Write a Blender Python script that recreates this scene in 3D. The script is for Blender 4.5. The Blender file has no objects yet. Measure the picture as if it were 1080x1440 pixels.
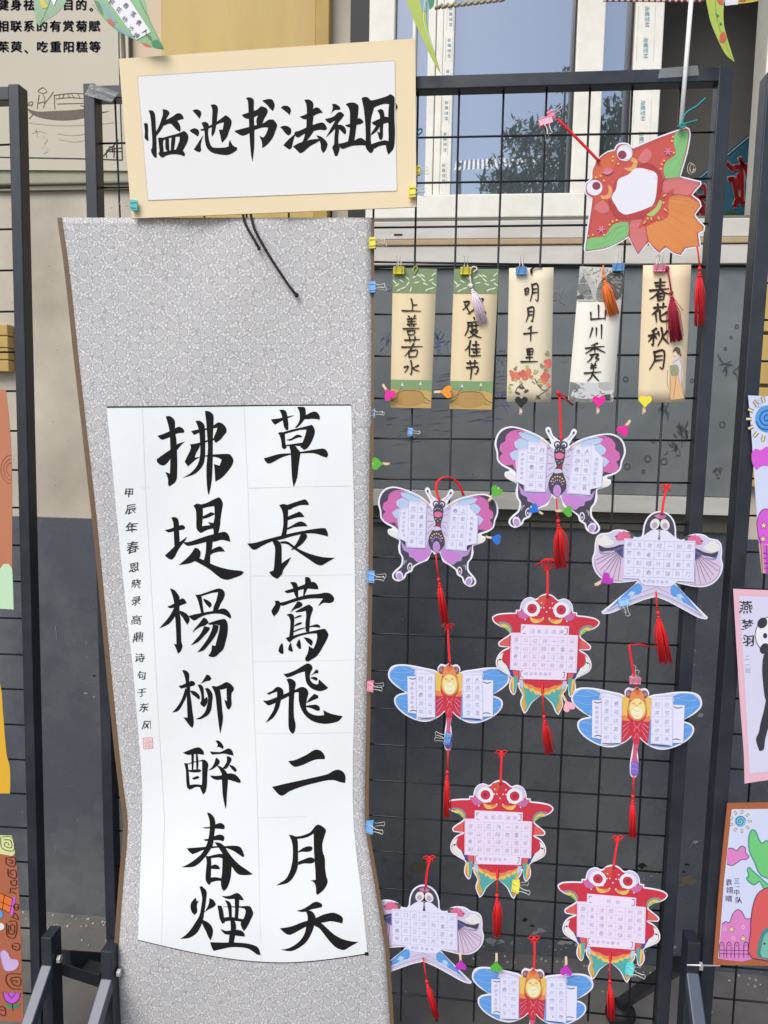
import bpy, math, random
from mathutils import Vector, Matrix
from mathutils.geometry import tessellate_polygon
random.seed(7)
C = bpy.context.collection
scene = bpy.context.scene

# ------------------------------------------------------------------ camera, world, sun, exposure
CAM_H = 1.35
def rot_matrix(a, b, c):
    ca, sa, cb, sb, cc, sc = math.cos(a), math.sin(a), math.cos(b), math.sin(b), math.cos(c), math.sin(c)
    Rx = Matrix(((1, 0, 0), (0, ca, -sa), (0, sa, ca)))
    Ry = Matrix(((cb, 0, sb), (0, 1, 0), (-sb, 0, cb)))
    Rz = Matrix(((cc, -sc, 0), (sc, cc, 0), (0, 0, 1)))
    return Rz @ Rx @ Ry
R = rot_matrix(0.1016, 0.1025, 0.0189)          # rack plane (x right, y down, z into wall) -> camera
T = Vector((0.0559, -0.6551, 1.1662))
F = 1040.0
Cp = -(R.transposed() @ T)                       # camera in rack-plane coordinates
Z0 = CAM_H + Cp.y
CAM = Vector((Cp.x, Cp.z, CAM_H))
def ray(px, py):
    d = R.transposed() @ Vector(((px - 540) / F, (py - 720) / F, 1.0))
    return Vector((d.x, d.z, -d.y))
def P(px, py, y=0.0):
    d = ray(px, py)
    t = (y - CAM.y) / d.y
    return CAM + d * t
cam = bpy.data.objects.new('camera', bpy.data.cameras.new('camera'))
C.objects.link(cam)
cam.data.sensor_fit = 'VERTICAL'; cam.data.sensor_height = 36; cam.data.lens = 26.0
cam.data.clip_start = 0.02; cam.data.clip_end = 500
def w(v): return Vector((v.x, v.z, -v.y))
Rt = R.transposed()
cx, cy, cz = w(Rt.col[0]), w(Rt.col[1]), w(Rt.col[2])
M3 = Matrix((cx, -cy, -cz)).transposed()
cam.matrix_world = Matrix.Translation(CAM) @ M3.to_4x4()
scene.camera = cam

world = bpy.data.worlds.new('World'); scene.world = world; world.use_nodes = True
nt = world.node_tree
sky = nt.nodes.new('ShaderNodeTexSky'); sky.sky_type = 'NISHITA'; sky.sun_disc = False
SUN_EL, SUN_AZ = math.radians(46), math.radians(205)    # azimuth clockwise from +Y: behind the camera, over the left shoulder
sky.sun_elevation = SUN_EL; sky.sun_rotation = SUN_AZ
sky.air_density = 1.0; sky.dust_density = 1.2
bg = nt.nodes['Background']; nt.links.new(sky.outputs[0], bg.inputs[0]); bg.inputs[1].default_value = 0.11
sun = bpy.data.objects.new('sun', bpy.data.lights.new('sun', 'SUN')); C.objects.link(sun)
sun.data.energy = 2.0; sun.data.angle = math.radians(40); sun.data.color = (1, 0.955, 0.90)
sd = Vector((math.sin(SUN_AZ) * math.cos(SUN_EL), math.cos(SUN_AZ) * math.cos(SUN_EL), math.sin(SUN_EL)))
sun.rotation_euler = sd.to_track_quat('Z', 'Y').to_euler(); sun.location = sd * 30
scene.view_settings.view_transform = 'Standard'; scene.view_settings.look = 'None'
scene.view_settings.exposure = 0.56; scene.view_settings.gamma = 1; scene.view_settings.use_curve_mapping = False
scene.cycles.max_bounces = 6

# ------------------------------------------------------------------ materials
MATS = {}
def rgb(r, g, b):
    f = lambda c: (c / 255 / 12.92) if c / 255 <= 0.04045 else ((c / 255 + 0.055) / 1.055) ** 2.4
    return (f(r), f(g), f(b), 1)
def mat(name, col, rough=0.6, metal=0.0, var=0.08, scale=25, bump=0.0, spec=0.4, trans=0, alpha=1):
    if name in MATS: return MATS[name]
    m = bpy.data.materials.new(name); m.use_nodes = True; n = m.node_tree.nodes; l = m.node_tree.links
    b = n['Principled BSDF']
    b.inputs['Roughness'].default_value = rough; b.inputs['Metallic'].default_value = metal
    b.inputs['Specular IOR Level'].default_value = spec
    if alpha < 1: b.inputs['Alpha'].default_value = alpha
    if var > 0:
        tc = n.new('ShaderNodeTexCoord'); nz = n.new('ShaderNodeTexNoise'); nz.inputs['Scale'].default_value = scale
        nz.inputs['Detail'].default_value = 5; nz.inputs['Roughness'].default_value = 0.65
        l.new(tc.outputs['Object'], nz.inputs['Vector'])
        mx = n.new('ShaderNodeMix'); mx.data_type = 'RGBA'
        mx.inputs[6].default_value = tuple(min(1, c * (1 - var)) for c in col[:3]) + (1,)
        mx.inputs[7].default_value = tuple(min(1, c * (1 + var)) for c in col[:3]) + (1,)
        l.new(nz.outputs['Fac'], mx.inputs[0]); l.new(mx.outputs[2], b.inputs['Base Color'])
        if bump > 0:
            bp = n.new('ShaderNodeBump'); bp.inputs['Strength'].default_value = bump; bp.inputs['Distance'].default_value = 0.002
            l.new(nz.outputs['Fac'], bp.inputs['Height']); l.new(bp.outputs[0], b.inputs['Normal'])
    else:
        b.inputs['Base Color'].default_value = col
    MATS[name] = m; return m
INK = mat('brush_ink', (0.014, 0.013, 0.013, 1), 0.7, var=0.3, scale=200, spec=0.1)
PENCIL = mat('pen_ink', (0.30, 0.30, 0.40, 1), 0.7, var=0)
PENDARK = mat('marker_ink', (0.03, 0.03, 0.045, 1), 0.7, var=0)
PAPER = mat('rice_paper', (0.79, 0.80, 0.80, 1), 0.85, var=0.035, scale=9, bump=0.22, spec=0.1)
CARDW = mat('white_card', (0.80, 0.79, 0.86, 1), 0.5, var=0.02, spec=0.3)
PANEL = mat('lilac_panel', (0.70, 0.68, 0.84, 1), 0.6, var=0.02, spec=0.2)
PANELP = mat('pinkish_panel', (0.76, 0.66, 0.80, 1), 0.6, var=0.02, spec=0.2)
BEIGE = mat('beige_mount', (0.78, 0.64, 0.42, 1), 0.7, var=0.06, scale=6, spec=0.15)
BLACKM = mat('black_powder_coated_steel', (0.018, 0.021, 0.030, 1), 0.38, var=0.25, scale=60, bump=0.03, spec=0.5)
WIREM = mat('black_wire', (0.010, 0.011, 0.014, 1), 0.35, var=0.2, spec=0.5)
REDS = mat('red_cord', (0.74, 0.014, 0.02, 1), 0.6, var=0.25, scale=300)
CRIM = mat('crimson_thread', (0.36, 0.012, 0.045, 1), 0.6, var=0.25, scale=300)
ORAN = mat('orange_thread', (0.85, 0.20, 0.03, 1), 0.6, var=0.2, scale=300)
LILT = mat('pale_lilac_thread', (0.88, 0.74, 0.83, 1), 0.6, var=0.1, scale=300)
SILV = mat('silver_wire', (0.60, 0.58, 0.53, 1), 0.35, 0.35, var=0)
WOODP = mat('pine_wood', (0.72, 0.56, 0.36, 1), 0.6, var=0.15, scale=120)

# ------------------------------------------------------------------ builders
class MB:
    def __init__(s): s.v = []; s.f = []; s.m = []; s.mats = []
    def mi(s, m):
        if m not in s.mats: s.mats.append(m)
        return s.mats.index(m)
    def add(s, vs, fs, m):
        o = len(s.v); s.v += [Vector(a) for a in vs]; k = s.mi(m)
        for f in fs: s.f.append(tuple(i + o for i in f)); s.m.append(k)
    def box(s, a, b, m):
        x0, y0, z0 = a; x1, y1, z1 = b
        s.add([(x0,y0,z0),(x1,y0,z0),(x1,y1,z0),(x0,y1,z0),(x0,y0,z1),(x1,y0,z1),(x1,y1,z1),(x0,y1,z1)],
              [(0,3,2,1),(4,5,6,7),(0,1,5,4),(1,2,6,5),(2,3,7,6),(3,0,4,7)], m)
    def hexa(s, p, m):   # 8 points: bottom ring 0-3, top ring 4-7
        s.add(p, [(0,3,2,1),(4,5,6,7),(0,1,5,4),(1,2,6,5),(2,3,7,6),(3,0,4,7)], m)
    def tube(s, pts, r, m, seg=6, r1=None):
        pts = [Vector(p) for p in pts]; n = len(pts); ring = []
        up = Vector((0.13, 1, 0.07)).normalized()
        for i, p in enumerate(pts):
            d = (pts[min(i+1, n-1)] - pts[max(i-1, 0)])
            if d.length < 1e-9: d = Vector((0, 0, 1))
            d.normalize(); u = d.cross(up)
            if u.length < 1e-3: u = d.cross(Vector((1, 0, 0)))
            u.normalize(); v = d.cross(u)
            rr = r if r1 is None else r + (r1 - r) * i / max(1, n - 1)
            ring.append([p + (u * math.cos(2*math.pi*k/seg) + v * math.sin(2*math.pi*k/seg)) * rr for k in range(seg)])
        vs = [q for g in ring for q in g]; fs = []
        for i in range(n - 1):
            for k in range(seg):
                a, b = i*seg + k, i*seg + (k+1) % seg
                fs.append((a, b, b + seg, a + seg))
        fs.append(tuple(range(seg))[::-1]); fs.append(tuple((n-1)*seg + k for k in range(seg)))
        s.add(vs, fs, m)
    def ball(s, c, rx, ry, rz, m, u=10, v=6):
        vs = []; fs = []
        for j in range(v + 1):
            t = math.pi * j / v
            for i in range(u):
                a = 2 * math.pi * i / u
                vs.append((c[0] + rx*math.sin(t)*math.cos(a), c[1] + ry*math.sin(t)*math.sin(a), c[2] + rz*math.cos(t)))
        for j in range(v):
            for i in range(u):
                fs.append((j*u+i, (j+1)*u+i, (j+1)*u+(i+1) % u, j*u+(i+1) % u))
        s.add(vs, fs, m)
    def build(s, name, parent=None, smooth=False, inv=None, bevel=0):
        me = bpy.data.meshes.new(name)
        vs = s.v
        if inv is not None: vs = [inv @ a for a in vs]
        elif parent is not None: vs = [a - parent.location for a in vs]
        me.from_pydata([tuple(a) for a in vs], [], s.f)
        for m in s.mats: me.materials.append(m)
        for p, k in zip(me.polygons, s.m): p.material_index = k; p.use_smooth = smooth
        me.update()
        o = bpy.data.objects.new(name, me); C.objects.link(o)
        if parent is not None: o.parent = parent
        if bevel:
            b = o.modifiers.new('bevel', 'BEVEL'); b.width = bevel; b.segments = 2; b.limit_method = 'ANGLE'
        return o
def tag(o, label=None, cat=None, group=None, kind=None):
    if label: o['label'] = label
    if cat: o['category'] = cat
    if group: o['group'] = group
    if kind: o['kind'] = kind
    return o
def thing(name, loc, label, cat, group=None):
    o = bpy.data.objects.new(name, None); C.objects.link(o); o.location = loc; o.empty_display_size = 0.02
    return tag(o, label, cat, group)

# polygons traced as outlines: corners stay sharp, the rest is rounded
def smooth_poly(pts, sub=3, corner=62, closed=True):
    n = len(pts); out = []
    def turn(i):
        a, b, c = pts[i-1], pts[i], pts[(i+1) % n]
        a1 = math.atan2(b[1]-a[1], b[0]-a[0]); a2 = math.atan2(c[1]-b[1], c[0]-b[0])
        return abs((math.degrees(a2 - a1) + 180) % 360 - 180)
    sharp = [turn(i) > corner for i in range(n)]
    tang = []
    for i in range(n):
        a, c = pts[i-1], pts[(i+1) % n]
        tang.append((0, 0) if sharp[i] else ((c[0]-a[0])/2, (c[1]-a[1])/2))
    for i in range(n):
        j = (i+1) % n; p, q = pts[i], pts[j]
        L = math.hypot(q[0]-p[0], q[1]-p[1])
        def lim(t):
            k = math.hypot(*t)
            return t if k <= L*1.0 or k == 0 else (t[0]*L/k, t[1]*L/k)
        t0, t1 = lim(tang[i]), lim(tang[j])
        for s_ in range(sub):
            u = s_ / sub; h1 = 2*u**3-3*u**2+1; h2 = u**3-2*u**2+u; h3 = -2*u**3+3*u**2; h4 = u**3-u**2
            out.append((h1*p[0]+h2*t0[0]+h3*q[0]+h4*t1[0], h1*p[1]+h2*t0[1]+h3*q[1]+h4*t1[1]))
    return out
def parse(s): return [tuple(float(a) for a in p.split(',')) for p in s.split()]
def area(p): return sum(p[i-1][0]*p[i][1]-p[i][0]*p[i-1][1] for i in range(len(p)))/2
def tess(p2):
    tris = tessellate_polygon([[Vector((a[0], a[1], 0)) for a in p2]])
    out = []
    for t in tris:
        a, b, c = (p2[k] for k in t)
        ar = (b[0]-a[0])*(c[1]-a[1])-(b[1]-a[1])*(c[0]-a[0])
        out.append(tuple(t) if ar > 0 else (t[0], t[2], t[1]))
    return out
def flat(mb, pts, mp, m):        # pts in traced units, mp maps a traced point to the world
    mb.add([mp(*a) for a in pts], tess(pts), m)
def slab(mb, pts, mp, mpb, m, mside=None):
    n = len(pts); f = [mp(*a) for a in pts]; b = [mpb(*a) for a in pts]
    t = tess(pts)
    mb.add(f, t, m); mb.add(b, [x[::-1] for x in t], mside or m)
    mb.add(f + b, [(i, (i+1) % n, n + (i+1) % n, n + i) for i in range(n)], mside or m)
def flat_fine(mb, pts, mp, m, mx=9.0):      # the same, cut small enough to follow a curved sheet
    vs = list(pts); out = []; cache = {}
    def L(a, b): return (vs[a][0]-vs[b][0])**2 + (vs[a][1]-vs[b][1])**2
    def mid(a, b):
        k = (min(a, b), max(a, b))
        if k not in cache: vs.append(((vs[a][0]+vs[b][0])/2, (vs[a][1]+vs[b][1])/2)); cache[k] = len(vs)-1
        return cache[k]
    st = list(tess(pts))
    while st:
        a, b, c = st.pop(); l = [(L(a, b), a, b, c), (L(b, c), b, c, a), (L(c, a), c, a, b)]; l.sort(key=lambda e: -e[0])
        if l[0][0] > mx*mx: _, p, q, r = l[0]; m_ = mid(p, q); st += [(p, m_, r), (m_, q, r)]
        else: out.append((a, b, c))
    mb.add([mp(*a) for a in vs], out, m)
def inset(pts, d):
    n = len(pts); s = 1 if area(pts) > 0 else -1; out = []
    for i in range(n):
        a, b, c = pts[i-1], pts[i], pts[(i+1) % n]
        d1 = Vector((b[0]-a[0], b[1]-a[1])); d2 = Vector((c[0]-b[0], c[1]-b[1]))
        if d1.length < 1e-6: d1 = d2
        if d2.length < 1e-6: d2 = d1
        d1.normalize(); d2.normalize()
        nn = Vector((-d1.y - d2.y, d1.x + d2.x)) * s
        if nn.length < 1e-3: nn = Vector((-d1.y, d1.x)) * s
        nn.normalize(); out.append((b[0] + nn.x*d, b[1] + nn.y*d))
    return out
def ribbon(pts, w0, w1=None, wm=None, sub=4):
    """open centre line -> polygon; brush-like widths"""
    if w1 is None: w1 = w0
    if wm is None: wm = (w0 + w1) / 2
    n = len(pts); cl = []
    for i in range(n - 1):
        p0 = pts[max(i-1, 0)]; p1 = pts[i]; p2 = pts[i+1]; p3 = pts[min(i+2, n-1)]
        for s_ in range(sub):
            u = s_/sub
            cl.append(tuple(0.5*((2*p1[k])+(-p0[k]+p2[k])*u+(2*p0[k]-5*p1[k]+4*p2[k]-p3[k])*u*u+(-p0[k]+3*p1[k]-3*p2[k]+p3[k])*u**3) for k in (0, 1)))
    cl.append(pts[-1]); m = len(cl); L = []; Rr = []
    for i, c in enumerate(cl):
        a = cl[max(i-1, 0)]; b = cl[min(i+1, m-1)]
        d = Vector((b[0]-a[0], b[1]-a[1]))
        if d.length < 1e-6: d = Vector((1, 0))
        d.normalize(); t = i/(m-1)
        ww = (w0 + (wm-w0)*t*2 if t < 0.5 else wm + (w1-wm)*(t-0.5)*2) / 2
        L.append((c[0]-d.y*ww, c[1]+d.x*ww)); Rr.append((c[0]+d.y*ww, c[1]-d.x*ww))
    return L, Rr
def stroke(mb, pts, mp, m, w0, w1=None, wm=None, sub=4):
    L, Rr = ribbon(pts, w0, w1, wm, sub); n = len(L)
    mb.add([mp(*a) for a in L + Rr], [(i, i+1, n+i+1, n+i) for i in range(n-1)], m)
    d = (Vector(L[0]) - Vector(Rr[0])).length
    if w0 > 3:   # round starting tip
        c = pts[0]; k = 8; r = w0*0.5
        mb.add([mp(c[0]+r*math.cos(a*2*math.pi/k), c[1]+r*math.sin(a*2*math.pi/k)) for a in range(k)], [tuple(range(k))], m)
def disc(cx_, cy_, rx, ry=None, n=20, rot=0):
    ry = ry or rx
    return [(cx_ + rx*math.cos(a)*math.cos(rot) - ry*math.sin(a)*math.sin(rot), cy_ + rx*math.cos(a)*math.sin(rot) + ry*math.sin(a)*math.cos(rot)) for a in (2*math.pi*i/n for i in range(n))]

# glyphs of the built-in font, as flat outlines (unit em)
GL = {}
def glyph(ch, off=0.0):
    k = (ch, off)
    if k not in GL:
        c = bpy.data.curves.new('glyph', 'FONT'); c.body = ch; c.resolution_u = 1; c.offset = off; c.fill_mode = 'FRONT'
        o = bpy.data.objects.new('glyph', c); me = o.to_mesh()
        vs = [(v.co.x, v.co.y) for v in me.vertices]; fs = [tuple(p.vertices) for p in me.polygons]
        if vs:
            x0 = min(a[0] for a in vs); x1 = max(a[0] for a in vs); y0 = min(a[1] for a in vs); y1 = max(a[1] for a in vs)
        else: x0 = x1 = y0 = y1 = 0
        o.to_mesh_clear(); bpy.data.objects.remove(o); bpy.data.curves.remove(c)
        GL[k] = (vs, fs, (x0, x1, y0, y1))
    return GL[k]
def put(mb, ch, cx_, cy_, size, mp, m, rot=0.0, shear=0.0, off=0.0, sx=1.0, jit=0.0):
    """glyph centred on cx,cy (traced units, y down), em height = size"""
    vs, fs, (x0, x1, y0, y1) = glyph(ch, off)
    if not vs: return
    ccx = (x0+x1)/2 if ch not in '、。一' else 0.47
    ccy = 0.36
    ca, sa = math.cos(rot), math.sin(rot); out = []
    for x, y in vs:
        u = (x-ccx)*size*sx; v = -(y-ccy)*size; u += shear*v
        if jit: u += jit*size*math.sin(7*y+3*cx_); v += jit*size*math.sin(6*x+2*cy_)
        out.append(mp(cx_ + u*ca - v*sa, cy_ + u*sa + v*ca))
    mb.add(out, fs, m)
def zmap(ox, oy, sc, y):         # a point of an enlarged detail of the photograph -> the plane at depth y
    return lambda u, v: P(ox + u/sc, oy + v/sc, y)
# ------------------------------------------------------------------ brush characters, traced stroke by stroke: (x, y, scale, strokes)
BIG = [
(370,565,9,"""205,105 255,98 295,130 308,200 320,280 318,355 290,360 262,310 250,240 232,160
100,222 200,210 240,200 330,180 400,170 330,200 240,240 150,290 120,260
430,65 515,65 535,90 540,160 535,200 510,240 470,290 425,328 400,325 440,280 462,220 460,130
480,180 545,165 600,135 655,122 695,145 718,190 712,228 650,215 540,220 500,215
188,392 235,382 275,395 278,470 285,540 300,575 270,602 238,580 232,520 218,450
250,385 350,355 480,325 565,305 615,290 640,320 655,375 640,440 600,530 555,590 515,608 470,570 500,510 530,430 550,352 470,355 350,385 260,410
290,482 360,462 410,425 445,415 480,428 497,448 440,452 400,468 340,492
285,545 400,530 520,512 500,560 400,556 290,560
10,715 80,695 180,665 260,655 360,650 480,632 600,612 680,600 760,592 800,615 822,665 805,705 750,690 680,660 620,648 520,650 420,658 300,680 210,715 130,760 65,782 25,750
330,560 400,555 440,600 470,640 460,720 445,830 430,960 385,1078 365,960 358,830 352,700 345,620"""),
(340,695,7.714,"""405,118 450,105 490,115 502,165 500,260 495,360 480,440 445,490 415,480 435,420 450,330 448,230 435,170
470,120 500,112 580,85 660,60 690,57 718,85 728,118 640,118 560,145 520,168 480,165
495,245 560,215 625,187 655,210 680,248 600,252 520,275 495,285
485,370 550,335 600,305 645,295 690,315 712,348 640,350 560,360 500,385
60,535 150,525 250,495 400,455 550,420 700,390 830,370 905,367 930,410 935,458 860,440 780,425 680,428 550,455 430,490 330,510 220,560 160,595 125,602 90,575
325,500 380,500 415,520 430,560 432,650 432,750 480,715 535,680 500,750 450,820 435,870 385,918 330,890 297,845 345,825 352,760 360,650 358,570
640,430 700,430 708,460 680,510 630,560 560,600 530,605 580,550 615,490
415,515 470,508 510,520 580,570 650,610 750,650 880,682 1008,690 940,730 880,765 850,772 800,755 720,700 630,640 560,590 500,545 460,535 430,535"""),
(365,805,9,"""385,125 440,120 475,145 487,200 490,320 470,330 440,270 420,180
315,235 380,215 480,185 570,150 660,120 700,125 735,165 745,212 690,212 610,205 540,215 470,235 400,255 340,260
575,60 620,60 648,95 645,160 600,220 565,300 550,300 560,200 575,140
190,360 240,358 262,385 262,430 235,500 182,558 150,495 175,440 200,400
250,385 350,360 480,315 620,280 750,270 830,255 890,265 930,300 945,340 920,378 870,388 810,385 740,428 770,375 805,330 700,328 600,335 500,355 400,385 300,420 265,415
480,365 530,380 545,415 510,445 450,465 385,510 420,455 450,410
340,535 390,520 430,540 440,590 435,680 425,800 400,870 370,880 330,830 375,815 385,720 390,620 370,560
450,495 530,450 600,415 630,405 670,440 672,480 645,560 635,650 628,750 585,750 580,650 590,560 585,485 520,500 460,505
445,570 490,545 530,540 535,555 490,570 445,585
440,670 480,640 515,630 540,635 520,655 480,670 440,685
430,740 500,710 600,690 680,665 730,655 765,675 765,700 690,690 600,700 500,730 430,758
340,825 420,800 550,765 700,735 820,712 850,740 870,790 845,860 800,940 760,1010 720,1060 660,1100 620,1125 590,1125 575,1090 605,1030 620,970 620,930 680,965 710,900 728,830 725,772 640,775 520,800 430,840 380,885 350,860
285,890 297,930 303,1025 270,1028 237,995 255,930
395,885 408,940 422,995 400,1003 362,980 370,930
500,840 520,890 523,960 505,972 462,920 478,880
555,820 620,830 660,855 672,885 655,928 610,890"""),
(360,925,8.3077,"""318,190 380,178 470,140 550,90 600,65 640,78 662,120 640,165 628,215 640,270 680,305 725,310 735,250 790,300 845,352 800,378 740,390 670,370 615,330 585,280 575,220 570,160 500,180 420,215 360,232
625,215 670,180 700,135 730,150 728,180 690,185
630,235 670,222 710,230 722,250 705,270
125,415 190,385 235,345 275,342 315,375 318,440 290,500 270,580 230,660 190,710 112,760 150,700 200,620 230,520 245,460 245,395 200,410 150,430
82,500 130,500 190,480 250,455 330,425 400,395 470,368 470,400 380,450 300,490 250,515 150,557 110,530
450,385 490,355 540,340 590,360 612,410 600,460 585,540 590,600 620,640 680,668 740,675 795,668 785,610 830,635 900,660 1012,682 970,735 900,760 800,772 700,755 620,715 560,655 520,580 500,500 498,402 460,402
355,250 400,242 450,270 465,310 450,380 443,480 440,600 445,700 462,780 455,850 432,890 405,870 382,820 378,700 380,560 385,400 380,310
585,530 620,480 680,420 725,440 728,470 680,490
585,560 650,550 710,550 745,580 740,620 700,615 650,590 590,575"""),
(370,1040,8.3077,"""292,250 360,242 440,210 520,170 590,125 640,118 690,145 722,200 715,230 640,230 560,252 480,290 390,318 340,305
105,553 240,520 400,485 560,450 750,405 820,365 880,352 935,378 962,430 958,508 900,498 830,475 740,478 620,505 500,535 380,575 290,615 250,645 205,655 160,620"""),
(380,1150,9,"""235,218 290,222 340,262 350,340 352,480 350,600 330,680 280,770 220,825 150,845 75,858 130,820 190,780 240,700 270,600 285,500 285,380 270,290
300,235 380,232 450,210 510,180 570,105 605,87 655,105 705,155 690,220 660,330 665,430 690,510 695,640 710,740 727,800 715,850 670,920 595,978 580,950 578,880 555,820 508,795 575,785 570,660 560,540 552,380 550,200 480,240 400,262 320,268
350,430 420,380 480,360 525,365 535,390 515,420 470,432 400,430 355,440
355,555 430,525 500,500 545,510 565,540 545,570 500,580 430,578 352,598"""),
(385,1250,8.3077,"""265,255 340,235 410,195 460,160 505,150 550,168 567,190 560,215 500,228 440,240 380,265 320,270
70,460 150,450 230,430 330,390 480,345 580,300 680,278 740,290 795,325 808,360 798,405 740,390 660,378 570,395 480,400 380,440 270,500 210,530 170,537 120,510
370,260 430,255 470,290 490,345 475,420 440,520 380,620 300,685 200,728 80,710 150,700 230,665 310,600 360,520 380,430 395,360 390,300
450,380 530,385 590,430 700,530 800,585 900,612 990,620 900,670 830,712 790,712 720,680 650,610 580,520 530,460 470,425"""),
(210,570,8.3077,"""190,130 240,125 285,160 300,200 300,300 315,400 322,520 326,650 325,780 320,860 290,910 230,948 218,920 218,860 185,775 240,798 245,640 245,500 240,370 232,280 210,190
95,355 160,335 230,305 300,270 345,248 390,270 410,300 400,322 340,325 260,355 230,375 150,402 120,385
85,630 160,575 240,520 310,460 417,420 370,465 310,540 260,600 220,660 170,702 120,690 90,660
488,302 550,285 650,270 740,240 800,200 850,210 895,260 900,310 870,350 830,400 775,438 760,420 755,370 780,310 795,260 740,270 650,290 570,325 520,345
475,455 560,442 680,405 760,380 770,400 680,425 600,455 580,500 545,560 530,610 600,600 680,580 800,570 930,568 965,600 982,645 960,710 900,790 840,850 770,890 765,800 755,685 820,705 845,635 800,610 740,600 640,598 560,620 500,670 452,713 412,660 440,600 470,540 485,490
538,185 580,178 620,200 645,240 652,350 652,480 650,590 630,690 570,770 500,815 385,845 470,800 540,730 580,650 595,540 590,400 580,300 560,230
650,65 700,70 745,110 750,180 742,350 740,560 738,700 730,860 715,960 695,1048 680,1010 668,860 668,700 685,500 675,350 665,200 655,120"""),
(220,690,8.3077,"""172,315 215,308 250,330 262,380 265,500 270,600 240,660 210,660 205,560 200,450 195,370
98,755 150,710 210,650 270,600 320,565 358,535 335,585 290,640 250,700 215,770 180,806 140,795
95,460 150,448 200,430 270,405 310,402 335,425 325,450 280,460 200,475 140,487
432,175 470,152 520,162 540,200 540,330 530,430 535,485 515,495 480,465 465,420 465,330 460,230
490,165 580,145 660,105 730,75 755,100 775,150 765,220 750,320 740,420 720,500 700,545 665,540 665,450 625,400 600,365 665,378 680,300 675,180 600,190 530,205
540,300 590,275 640,252 685,270 655,290 600,315 545,330
530,415 600,405 680,400 680,440 600,455 530,490
310,600 380,598 480,565 600,525 700,500 780,480 820,490 850,535 862,598 800,580 750,575 680,595 580,600 480,625 370,645 330,625
580,590 655,580 650,660 630,740 625,850 560,880 555,810 575,720
635,700 690,665 740,650 775,675 800,712 730,712 660,730 630,750
450,665 490,680 515,720 500,790 450,820 380,850 258,868 330,810 400,740
450,800 500,790 560,815 650,860 760,900 880,925 980,935 1020,948 990,985 900,1020 830,1040 770,1030 720,1000 620,920 530,865 450,822"""),
(215,815,9,"""185,340 240,320 300,280 370,235 400,250 430,298 370,320 310,345 230,362 200,358
215,110 270,130 310,175 335,220 338,300 335,400 350,500 355,640 360,790 375,845 350,910 315,938 300,890 265,812 298,820 295,700 288,560 275,400 268,300 250,210
270,350 300,380 290,440 250,510 190,570 80,618 130,560 190,490 235,420
335,390 390,410 435,440 462,490 460,530 435,572 405,530 375,480 345,440
535,192 600,188 618,230 630,330 645,420 610,425 590,340 565,250
590,190 680,160 780,125 845,112 895,140 910,190 890,250 855,310 820,385 760,400 770,340 800,270 825,160 740,170 610,212
635,240 690,260 735,295 742,330 715,358 680,320 650,280
450,460 550,435 680,410 800,390 880,365 930,378 970,420 990,470 978,495 920,455 860,435 780,430 680,445 600,475 525,518 480,495
640,480 680,500 705,545 660,580 600,600 550,630 495,672 530,620 580,560
650,590 720,605 710,640 640,720 570,790 482,832 540,760 600,690
700,555 780,525 900,497 935,530 948,600 940,700 915,800 890,880 840,930 790,975 740,980 700,965 740,900 745,830 790,840 815,740 840,640 845,580 800,570 710,572
760,570 830,580 820,650 770,740 700,830 640,895 560,920 620,850 690,750 740,650"""),
(230,930,9.818,"""205,340 260,325 330,290 390,268 425,285 438,310 420,335 360,350 290,365 240,378
255,125 290,120 335,145 355,190 352,280 365,340 368,450 385,560 400,700 415,800 415,870 400,918 370,900 330,850 275,775 330,775 325,640 320,500 320,400 305,280 285,190
300,370 330,400 310,500 270,580 225,660 180,695 118,705 170,650 220,580 260,500
365,405 420,410 470,440 498,480 500,505 490,530 440,490 390,450
590,185 625,190 660,235 640,265 590,275 510,308 545,265
470,325 510,320 545,355 555,430 560,520 600,490 610,540 590,600 558,632 520,605 505,575 520,545 520,470 500,390
570,375 610,365 655,410 678,470 670,560 660,650 625,730 560,775 500,800 440,795 510,765 570,700 600,610 615,520 600,440
660,342 720,345 770,380 785,430 800,560 810,680 820,780 805,890 782,1000 765,900 750,780 735,650 720,500 700,420
720,350 790,325 850,290 890,290 940,325 970,370 965,400 938,440 935,520 940,590 920,645 895,668 870,640 838,530 875,548 870,450 870,370 780,392"""),
(245,1030,9.818,"""120,280 200,245 280,215 340,205 385,235 410,280 405,310 340,300 260,300 190,312
235,300 272,300 268,420 262,520 242,520 238,420
298,300 322,300 335,420 325,520 305,520 302,420
135,425 185,425 195,500 205,620 215,725 235,780 210,790 175,755 165,640 160,520
180,435 260,405 340,390 400,375 440,390 470,440 460,520 455,620 450,740 430,820 398,858 380,820 355,760 380,740 385,600 385,480 385,400 300,405 200,440
190,520 280,512 350,508 375,530 350,548 270,552 200,540
245,630 320,600 350,620 320,640 265,650
200,730 290,715 380,725 380,760 300,752 230,785 200,780
570,115 610,112 655,150 680,200 668,230 630,205 590,200 600,165
490,262 560,268 640,268 700,240 755,220 800,255 820,320 760,308 690,292 600,300 520,305
575,345 620,380 625,420 580,470 520,510 460,522 510,490 550,430
575,450 640,470 700,520 735,575 690,600 660,580 620,500
725,325 775,340 790,380 760,440 720,500 660,500 700,450 725,400
750,445 810,460 850,495 862,525 838,548 800,510
490,592 570,600 660,590 760,565 840,580 900,640 918,680 905,698 840,680 760,655 680,648 590,655 530,635
655,580 740,580 738,700 725,850 720,980 708,1055 690,980 668,850 660,700"""),
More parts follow.
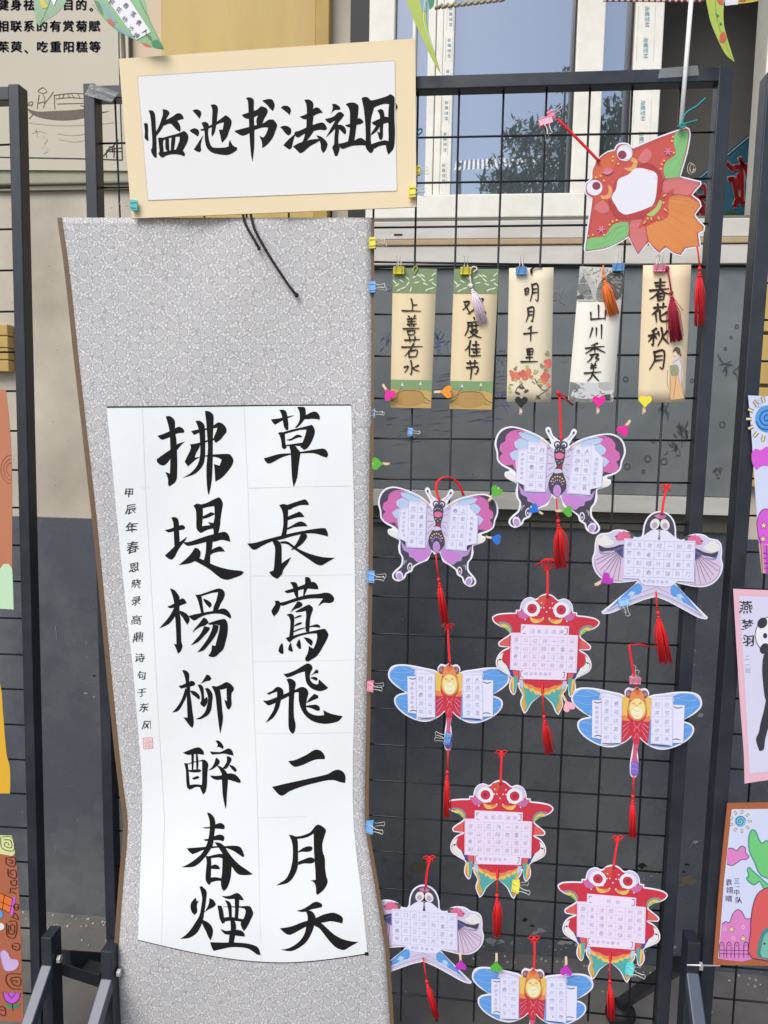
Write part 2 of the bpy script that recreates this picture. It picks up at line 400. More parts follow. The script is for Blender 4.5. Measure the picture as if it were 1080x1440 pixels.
(245,1140,9,"""415,25 450,30 500,80 520,150 515,240 500,350 490,430 440,520 380,600 300,680 220,715 90,715 170,680 260,620 340,550 385,480 420,400 442,300 450,200 445,120
355,210 450,205 520,175 580,155 620,170 640,205 630,235 540,228 450,225 390,225
370,362 430,355 500,325 570,302 620,315 635,350 620,388 570,375 500,375 400,385
160,475 300,465 480,450 640,448 780,443 840,465 870,520 885,570 870,590 810,550 740,505 640,470 520,470 360,500 290,530 230,552 190,520
508,400 570,405 625,440 680,520 740,600 820,680 920,750 995,805 930,815 830,812 780,780 730,710 680,640 620,560 570,480
395,570 465,580 468,700 462,840 460,920 440,942 405,900 395,840 405,720 410,640
440,575 520,555 580,545 660,560 740,620 725,720 715,840 690,930 660,990 625,1018 600,980 590,900 605,780 610,605 560,592 460,600
465,700 515,680 560,700 580,742 520,740 465,735
462,845 530,842 610,860 610,890 540,888 462,910"""),
(245,1240,8.3077,"""250,185 265,230 290,220 265,270 268,350 240,388 205,355 190,300 200,240
410,190 460,215 487,265 460,295 400,325 345,362 380,310 405,250
295,60 320,50 365,90 380,130 368,250 350,360 335,450 290,560 240,620 160,660 70,665 130,625 190,560 250,470 295,390 315,290 325,180
315,440 380,465 430,510 452,570 445,630 425,685 400,650 370,580 330,500
550,165 640,165 730,130 775,155 812,210 790,218 730,200 640,203 590,190
590,215 640,230 668,280 672,420 640,420 632,330 615,260
705,200 760,195 755,300 745,430 705,430 710,320
503,278 550,280 568,330 580,410 590,480 560,490 530,430 518,350
550,290 660,288 780,285 880,285 910,330 922,375 890,450 850,530 815,575 790,540 775,480 810,430 835,350 820,312 740,300 640,298
570,420 660,410 760,430 830,440 820,475 740,460 650,455 570,470
655,450 700,450 720,500 720,560 660,580 660,520
540,550 610,575 700,560 780,570 815,600 825,640 760,635 680,622 590,610
645,620 712,620 700,680 695,730 632,730
420,705 520,710 640,710 760,712 870,725 960,755 990,790 1008,855 970,850 920,815 860,780 770,765 660,765 560,785 460,808 435,760"""),
]
SIGN = [
(195,135,14.4,"""105,555 150,548 182,565 190,650 190,780 200,905 160,895 120,845 125,740 118,640
200,290 270,290 315,330 335,420 345,600 355,780 362,1000 365,1250 320,1240 280,1190 248,1100 270,1040 275,900 262,700 248,500 228,380
480,270 560,275 615,320 620,360 570,440 530,540 480,640 420,730 355,810 350,730 400,630 450,500 490,360
545,490 620,450 700,405 770,355 830,348 885,385 912,460 850,475 790,495 720,560 600,560 520,600 500,560
640,540 760,500 810,540 840,610 848,680 832,722 780,690 720,630
390,850 450,838 495,870 492,960 500,1060 510,1160 440,1200 390,1165 420,1130 410,1000
430,860 520,835 640,800 760,770 850,735 910,708 950,725 1000,790 1000,870 970,960 920,1050 895,1100 850,1140 750,1090 790,1000 825,900 830,820 740,825 600,850 480,905
540,870 610,850 612,950 620,1110 575,1110 540,1060
665,840 742,825 735,930 710,1090 650,1110 655,960
395,1160 500,1135 620,1105 740,1085 880,1100 935,1165 920,1218 850,1190 760,1175 650,1178 560,1200 490,1240 440,1225"""),
(260,135,14.4,"""150,290 215,270 280,280 325,320 330,370 298,462 230,380
92,695 170,655 230,658 275,690 288,750 262,820 200,775 140,740
180,1080 240,990 310,880 390,780 350,860 325,960 320,1030 330,1090 300,1135 240,1120
305,680 400,650 520,590 640,520 740,450 820,388 880,420 940,490 942,560 920,640 890,720 860,810 820,870 755,945 735,900 715,790 685,680 765,680 790,530 700,550 600,600 480,655 380,695 330,700
520,185 580,165 640,190 668,240 660,350 645,500 630,600 600,740 545,820 535,760 545,640 550,450 555,270
335,545 410,520 480,570 475,660 470,760 485,880 520,990 570,1040 700,1048 820,1040 885,1020 890,950 915,885 950,970 1000,1020 1050,1040 1058,1075 1030,1110 940,1165 850,1192 700,1180 570,1150 480,1090 430,1010 405,900 400,760 375,640"""),
(325,135,14.4,"""215,385 300,350 460,300 540,265 600,205 700,235 742,295 720,370 670,460 640,540 600,600 520,580 510,480 550,385 460,430 350,460 270,440
60,710 170,675 360,625 500,590 640,555 760,480 850,478 910,540 932,600 900,700 850,830 780,930 700,1010 628,1052 622,930 570,810 655,840 710,760 750,635 640,635 480,685 350,760 240,802 150,770
295,40 360,25 430,45 460,90 458,250 462,450 470,700 468,1000 450,1200 430,1325 405,1200 385,1000 370,750 358,450 350,250 335,90
625,95 700,70 770,58 840,80 880,170 870,240 845,302 790,255 720,170"""),
(390,135,14.4,"""70,235 130,195 200,200 255,235 275,300 245,388 195,335
55,625 140,600 210,612 270,655 282,720 265,770 220,798 160,750 110,685
120,995 200,905 280,830 370,760 340,850 310,960 290,1045 245,1085 180,1040
450,415 520,395 600,355 720,265 780,230 850,250 920,335 840,350 760,385 680,440 590,468 520,462
545,75 640,70 710,115 732,170 722,260 730,420 715,570 740,690 690,780 600,900 520,1000 440,1010 520,900 560,770 585,640 590,500 598,330 585,170
340,760 370,720 440,705 560,650 720,585 840,545 930,540 990,610 1005,660 960,690 850,680 740,705 620,730 500,790 430,835 370,815
315,1020 440,950 560,920 680,880 830,870 860,895 780,950 680,1000 600,1065 510,1140 450,1150 400,1100
785,795 870,815 950,870 1010,950 1015,990 980,1090 930,1150 885,1080 875,960 830,860"""),
(450,130,14.4,"""240,245 290,228 350,250 400,290 415,340 370,352 290,360 220,432 250,350 258,290
98,535 200,515 290,475 350,415 400,392 450,410 490,455 440,530 380,600 340,680 280,760 200,840 118,912 180,800 240,690 310,570 260,590 205,632 140,590
300,640 380,650 385,760 372,900 375,1030 400,1110 380,1210 350,1285 300,1285 275,1200 248,1115 285,1040 290,900 302,780
360,660 430,655 490,690 520,740 530,800 515,840 485,838 440,790 370,720
505,660 600,635 720,560 790,515 850,550 882,600 830,635 740,655 620,705 550,690
520,235 600,205 690,205 750,235 778,270 775,400 755,560 735,680 715,850 690,1000 560,1010 590,860 605,700 605,540 605,400 580,310
380,1035 470,1020 570,990 690,975 760,935 830,920 900,960 940,1010 930,1070 840,1065 740,1070 640,1080 540,1115 460,1140 410,1115"""),
(500,120,14.4,"""122,265 160,238 240,240 300,295 340,330 370,460 345,560 315,680 305,850 308,1050 320,1190 370,1270 350,1340 318,1372 270,1350 200,1240 205,1050 200,850 185,650 165,470
280,310 400,290 520,255 640,215 705,175 760,210 790,250 790,400 788,650 798,900 795,1080 785,1220 750,1310 665,1400 635,1330 615,1210 665,1120 665,900 662,700 665,500 680,380 600,372 500,395 400,435 300,500
310,1195 400,1160 500,1130 590,1112 670,1130 670,1210 580,1210 480,1230 370,1285 310,1260
325,755 400,715 480,680 600,630 670,650 670,750 600,765 520,790 400,810 355,785
440,510 500,480 555,500 578,560 585,650 565,770 555,880 555,1000 545,1070 515,1108 480,1080 455,1000 432,930 490,955 490,840 492,700 490,600
430,790 500,800 470,870 400,950 310,1010 320,960 370,890"""),
]
# bookmark writing: brush centre lines, one list per character
BOOK = [
(540,370,11,["262,345 275,400 270,460;275,405 320,400;175,458 260,460 355,462",
"235,510 250,525;300,505 285,525;225,540 310,533;230,565 305,560;225,590 312,585;265,530 265,610;245,600 250,615;290,597 280,612;185,632 340,628;225,655 235,695;225,655 295,650 285,690;235,692 290,690",
"200,742 345,735;245,715 250,765;300,712 290,760;170,810 370,803;285,775 250,840 200,895;240,850 240,905;240,850 320,840 305,905;240,905 305,900",
"258,940 268,1000 262,1070 250,1065;195,1003 235,995 200,1055;330,985 280,1010;270,1005 300,1030 340,1040"]),
(625,370,13,["190,375 240,370 215,415 175,450;200,400 250,490;320,350 375,345 345,385;305,370 290,400;330,400 280,450 225,488;330,410 400,480",
"285,525 290,545;225,575 330,562;230,575 225,640 195,700;245,605 330,598;265,590 265,640;305,585 305,638;265,640 305,635;250,660 320,650 270,700 225,720;255,665 300,700 355,718",
"250,750 235,800 200,840;240,800 240,900;275,790 335,785;305,755 305,830;265,830 345,825;280,860 340,855;308,835 308,890;260,895 350,890",
"220,965 325,960;248,945 252,985;295,940 290,985;215,1010 320,1000 310,1060 290,1065;262,1010 258,1060 250,1120"]),
(705,365,12,["228,285 232,335;228,285 262,275 258,330;230,308 258,303;232,335 258,328;295,240 300,310 278,400;295,245 350,240 352,390 330,385;300,285 345,280;300,320 345,315",
"255,470 258,540 238,600;255,470 312,462 300,590 285,585;260,502 305,498;260,535 303,530",
"290,645 255,670;218,715 352,700;285,665 282,785",
"248,865 252,915;248,865 302,860 298,915;250,890 298,886;252,915 298,912;272,865 272,980;240,945 305,940;190,985 350,982"]),
(795,365,12,["320,440 322,570;245,510 248,575;245,575 385,565;388,490 382,580",
"262,660 235,750;300,660 298,735;350,630 348,760",
"310,805 250,830;195,855 375,835;283,830 285,900;280,850 235,880 195,905;290,850 350,880 385,895;240,920 320,912 290,950 325,955 290,985;265,920 245,960 210,990",
"255,1005 265,1020;290,1000 280,1020;250,1025 300,1020;245,1045 300,1040;270,1020 272,1080;185,1095 345,1082;265,1085 250,1130 215,1170;270,1110 300,1145 325,1170"]),
(890,365,15,["215,225 315,215;225,255 310,248;165,298 345,280;265,190 260,280 220,340 165,380;275,285 300,315 350,330;235,335 240,390;240,335 300,325 295,385;245,360 290,355;245,390 290,385",
"205,465 325,450;240,430 245,480;295,425 290,470;235,490 185,530;220,520 228,600;260,490 270,585 330,590 350,570;330,505 275,540",
"225,665 180,690;155,735 240,710;200,690 195,820 180,815;195,735 150,790;215,740 230,760;245,700 255,735;330,690 290,740;275,660 285,740 240,830;290,750 345,810",
"205,890 210,970 160,1060;205,895 300,880 290,1045 260,1035;215,935 285,925;215,975 285,965"]),
]
# ------------------------------------------------------------------ the setting
d0 = ray(650, 1330); DW = CAM.y + d0.y * (CAM_H / -d0.z)       # wall: where its foot meets the ground
def WZ(py, px=700, y=None): return P(px, py, DW if y is None else y).z
def WX(px, py=150, y=None): return P(px, py, DW if y is None else y).x
def stained(name, c1, c2, sc1, sc2, rough, spec=0.4, bump=0.2, bd=0.003, thr=(0.4, 0.65), extra=None, stretch=(1, 1, 1)):
    m = bpy.data.materials.new(name); m.use_nodes = True; n = m.node_tree.nodes; l = m.node_tree.links; b = n['Principled BSDF']
    b.inputs['Specular IOR Level'].default_value = spec
    tc = n.new('ShaderNodeTexCoord'); mp = n.new('ShaderNodeMapping'); l.new(tc.outputs['Object'], mp.inputs[0]); mp.inputs['Scale'].default_value = stretch
    a = n.new('ShaderNodeTexNoise'); a.inputs['Scale'].default_value = sc1; a.inputs['Detail'].default_value = 7; a.inputs['Roughness'].default_value = 0.62
    c = n.new('ShaderNodeTexNoise'); c.inputs['Scale'].default_value = sc2; c.inputs['Detail'].default_value = 4
    l.new(mp.outputs[0], a.inputs['Vector']); l.new(mp.outputs[0], c.inputs['Vector'])
    r = n.new('ShaderNodeMapRange'); r.inputs[1].default_value = thr[0]; r.inputs[2].default_value = thr[1]; l.new(a.outputs['Fac'], r.inputs[0])
    mx = n.new('ShaderNodeMix'); mx.data_type = 'RGBA'; mx.inputs[6].default_value = c1; mx.inputs[7].default_value = c2; l.new(r.outputs[0], mx.inputs[0])
    m2 = n.new('ShaderNodeMix'); m2.data_type = 'RGBA'; m2.blend_type = 'MULTIPLY'; m2.inputs[0].default_value = 0.18
    l.new(mx.outputs[2], m2.inputs[6]); l.new(c.outputs['Fac'], m2.inputs[7]); last = m2.outputs[2]
    if extra:     # small marks
        v = n.new('ShaderNodeTexVoronoi'); v.inputs['Scale'].default_value = extra[0]; l.new(mp.outputs[0], v.inputs['Vector'])
        rr = n.new('ShaderNodeMapRange'); rr.inputs[1].default_value = extra[1]; rr.inputs[2].default_value = extra[1]*0.6; l.new(v.outputs['Distance'], rr.inputs[0])
        m3 = n.new('ShaderNodeMix'); m3.data_type = 'RGBA'; l.new(rr.outputs[0], m3.inputs[0]); l.new(last, m3.inputs[6]); m3.inputs[7].default_value = extra[2]; last = m3.outputs[2]
    l.new(last, b.inputs['Base Color'])
    rg = n.new('ShaderNodeMapRange'); rg.inputs[3].default_value = rough*0.75; rg.inputs[4].default_value = min(1, rough*1.3); l.new(c.outputs['Fac'], rg.inputs[0]); l.new(rg.outputs[0], b.inputs['Roughness'])
    bp = n.new('ShaderNodeBump'); bp.inputs['Strength'].default_value = bump; bp.inputs['Distance'].default_value = bd; l.new(a.outputs['Fac'], bp.inputs['Height']); l.new(bp.outputs[0], b.inputs['Normal'])
    MATS[name] = m; return m
PLASTER = stained('old_beige_plaster', (0.72, 0.645, 0.53, 1), (0.43, 0.375, 0.30, 1), 2.2, 11, 0.8, 0.2, 0.25, thr=(0.35, 0.72), extra=(26, 0.05, (0.2, 0.16, 0.12, 1)))
DADO = stained('dark_painted_dado', (0.084, 0.094, 0.112, 1), (0.165, 0.170, 0.175, 1), 2.0, 16, 0.27, 0.6, 0.2, extra=(14, 0.035, (0.25, 0.24, 0.22, 1)))
GREYP = stained('grey_filmed_panel', (0.155, 0.172, 0.178, 1), (0.20, 0.215, 0.22, 1), 7, 30, 0.32, 0.5, 0.1)
GROUND = stained('worn_concrete_floor', (0.17, 0.158, 0.145, 1), (0.25, 0.23, 0.205, 1), 4, 30, 0.75, 0.3, 0.35, extra=(30, 0.05, (0.05, 0.045, 0.04, 1)))
FRAMEW = stained('cream_window_frame', (0.90, 0.87, 0.78, 1), (0.84, 0.79, 0.68, 1), 6, 40, 0.4, 0.4, 0.05)
BOARDW = stained('dusty_white_board', (0.70, 0.68, 0.62, 1), (0.60, 0.56, 0.49, 1), 5, 40, 0.6, 0.3, 0.15, stretch=(1, 1, 5))
YELW = stained('yellow_painted_board', (0.60, 0.415, 0.12, 1), (0.52, 0.35, 0.10, 1), 3, 20, 0.45, 0.4, 0.1, stretch=(3, 3, 0.5))
TANW = mat('tan_render', (0.66, 0.52, 0.38, 1), 0.8, var=0.08, scale=8)
WOODT = mat('bare_wood_strip', (0.45, 0.33, 0.20, 1), 0.7, var=0.2, scale=30)
SEAM = mat('black_rubber_seal', (0.012, 0.012, 0.012, 1), 0.5, var=0)
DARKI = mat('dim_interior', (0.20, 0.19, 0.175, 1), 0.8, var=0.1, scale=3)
BLACKM = stained('chipped_black_steel', (.016, .019, .028, 1), (.030, .034, .044, 1), 9, 50, .38, .5, .05, extra=(60, .035, (.20, .20, .20, 1)))
def S(name, fn, **k):
    mb = MB(); fn(mb); o = mb.build(name, **k); tag(o, kind='structure'); return o
S('ground', lambda m: m.add([(-40, -60, 0), (40, -60, 0), (40, 40, 0), (-40, 40, 0)], [(0, 1, 2, 3)], GROUND))
xw0, xw1 = -6, 6; ztop = 3.4
zd = P(100, 728, DW).z                                         # top of the dark dado
xL = WX(519, 60); xR = WX(1062, 300)                           # ends of the window bay
z_pt, z_pb = WZ(377), WZ(690)                                  # grey panel
z_gb = WZ(276); z_ob = P(990, 312, DW).z
def wall(m):
    m.box((xw0, DW, zd), (xL - 0.0, DW + 0.24, ztop), PLASTER)
    m.box((xR, DW, zd), (xw1, DW + 0.03, ztop), PLASTER)
    m.box((xL, DW + 0.0, z_pb - 0.1), (xR, DW + 0.03, z_pt), PLASTER)
    m.box((xL, DW, WZ(-260)), (xR, DW + 0.03, ztop), PLASTER)
S('wall', wall)
S('wall_dado', lambda m: (m.box((xw0, DW - 0.012, 0), (xL, DW + 0.24, zd), DADO), m.box((xR, DW - 0.012, 0), (xw1, DW + 0.24, zd), DADO), m.box((xL, DW - 0.012, 0), (xR, DW + 0.24, WZ(738)), DADO)))
S('eave', lambda m: m.box((xw0, DW - 0.40, 3.1), (xw1, DW + 0.03, 3.22), TANW))
def rubble(m):
    for i in range(420):
        x = random.uniform(-1.6, 1.9); s = random.uniform(0.0015, 0.0045)
        y = DW - 0.02 - abs(random.gauss(0, 0.03)) if random.random() < .75 else random.uniform(0.1, DW - .03)
        m.ball((x, y, s*0.4), s, s, s*0.6, DUST, 6, 3)
DUST = mat('plaster_crumb', (0.45, 0.43, 0.40, 1), 0.9, var=0.2)
mb = MB(); rubble(mb); tag(mb.build('plaster_crumbs'), kind='stuff')

mb = MB(); SC1 = mat('pale_scuff', (.28, .28, .27, 1), .8, var=.3, scale=60); SC2 = mat('mud_splash', (.13, .11, .075, 1), .9, var=.4, scale=90); SC3 = mat('black_smear', (.012, .012, .012, 1), .6, var=.2)
rs = random.Random(21)
def blob_(x, y, r, m_, k=11, sq=.6):
    flat(mb, [(x + r*rs.uniform(.45, 1.15)*math.cos(a*2*math.pi/k), y + r*sq*rs.uniform(.4, 1.15)*math.sin(a*2*math.pi/k)) for a in range(k)], lambda u, v: P(u, v, DW - .0135 - .0002*rs.random()), m_)
for x, y, r, m_ in ((964,1236,13,SC2),(972,1240,9,SC2),(958,1244,6,SC2),(966,1216,4,SC3),(962,1226,3,SC3),(585,1222,14,SC2),(596,1216,10,SC2),(570,1234,8,SC2),(738,1294,5,SC3),(748,1302,4,SC3),(760,1309,8,SC1),(752,1312,5,SC1),(902,1218,8,SC3),(912,1222,8,SC2),(916,1232,3,SC1),(905,1236,2.5,SC1),(985,1006,6,SC1),(978,1184,5,SC1),(540,1210,5,SC2),(690,1322,9,SC1),(706,1324,6,SC1),(676,1328,5,SC1),(722,1326,5,SC1),(800,1322,12,SC1),(812,1328,6,SC1),(790,1326,7,SC1),(925,1325,8,SC1),(946,1332,6,SC1),(140,1318,3,SC1),(120,975,3,SC1),(98,1105,1.5,SC1),(132,950,2.5,SC3),(132,980,2.5,SC1),(122,924,1.6,SC1),(780,1170,1.6,SC1),(669,914,2,SC1),(640,916,1.3,SC1),(985,830,1.6,SC1),(978,915,2,SC1),(976,935,2,SC1),(986,952,1.6,SC1),(830,1010,1.4,SC1)): blob_(x, y, r, m_)
for k in range(70):
    x = rs.uniform(540, 960); y = 1330 + (x-650)*.05 - abs(rs.gauss(0, 9)); blob_(x, y, rs.uniform(.8, 3.2), rs.choice([SC1, SC1, SC2]), 7)
for s_ in ('970,1192 976,1184 988,1182', '986,850 984,866', '775,855 777,885', '600,950 604,954', '860,1000 866,1003', '536,690 545,700', '78,880 80,900', '78,1190 78,1198'): stroke(mb, parse(s_), lambda u, v: P(u, v, DW - .0136), SC1, .8, .4, sub=3)
tag(mb.build('wall_scuffs'), kind='stuff')
# grey panel below the window, with its film of rings and sprays
def film_rings(m):
    dk = mat('film_print_dark', (0.075, 0.08, 0.085, 1), 0.35, var=0); lt = mat('film_print_pale', (0.20, 0.22, 0.235, 1), 0.35, var=0); bl = mat('film_iridescent_blue', (0.125, 0.155, 0.24, 1), 0.3, var=0.3, scale=60); br = mat('film_iridescent_gold', (0.22, 0.19, 0.11, 1), 0.3, var=0.3, scale=60)
    mp = lambda u, v: P(u, v, DW - 0.0135)
    rnd = random.Random(3)
    for (x, y, r) in [(911,645,5),(934,649,5),(882,656,4.5),(919,620,3),(665,668,4),(793,504,5),(880,533,4),(973,535,3),(1016,597,4.5),(1020,490,2.5),(1013,660,3),(905,663,3),(818,570,3),(762,652,3),(560,610,3),(690,470,4),(704,440,3),(1036,459,3),(1028,474,2),(546,405,4),(860,480,3),(955,600,3)]:
        for a in range(14):
            t0, t1 = a*2*math.pi/14, (a+1)*2*math.pi/14
            m.add([mp(x+r*math.cos(t0), y+r*math.sin(t0)), mp(x+r*math.cos(t1), y+r*math.sin(t1)), mp(x+(r-1.3)*math.cos(t1), y+(r-1.3)*math.sin(t1)), mp(x+(r-1.3)*math.cos(t0), y+(r-1.3)*math.sin(t0))], [(0, 1, 2, 3)], dk if x > 850 else lt)
    for (x, y, mtl, n, L) in [(960,610,dk,16,24),(948,632,dk,12,18),(930,575,dk,6,30),(1025,515,dk,10,22),(1008,665,dk,6,10),(700,560,bl,10,24),(620,480,bl,16,26),(780,420,lt,12,24),(822,545,lt,8,18),(548,480,bl,8,20),(702,500,lt,14,26)]:
        for i in range(n):
            a = rnd.uniform(0, 6.28); l_ = rnd.uniform(.4, 1)*L; bx, by = x + rnd.uniform(-8, 8), y + rnd.uniform(-8, 8)
            e = (bx + l_*math.cos(a)*.6, by + l_*math.sin(a))
            mid = ((bx+e[0])/2 + rnd.uniform(-3, 3), (by+e[1])/2)
            stroke(m, [(bx, by), mid, e], mp, mtl, 0.4, 0.3, rnd.uniform(1.2, 3.5), sub=3)
    for i in range(70):  # short streaks put the film's iridescent sheen into the colour
        x = rnd.uniform(535, 700); y = 575 + rnd.gauss(0, 34) - (x - 600)*.25; l_ = rnd.uniform(8, 30)
        stroke(m, [(x, y), (x + l_/2, y - 2), (x + l_, y - rnd.uniform(1, 4))], mp, rnd.choice([bl, bl, br, lt]), 0.3, 0.3, rnd.uniform(.6, 1.6), sub=2)
pn = thing('lower_window_panel', (WX(790, 530), DW, z_pb), 'wide grey filmed pane with faint rings and sprays below the window sill', 'panel')
mb = MB(); mb.box((xL + .002, DW - 0.012, z_pb), (xR - .002, DW - 0.001, z_pt - .003), GREYP); mb.build('pane', pn)
mb = MB(); film_rings(mb); mb.build('film_pattern', pn)
mb = MB(); mb.box((xL, DW - .018, z_pt - .003), (xR, DW - .001, z_pt + .003), SEAM); mb.box((WX(1056,520) - .006, DW - .02, z_pb), (WX(1056,520), DW - .012, z_pt - .003), SEAM); mb.build('edge_seal', pn)
sl = thing('stone_sill', (WX(790, 700), DW, WZ(738)), 'pale stone sill running under the grey filmed pane', 'sill')
mb = MB(); mb.box((xL, DW - .05, WZ(713)), (xR, DW - .0125, WZ(691)), BOARDW); mb.build('ledge', sl)
mb = MB(); mb.box((xL, DW - .022, WZ(738)), (xR, DW - .0005, WZ(713)), mat('sill_shade_tone', (0.13, 0.12, 0.10, 1), 0.8, var=.2)); mb.build('shaded_base', sl)  # dark colour paints the shade below the ledge

# the window
def glassmat():
    m = bpy.data.materials.new('reflective_window_glass'); m.use_nodes = True; n = m.node_tree.nodes; l = m.node_tree.links
    for x in list(n):
        if x.type == 'BSDF_PRINCIPLED': n.remove(x)
    out = n['Material Output']; g = n.new('ShaderNodeBsdfGlossy'); g.inputs['Roughness'].default_value = 0.012; g.inputs['Color'].default_value = (0.92, 0.95, 1, 1)
    d = n.new('ShaderNodeBsdfDiffuse'); d.inputs['Color'].default_value = (0.10, 0.115, 0.13, 1)
    tc = n.new('ShaderNodeTexCoord'); nz = n.new('ShaderNodeTexNoise'); nz.inputs['Scale'].default_value = 2.2; l.new(tc.outputs['Object'], nz.inputs['Vector'])
    bp = n.new('ShaderNodeBump'); bp.inputs['Strength'].default_value = 0.06; bp.inputs['Distance'].default_value = 0.01; l.new(nz.outputs['Fac'], bp.inputs['Height']); l.new(bp.outputs[0], g.inputs['Normal'])
    mx = n.new('ShaderNodeMixShader'); mx.inputs[0].default_value = GLASS_REFL; l.new(d.outputs[0], mx.inputs[1]); l.new(g.outputs[0], mx.inputs[2]); l.new(mx.outputs[0], out.inputs[0])
    return m
GLASS_REFL = 0.45
GLASS = glassmat()
zt = WZ(-260)
win = thing('sliding_window', (WX(750), DW, z_gb), 'cream framed sliding window reflecting blue sky and a tree', 'window')
def vbar(m, p0, p1, zb, ztp, y0, y1, mm, py=100):
    m.box((WX(p0, py), y0, zb), (WX(p1, py), y1, ztp), mm)
def wpart(name, p0, p1, zb, y0, mm, y1=DW+.06, ztp=None, py=100):
    mb = MB(); vbar(mb, p0, p1, zb, ztp or zt, y0, y1, mm, py); return mb.build(name, win, bevel=0.003 if mm is FRAMEW else 0)
zr = WZ(309)
for a, b in ((555, 579), (584, 601), (638, 805.5), (847, 884.5)):
    wpart('pane', a, b, z_gb - .01, DW + .03, GLASS, DW + .034)
wpart('frame', 519, 555, zr, DW - .004, FRAMEW, py=60)
wpart('frame', 579, 584, z_gb, DW + .0, FRAMEW)
wpart('frame', 601, 612, z_gb, DW - .006, FRAMEW)
wpart('frame', 613, 622.5, z_gb, DW - .010, FRAMEW)
wpart('seal', 612, 613, z_gb, DW + .0, SEAM)
o = wpart('frame', 622.8, 638, z_gb, DW - .014, FRAMEW)
wpart('seal', 805.5, 808, z_gb, DW - .004, SEAM)
wpart('mullion', 808, 847, z_gb, DW - .014, FRAMEW)
wpart('seal', 884.5, 888, z_gb, DW - .002, SEAM)
wpart('frame', 888, 928, z_ob, DW - .016, FRAMEW)
wpart('frame', 1066, 1092, z_ob - .004, DW - .02, FRAMEW, ztp=ztop - .4, py=200)
mb = MB(); mb.box((WX(519, 60), DW - .020, zr), (WX(888, 290), DW + .06, z_gb), FRAMEW); mb.build('bottom_rail', win, bevel=.003)
mb = MB()
for p0, p1 in ((622.8, 638), (888, 928)):                       # print on the protective film
    w_ = p1 - p0
    for k in range(7):
        y_ = 12 + k*44
        if p0 > 800 and y_ > 270: continue
        xx = p0 + w_*(.45) - (y_-100)*.045
        mpf = lambda u, v: P(u, v, DW - (.0145 if p0 < 700 else .0165))
        for j, ch in enumerate('海螺型材'):
            put(mb, ch, xx, y_ + j*7.5, 7.5 if w_ > 20 else 5.5, mpf, mat('film_print', (0.10, 0.28, 0.36, 1), .5, var=0), rot=1.57)
        for s_ in (-.3, .3):
            stroke(mb, [(xx + w_*s_, y_ - 4), (xx + w_*s_ - 1, y_ + 30)], mpf, mat('film_line', (0.42, 0.45, 0.43, 1), .5, var=0), .5)
mb.build('film_print', win)
S('dark_gap_sheet', lambda m: (m.box((WX(493, 40), DW - .003, zr), (WX(519, 60) - .001, DW - .0005, zt + .3), SEAM)))  # flat black sheet paints the darkness of the gap beside the window
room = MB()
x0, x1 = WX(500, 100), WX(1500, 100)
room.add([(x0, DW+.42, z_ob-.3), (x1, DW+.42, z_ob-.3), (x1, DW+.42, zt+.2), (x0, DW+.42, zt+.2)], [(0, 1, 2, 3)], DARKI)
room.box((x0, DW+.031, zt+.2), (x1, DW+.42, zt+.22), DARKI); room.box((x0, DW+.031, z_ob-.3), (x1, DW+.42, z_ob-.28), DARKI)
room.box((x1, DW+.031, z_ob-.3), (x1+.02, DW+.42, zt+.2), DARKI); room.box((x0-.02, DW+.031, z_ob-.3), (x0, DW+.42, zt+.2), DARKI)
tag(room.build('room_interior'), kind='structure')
# casing boards under the window
cas = thing('window_casing', (WX(790, 345), DW, z_pt), 'dusty white casing boards with a bare wood strip under the sliding window', 'casing')
def cas_part(n, a, b, y0, mm, bev=.002):
    mb = MB(); mb.box((xL, y0, WZ(b)), (xR, DW - .0005, WZ(a)), mm); return mb.build(n, cas, bevel=bev)
cas_part('board', 315, 340, DW - .030, BOARDW); cas_part('wood_strip', 341, 349, DW - .034, WOODT); cas_part('board', 350, 376, DW - .030, BOARDW)
cas_part('seal', 309.5, 314.5, DW - .018, mat('grey_gap', (.16, .15, .13, 1), .8, var=0), 0)
mb = MB()
for (x, y) in ((560, 330), (1025, 335)):
    q = P(x, y, DW - .0305); mb.box((q.x - .010, q.y - .0012, q.z - .0018), (q.x + .010, q.y, q.z + .0018), SEAM)
mb.build('drain_slot', cas)
# the notice board seen through the open window
yb = DW + .33; mpB = lambda u, v: P(u, v, yb)
sb = thing('blue_notice_board', P(1020, 312, yb), 'dark blue board with red characters seen through the open window', 'sign')
mb = MB(); slab(mb, parse('905,312 905,310 984,246 1061,182 1100,150 1100,312'), mpB, lambda u, v: P(u, v, yb) + Vector((0, .02, 0)), mat('blue_board', (0.03, 0.13, 0.21, 1), .5, var=.15)); mb.build('board', sb)
mb = MB(); RED_ = mat('dark_red_lettering', (0.50, 0.02, 0.03, 1), .5, var=0); WH_ = mat('letter_outline', (0.62, 0.58, 0.55, 1), .5, var=0)
mp1 = lambda u, v: P(u, v, yb - .002); mp2 = lambda u, v: P(u, v, yb - .004)
for ch, x, y, s in (('迹', 1044, 258, 76), ('足', 987, 284, 56)):
    sx_ = .46 if ch == '足' else .52
    for k in range(8): put(mb, ch, x + 2.2*math.cos(k*.785), y + 2.2*math.sin(k*.785), s, mp1, WH_, sx=sx_, rot=-.08, shear=.12)
    for k in range(4): put(mb, ch, x + .9*math.cos(k*1.57), y + .9*math.sin(k*1.57), s, mp2, RED_, sx=sx_, rot=-.08, shear=.12)
mb.build('lettering', sb)
mb = MB(); flat(mb, parse('1016,300 1028,296 1040,302 1060,292 1075,300 1075,312 1010,312'), mp1, mat('green_print', (.03, .11, .03, 1), .5, var=0)); stroke(mb, [(984, 250), (1061, 186), (1100, 154)], mp2, WH_, 1); mb.build('green_foot', sb)

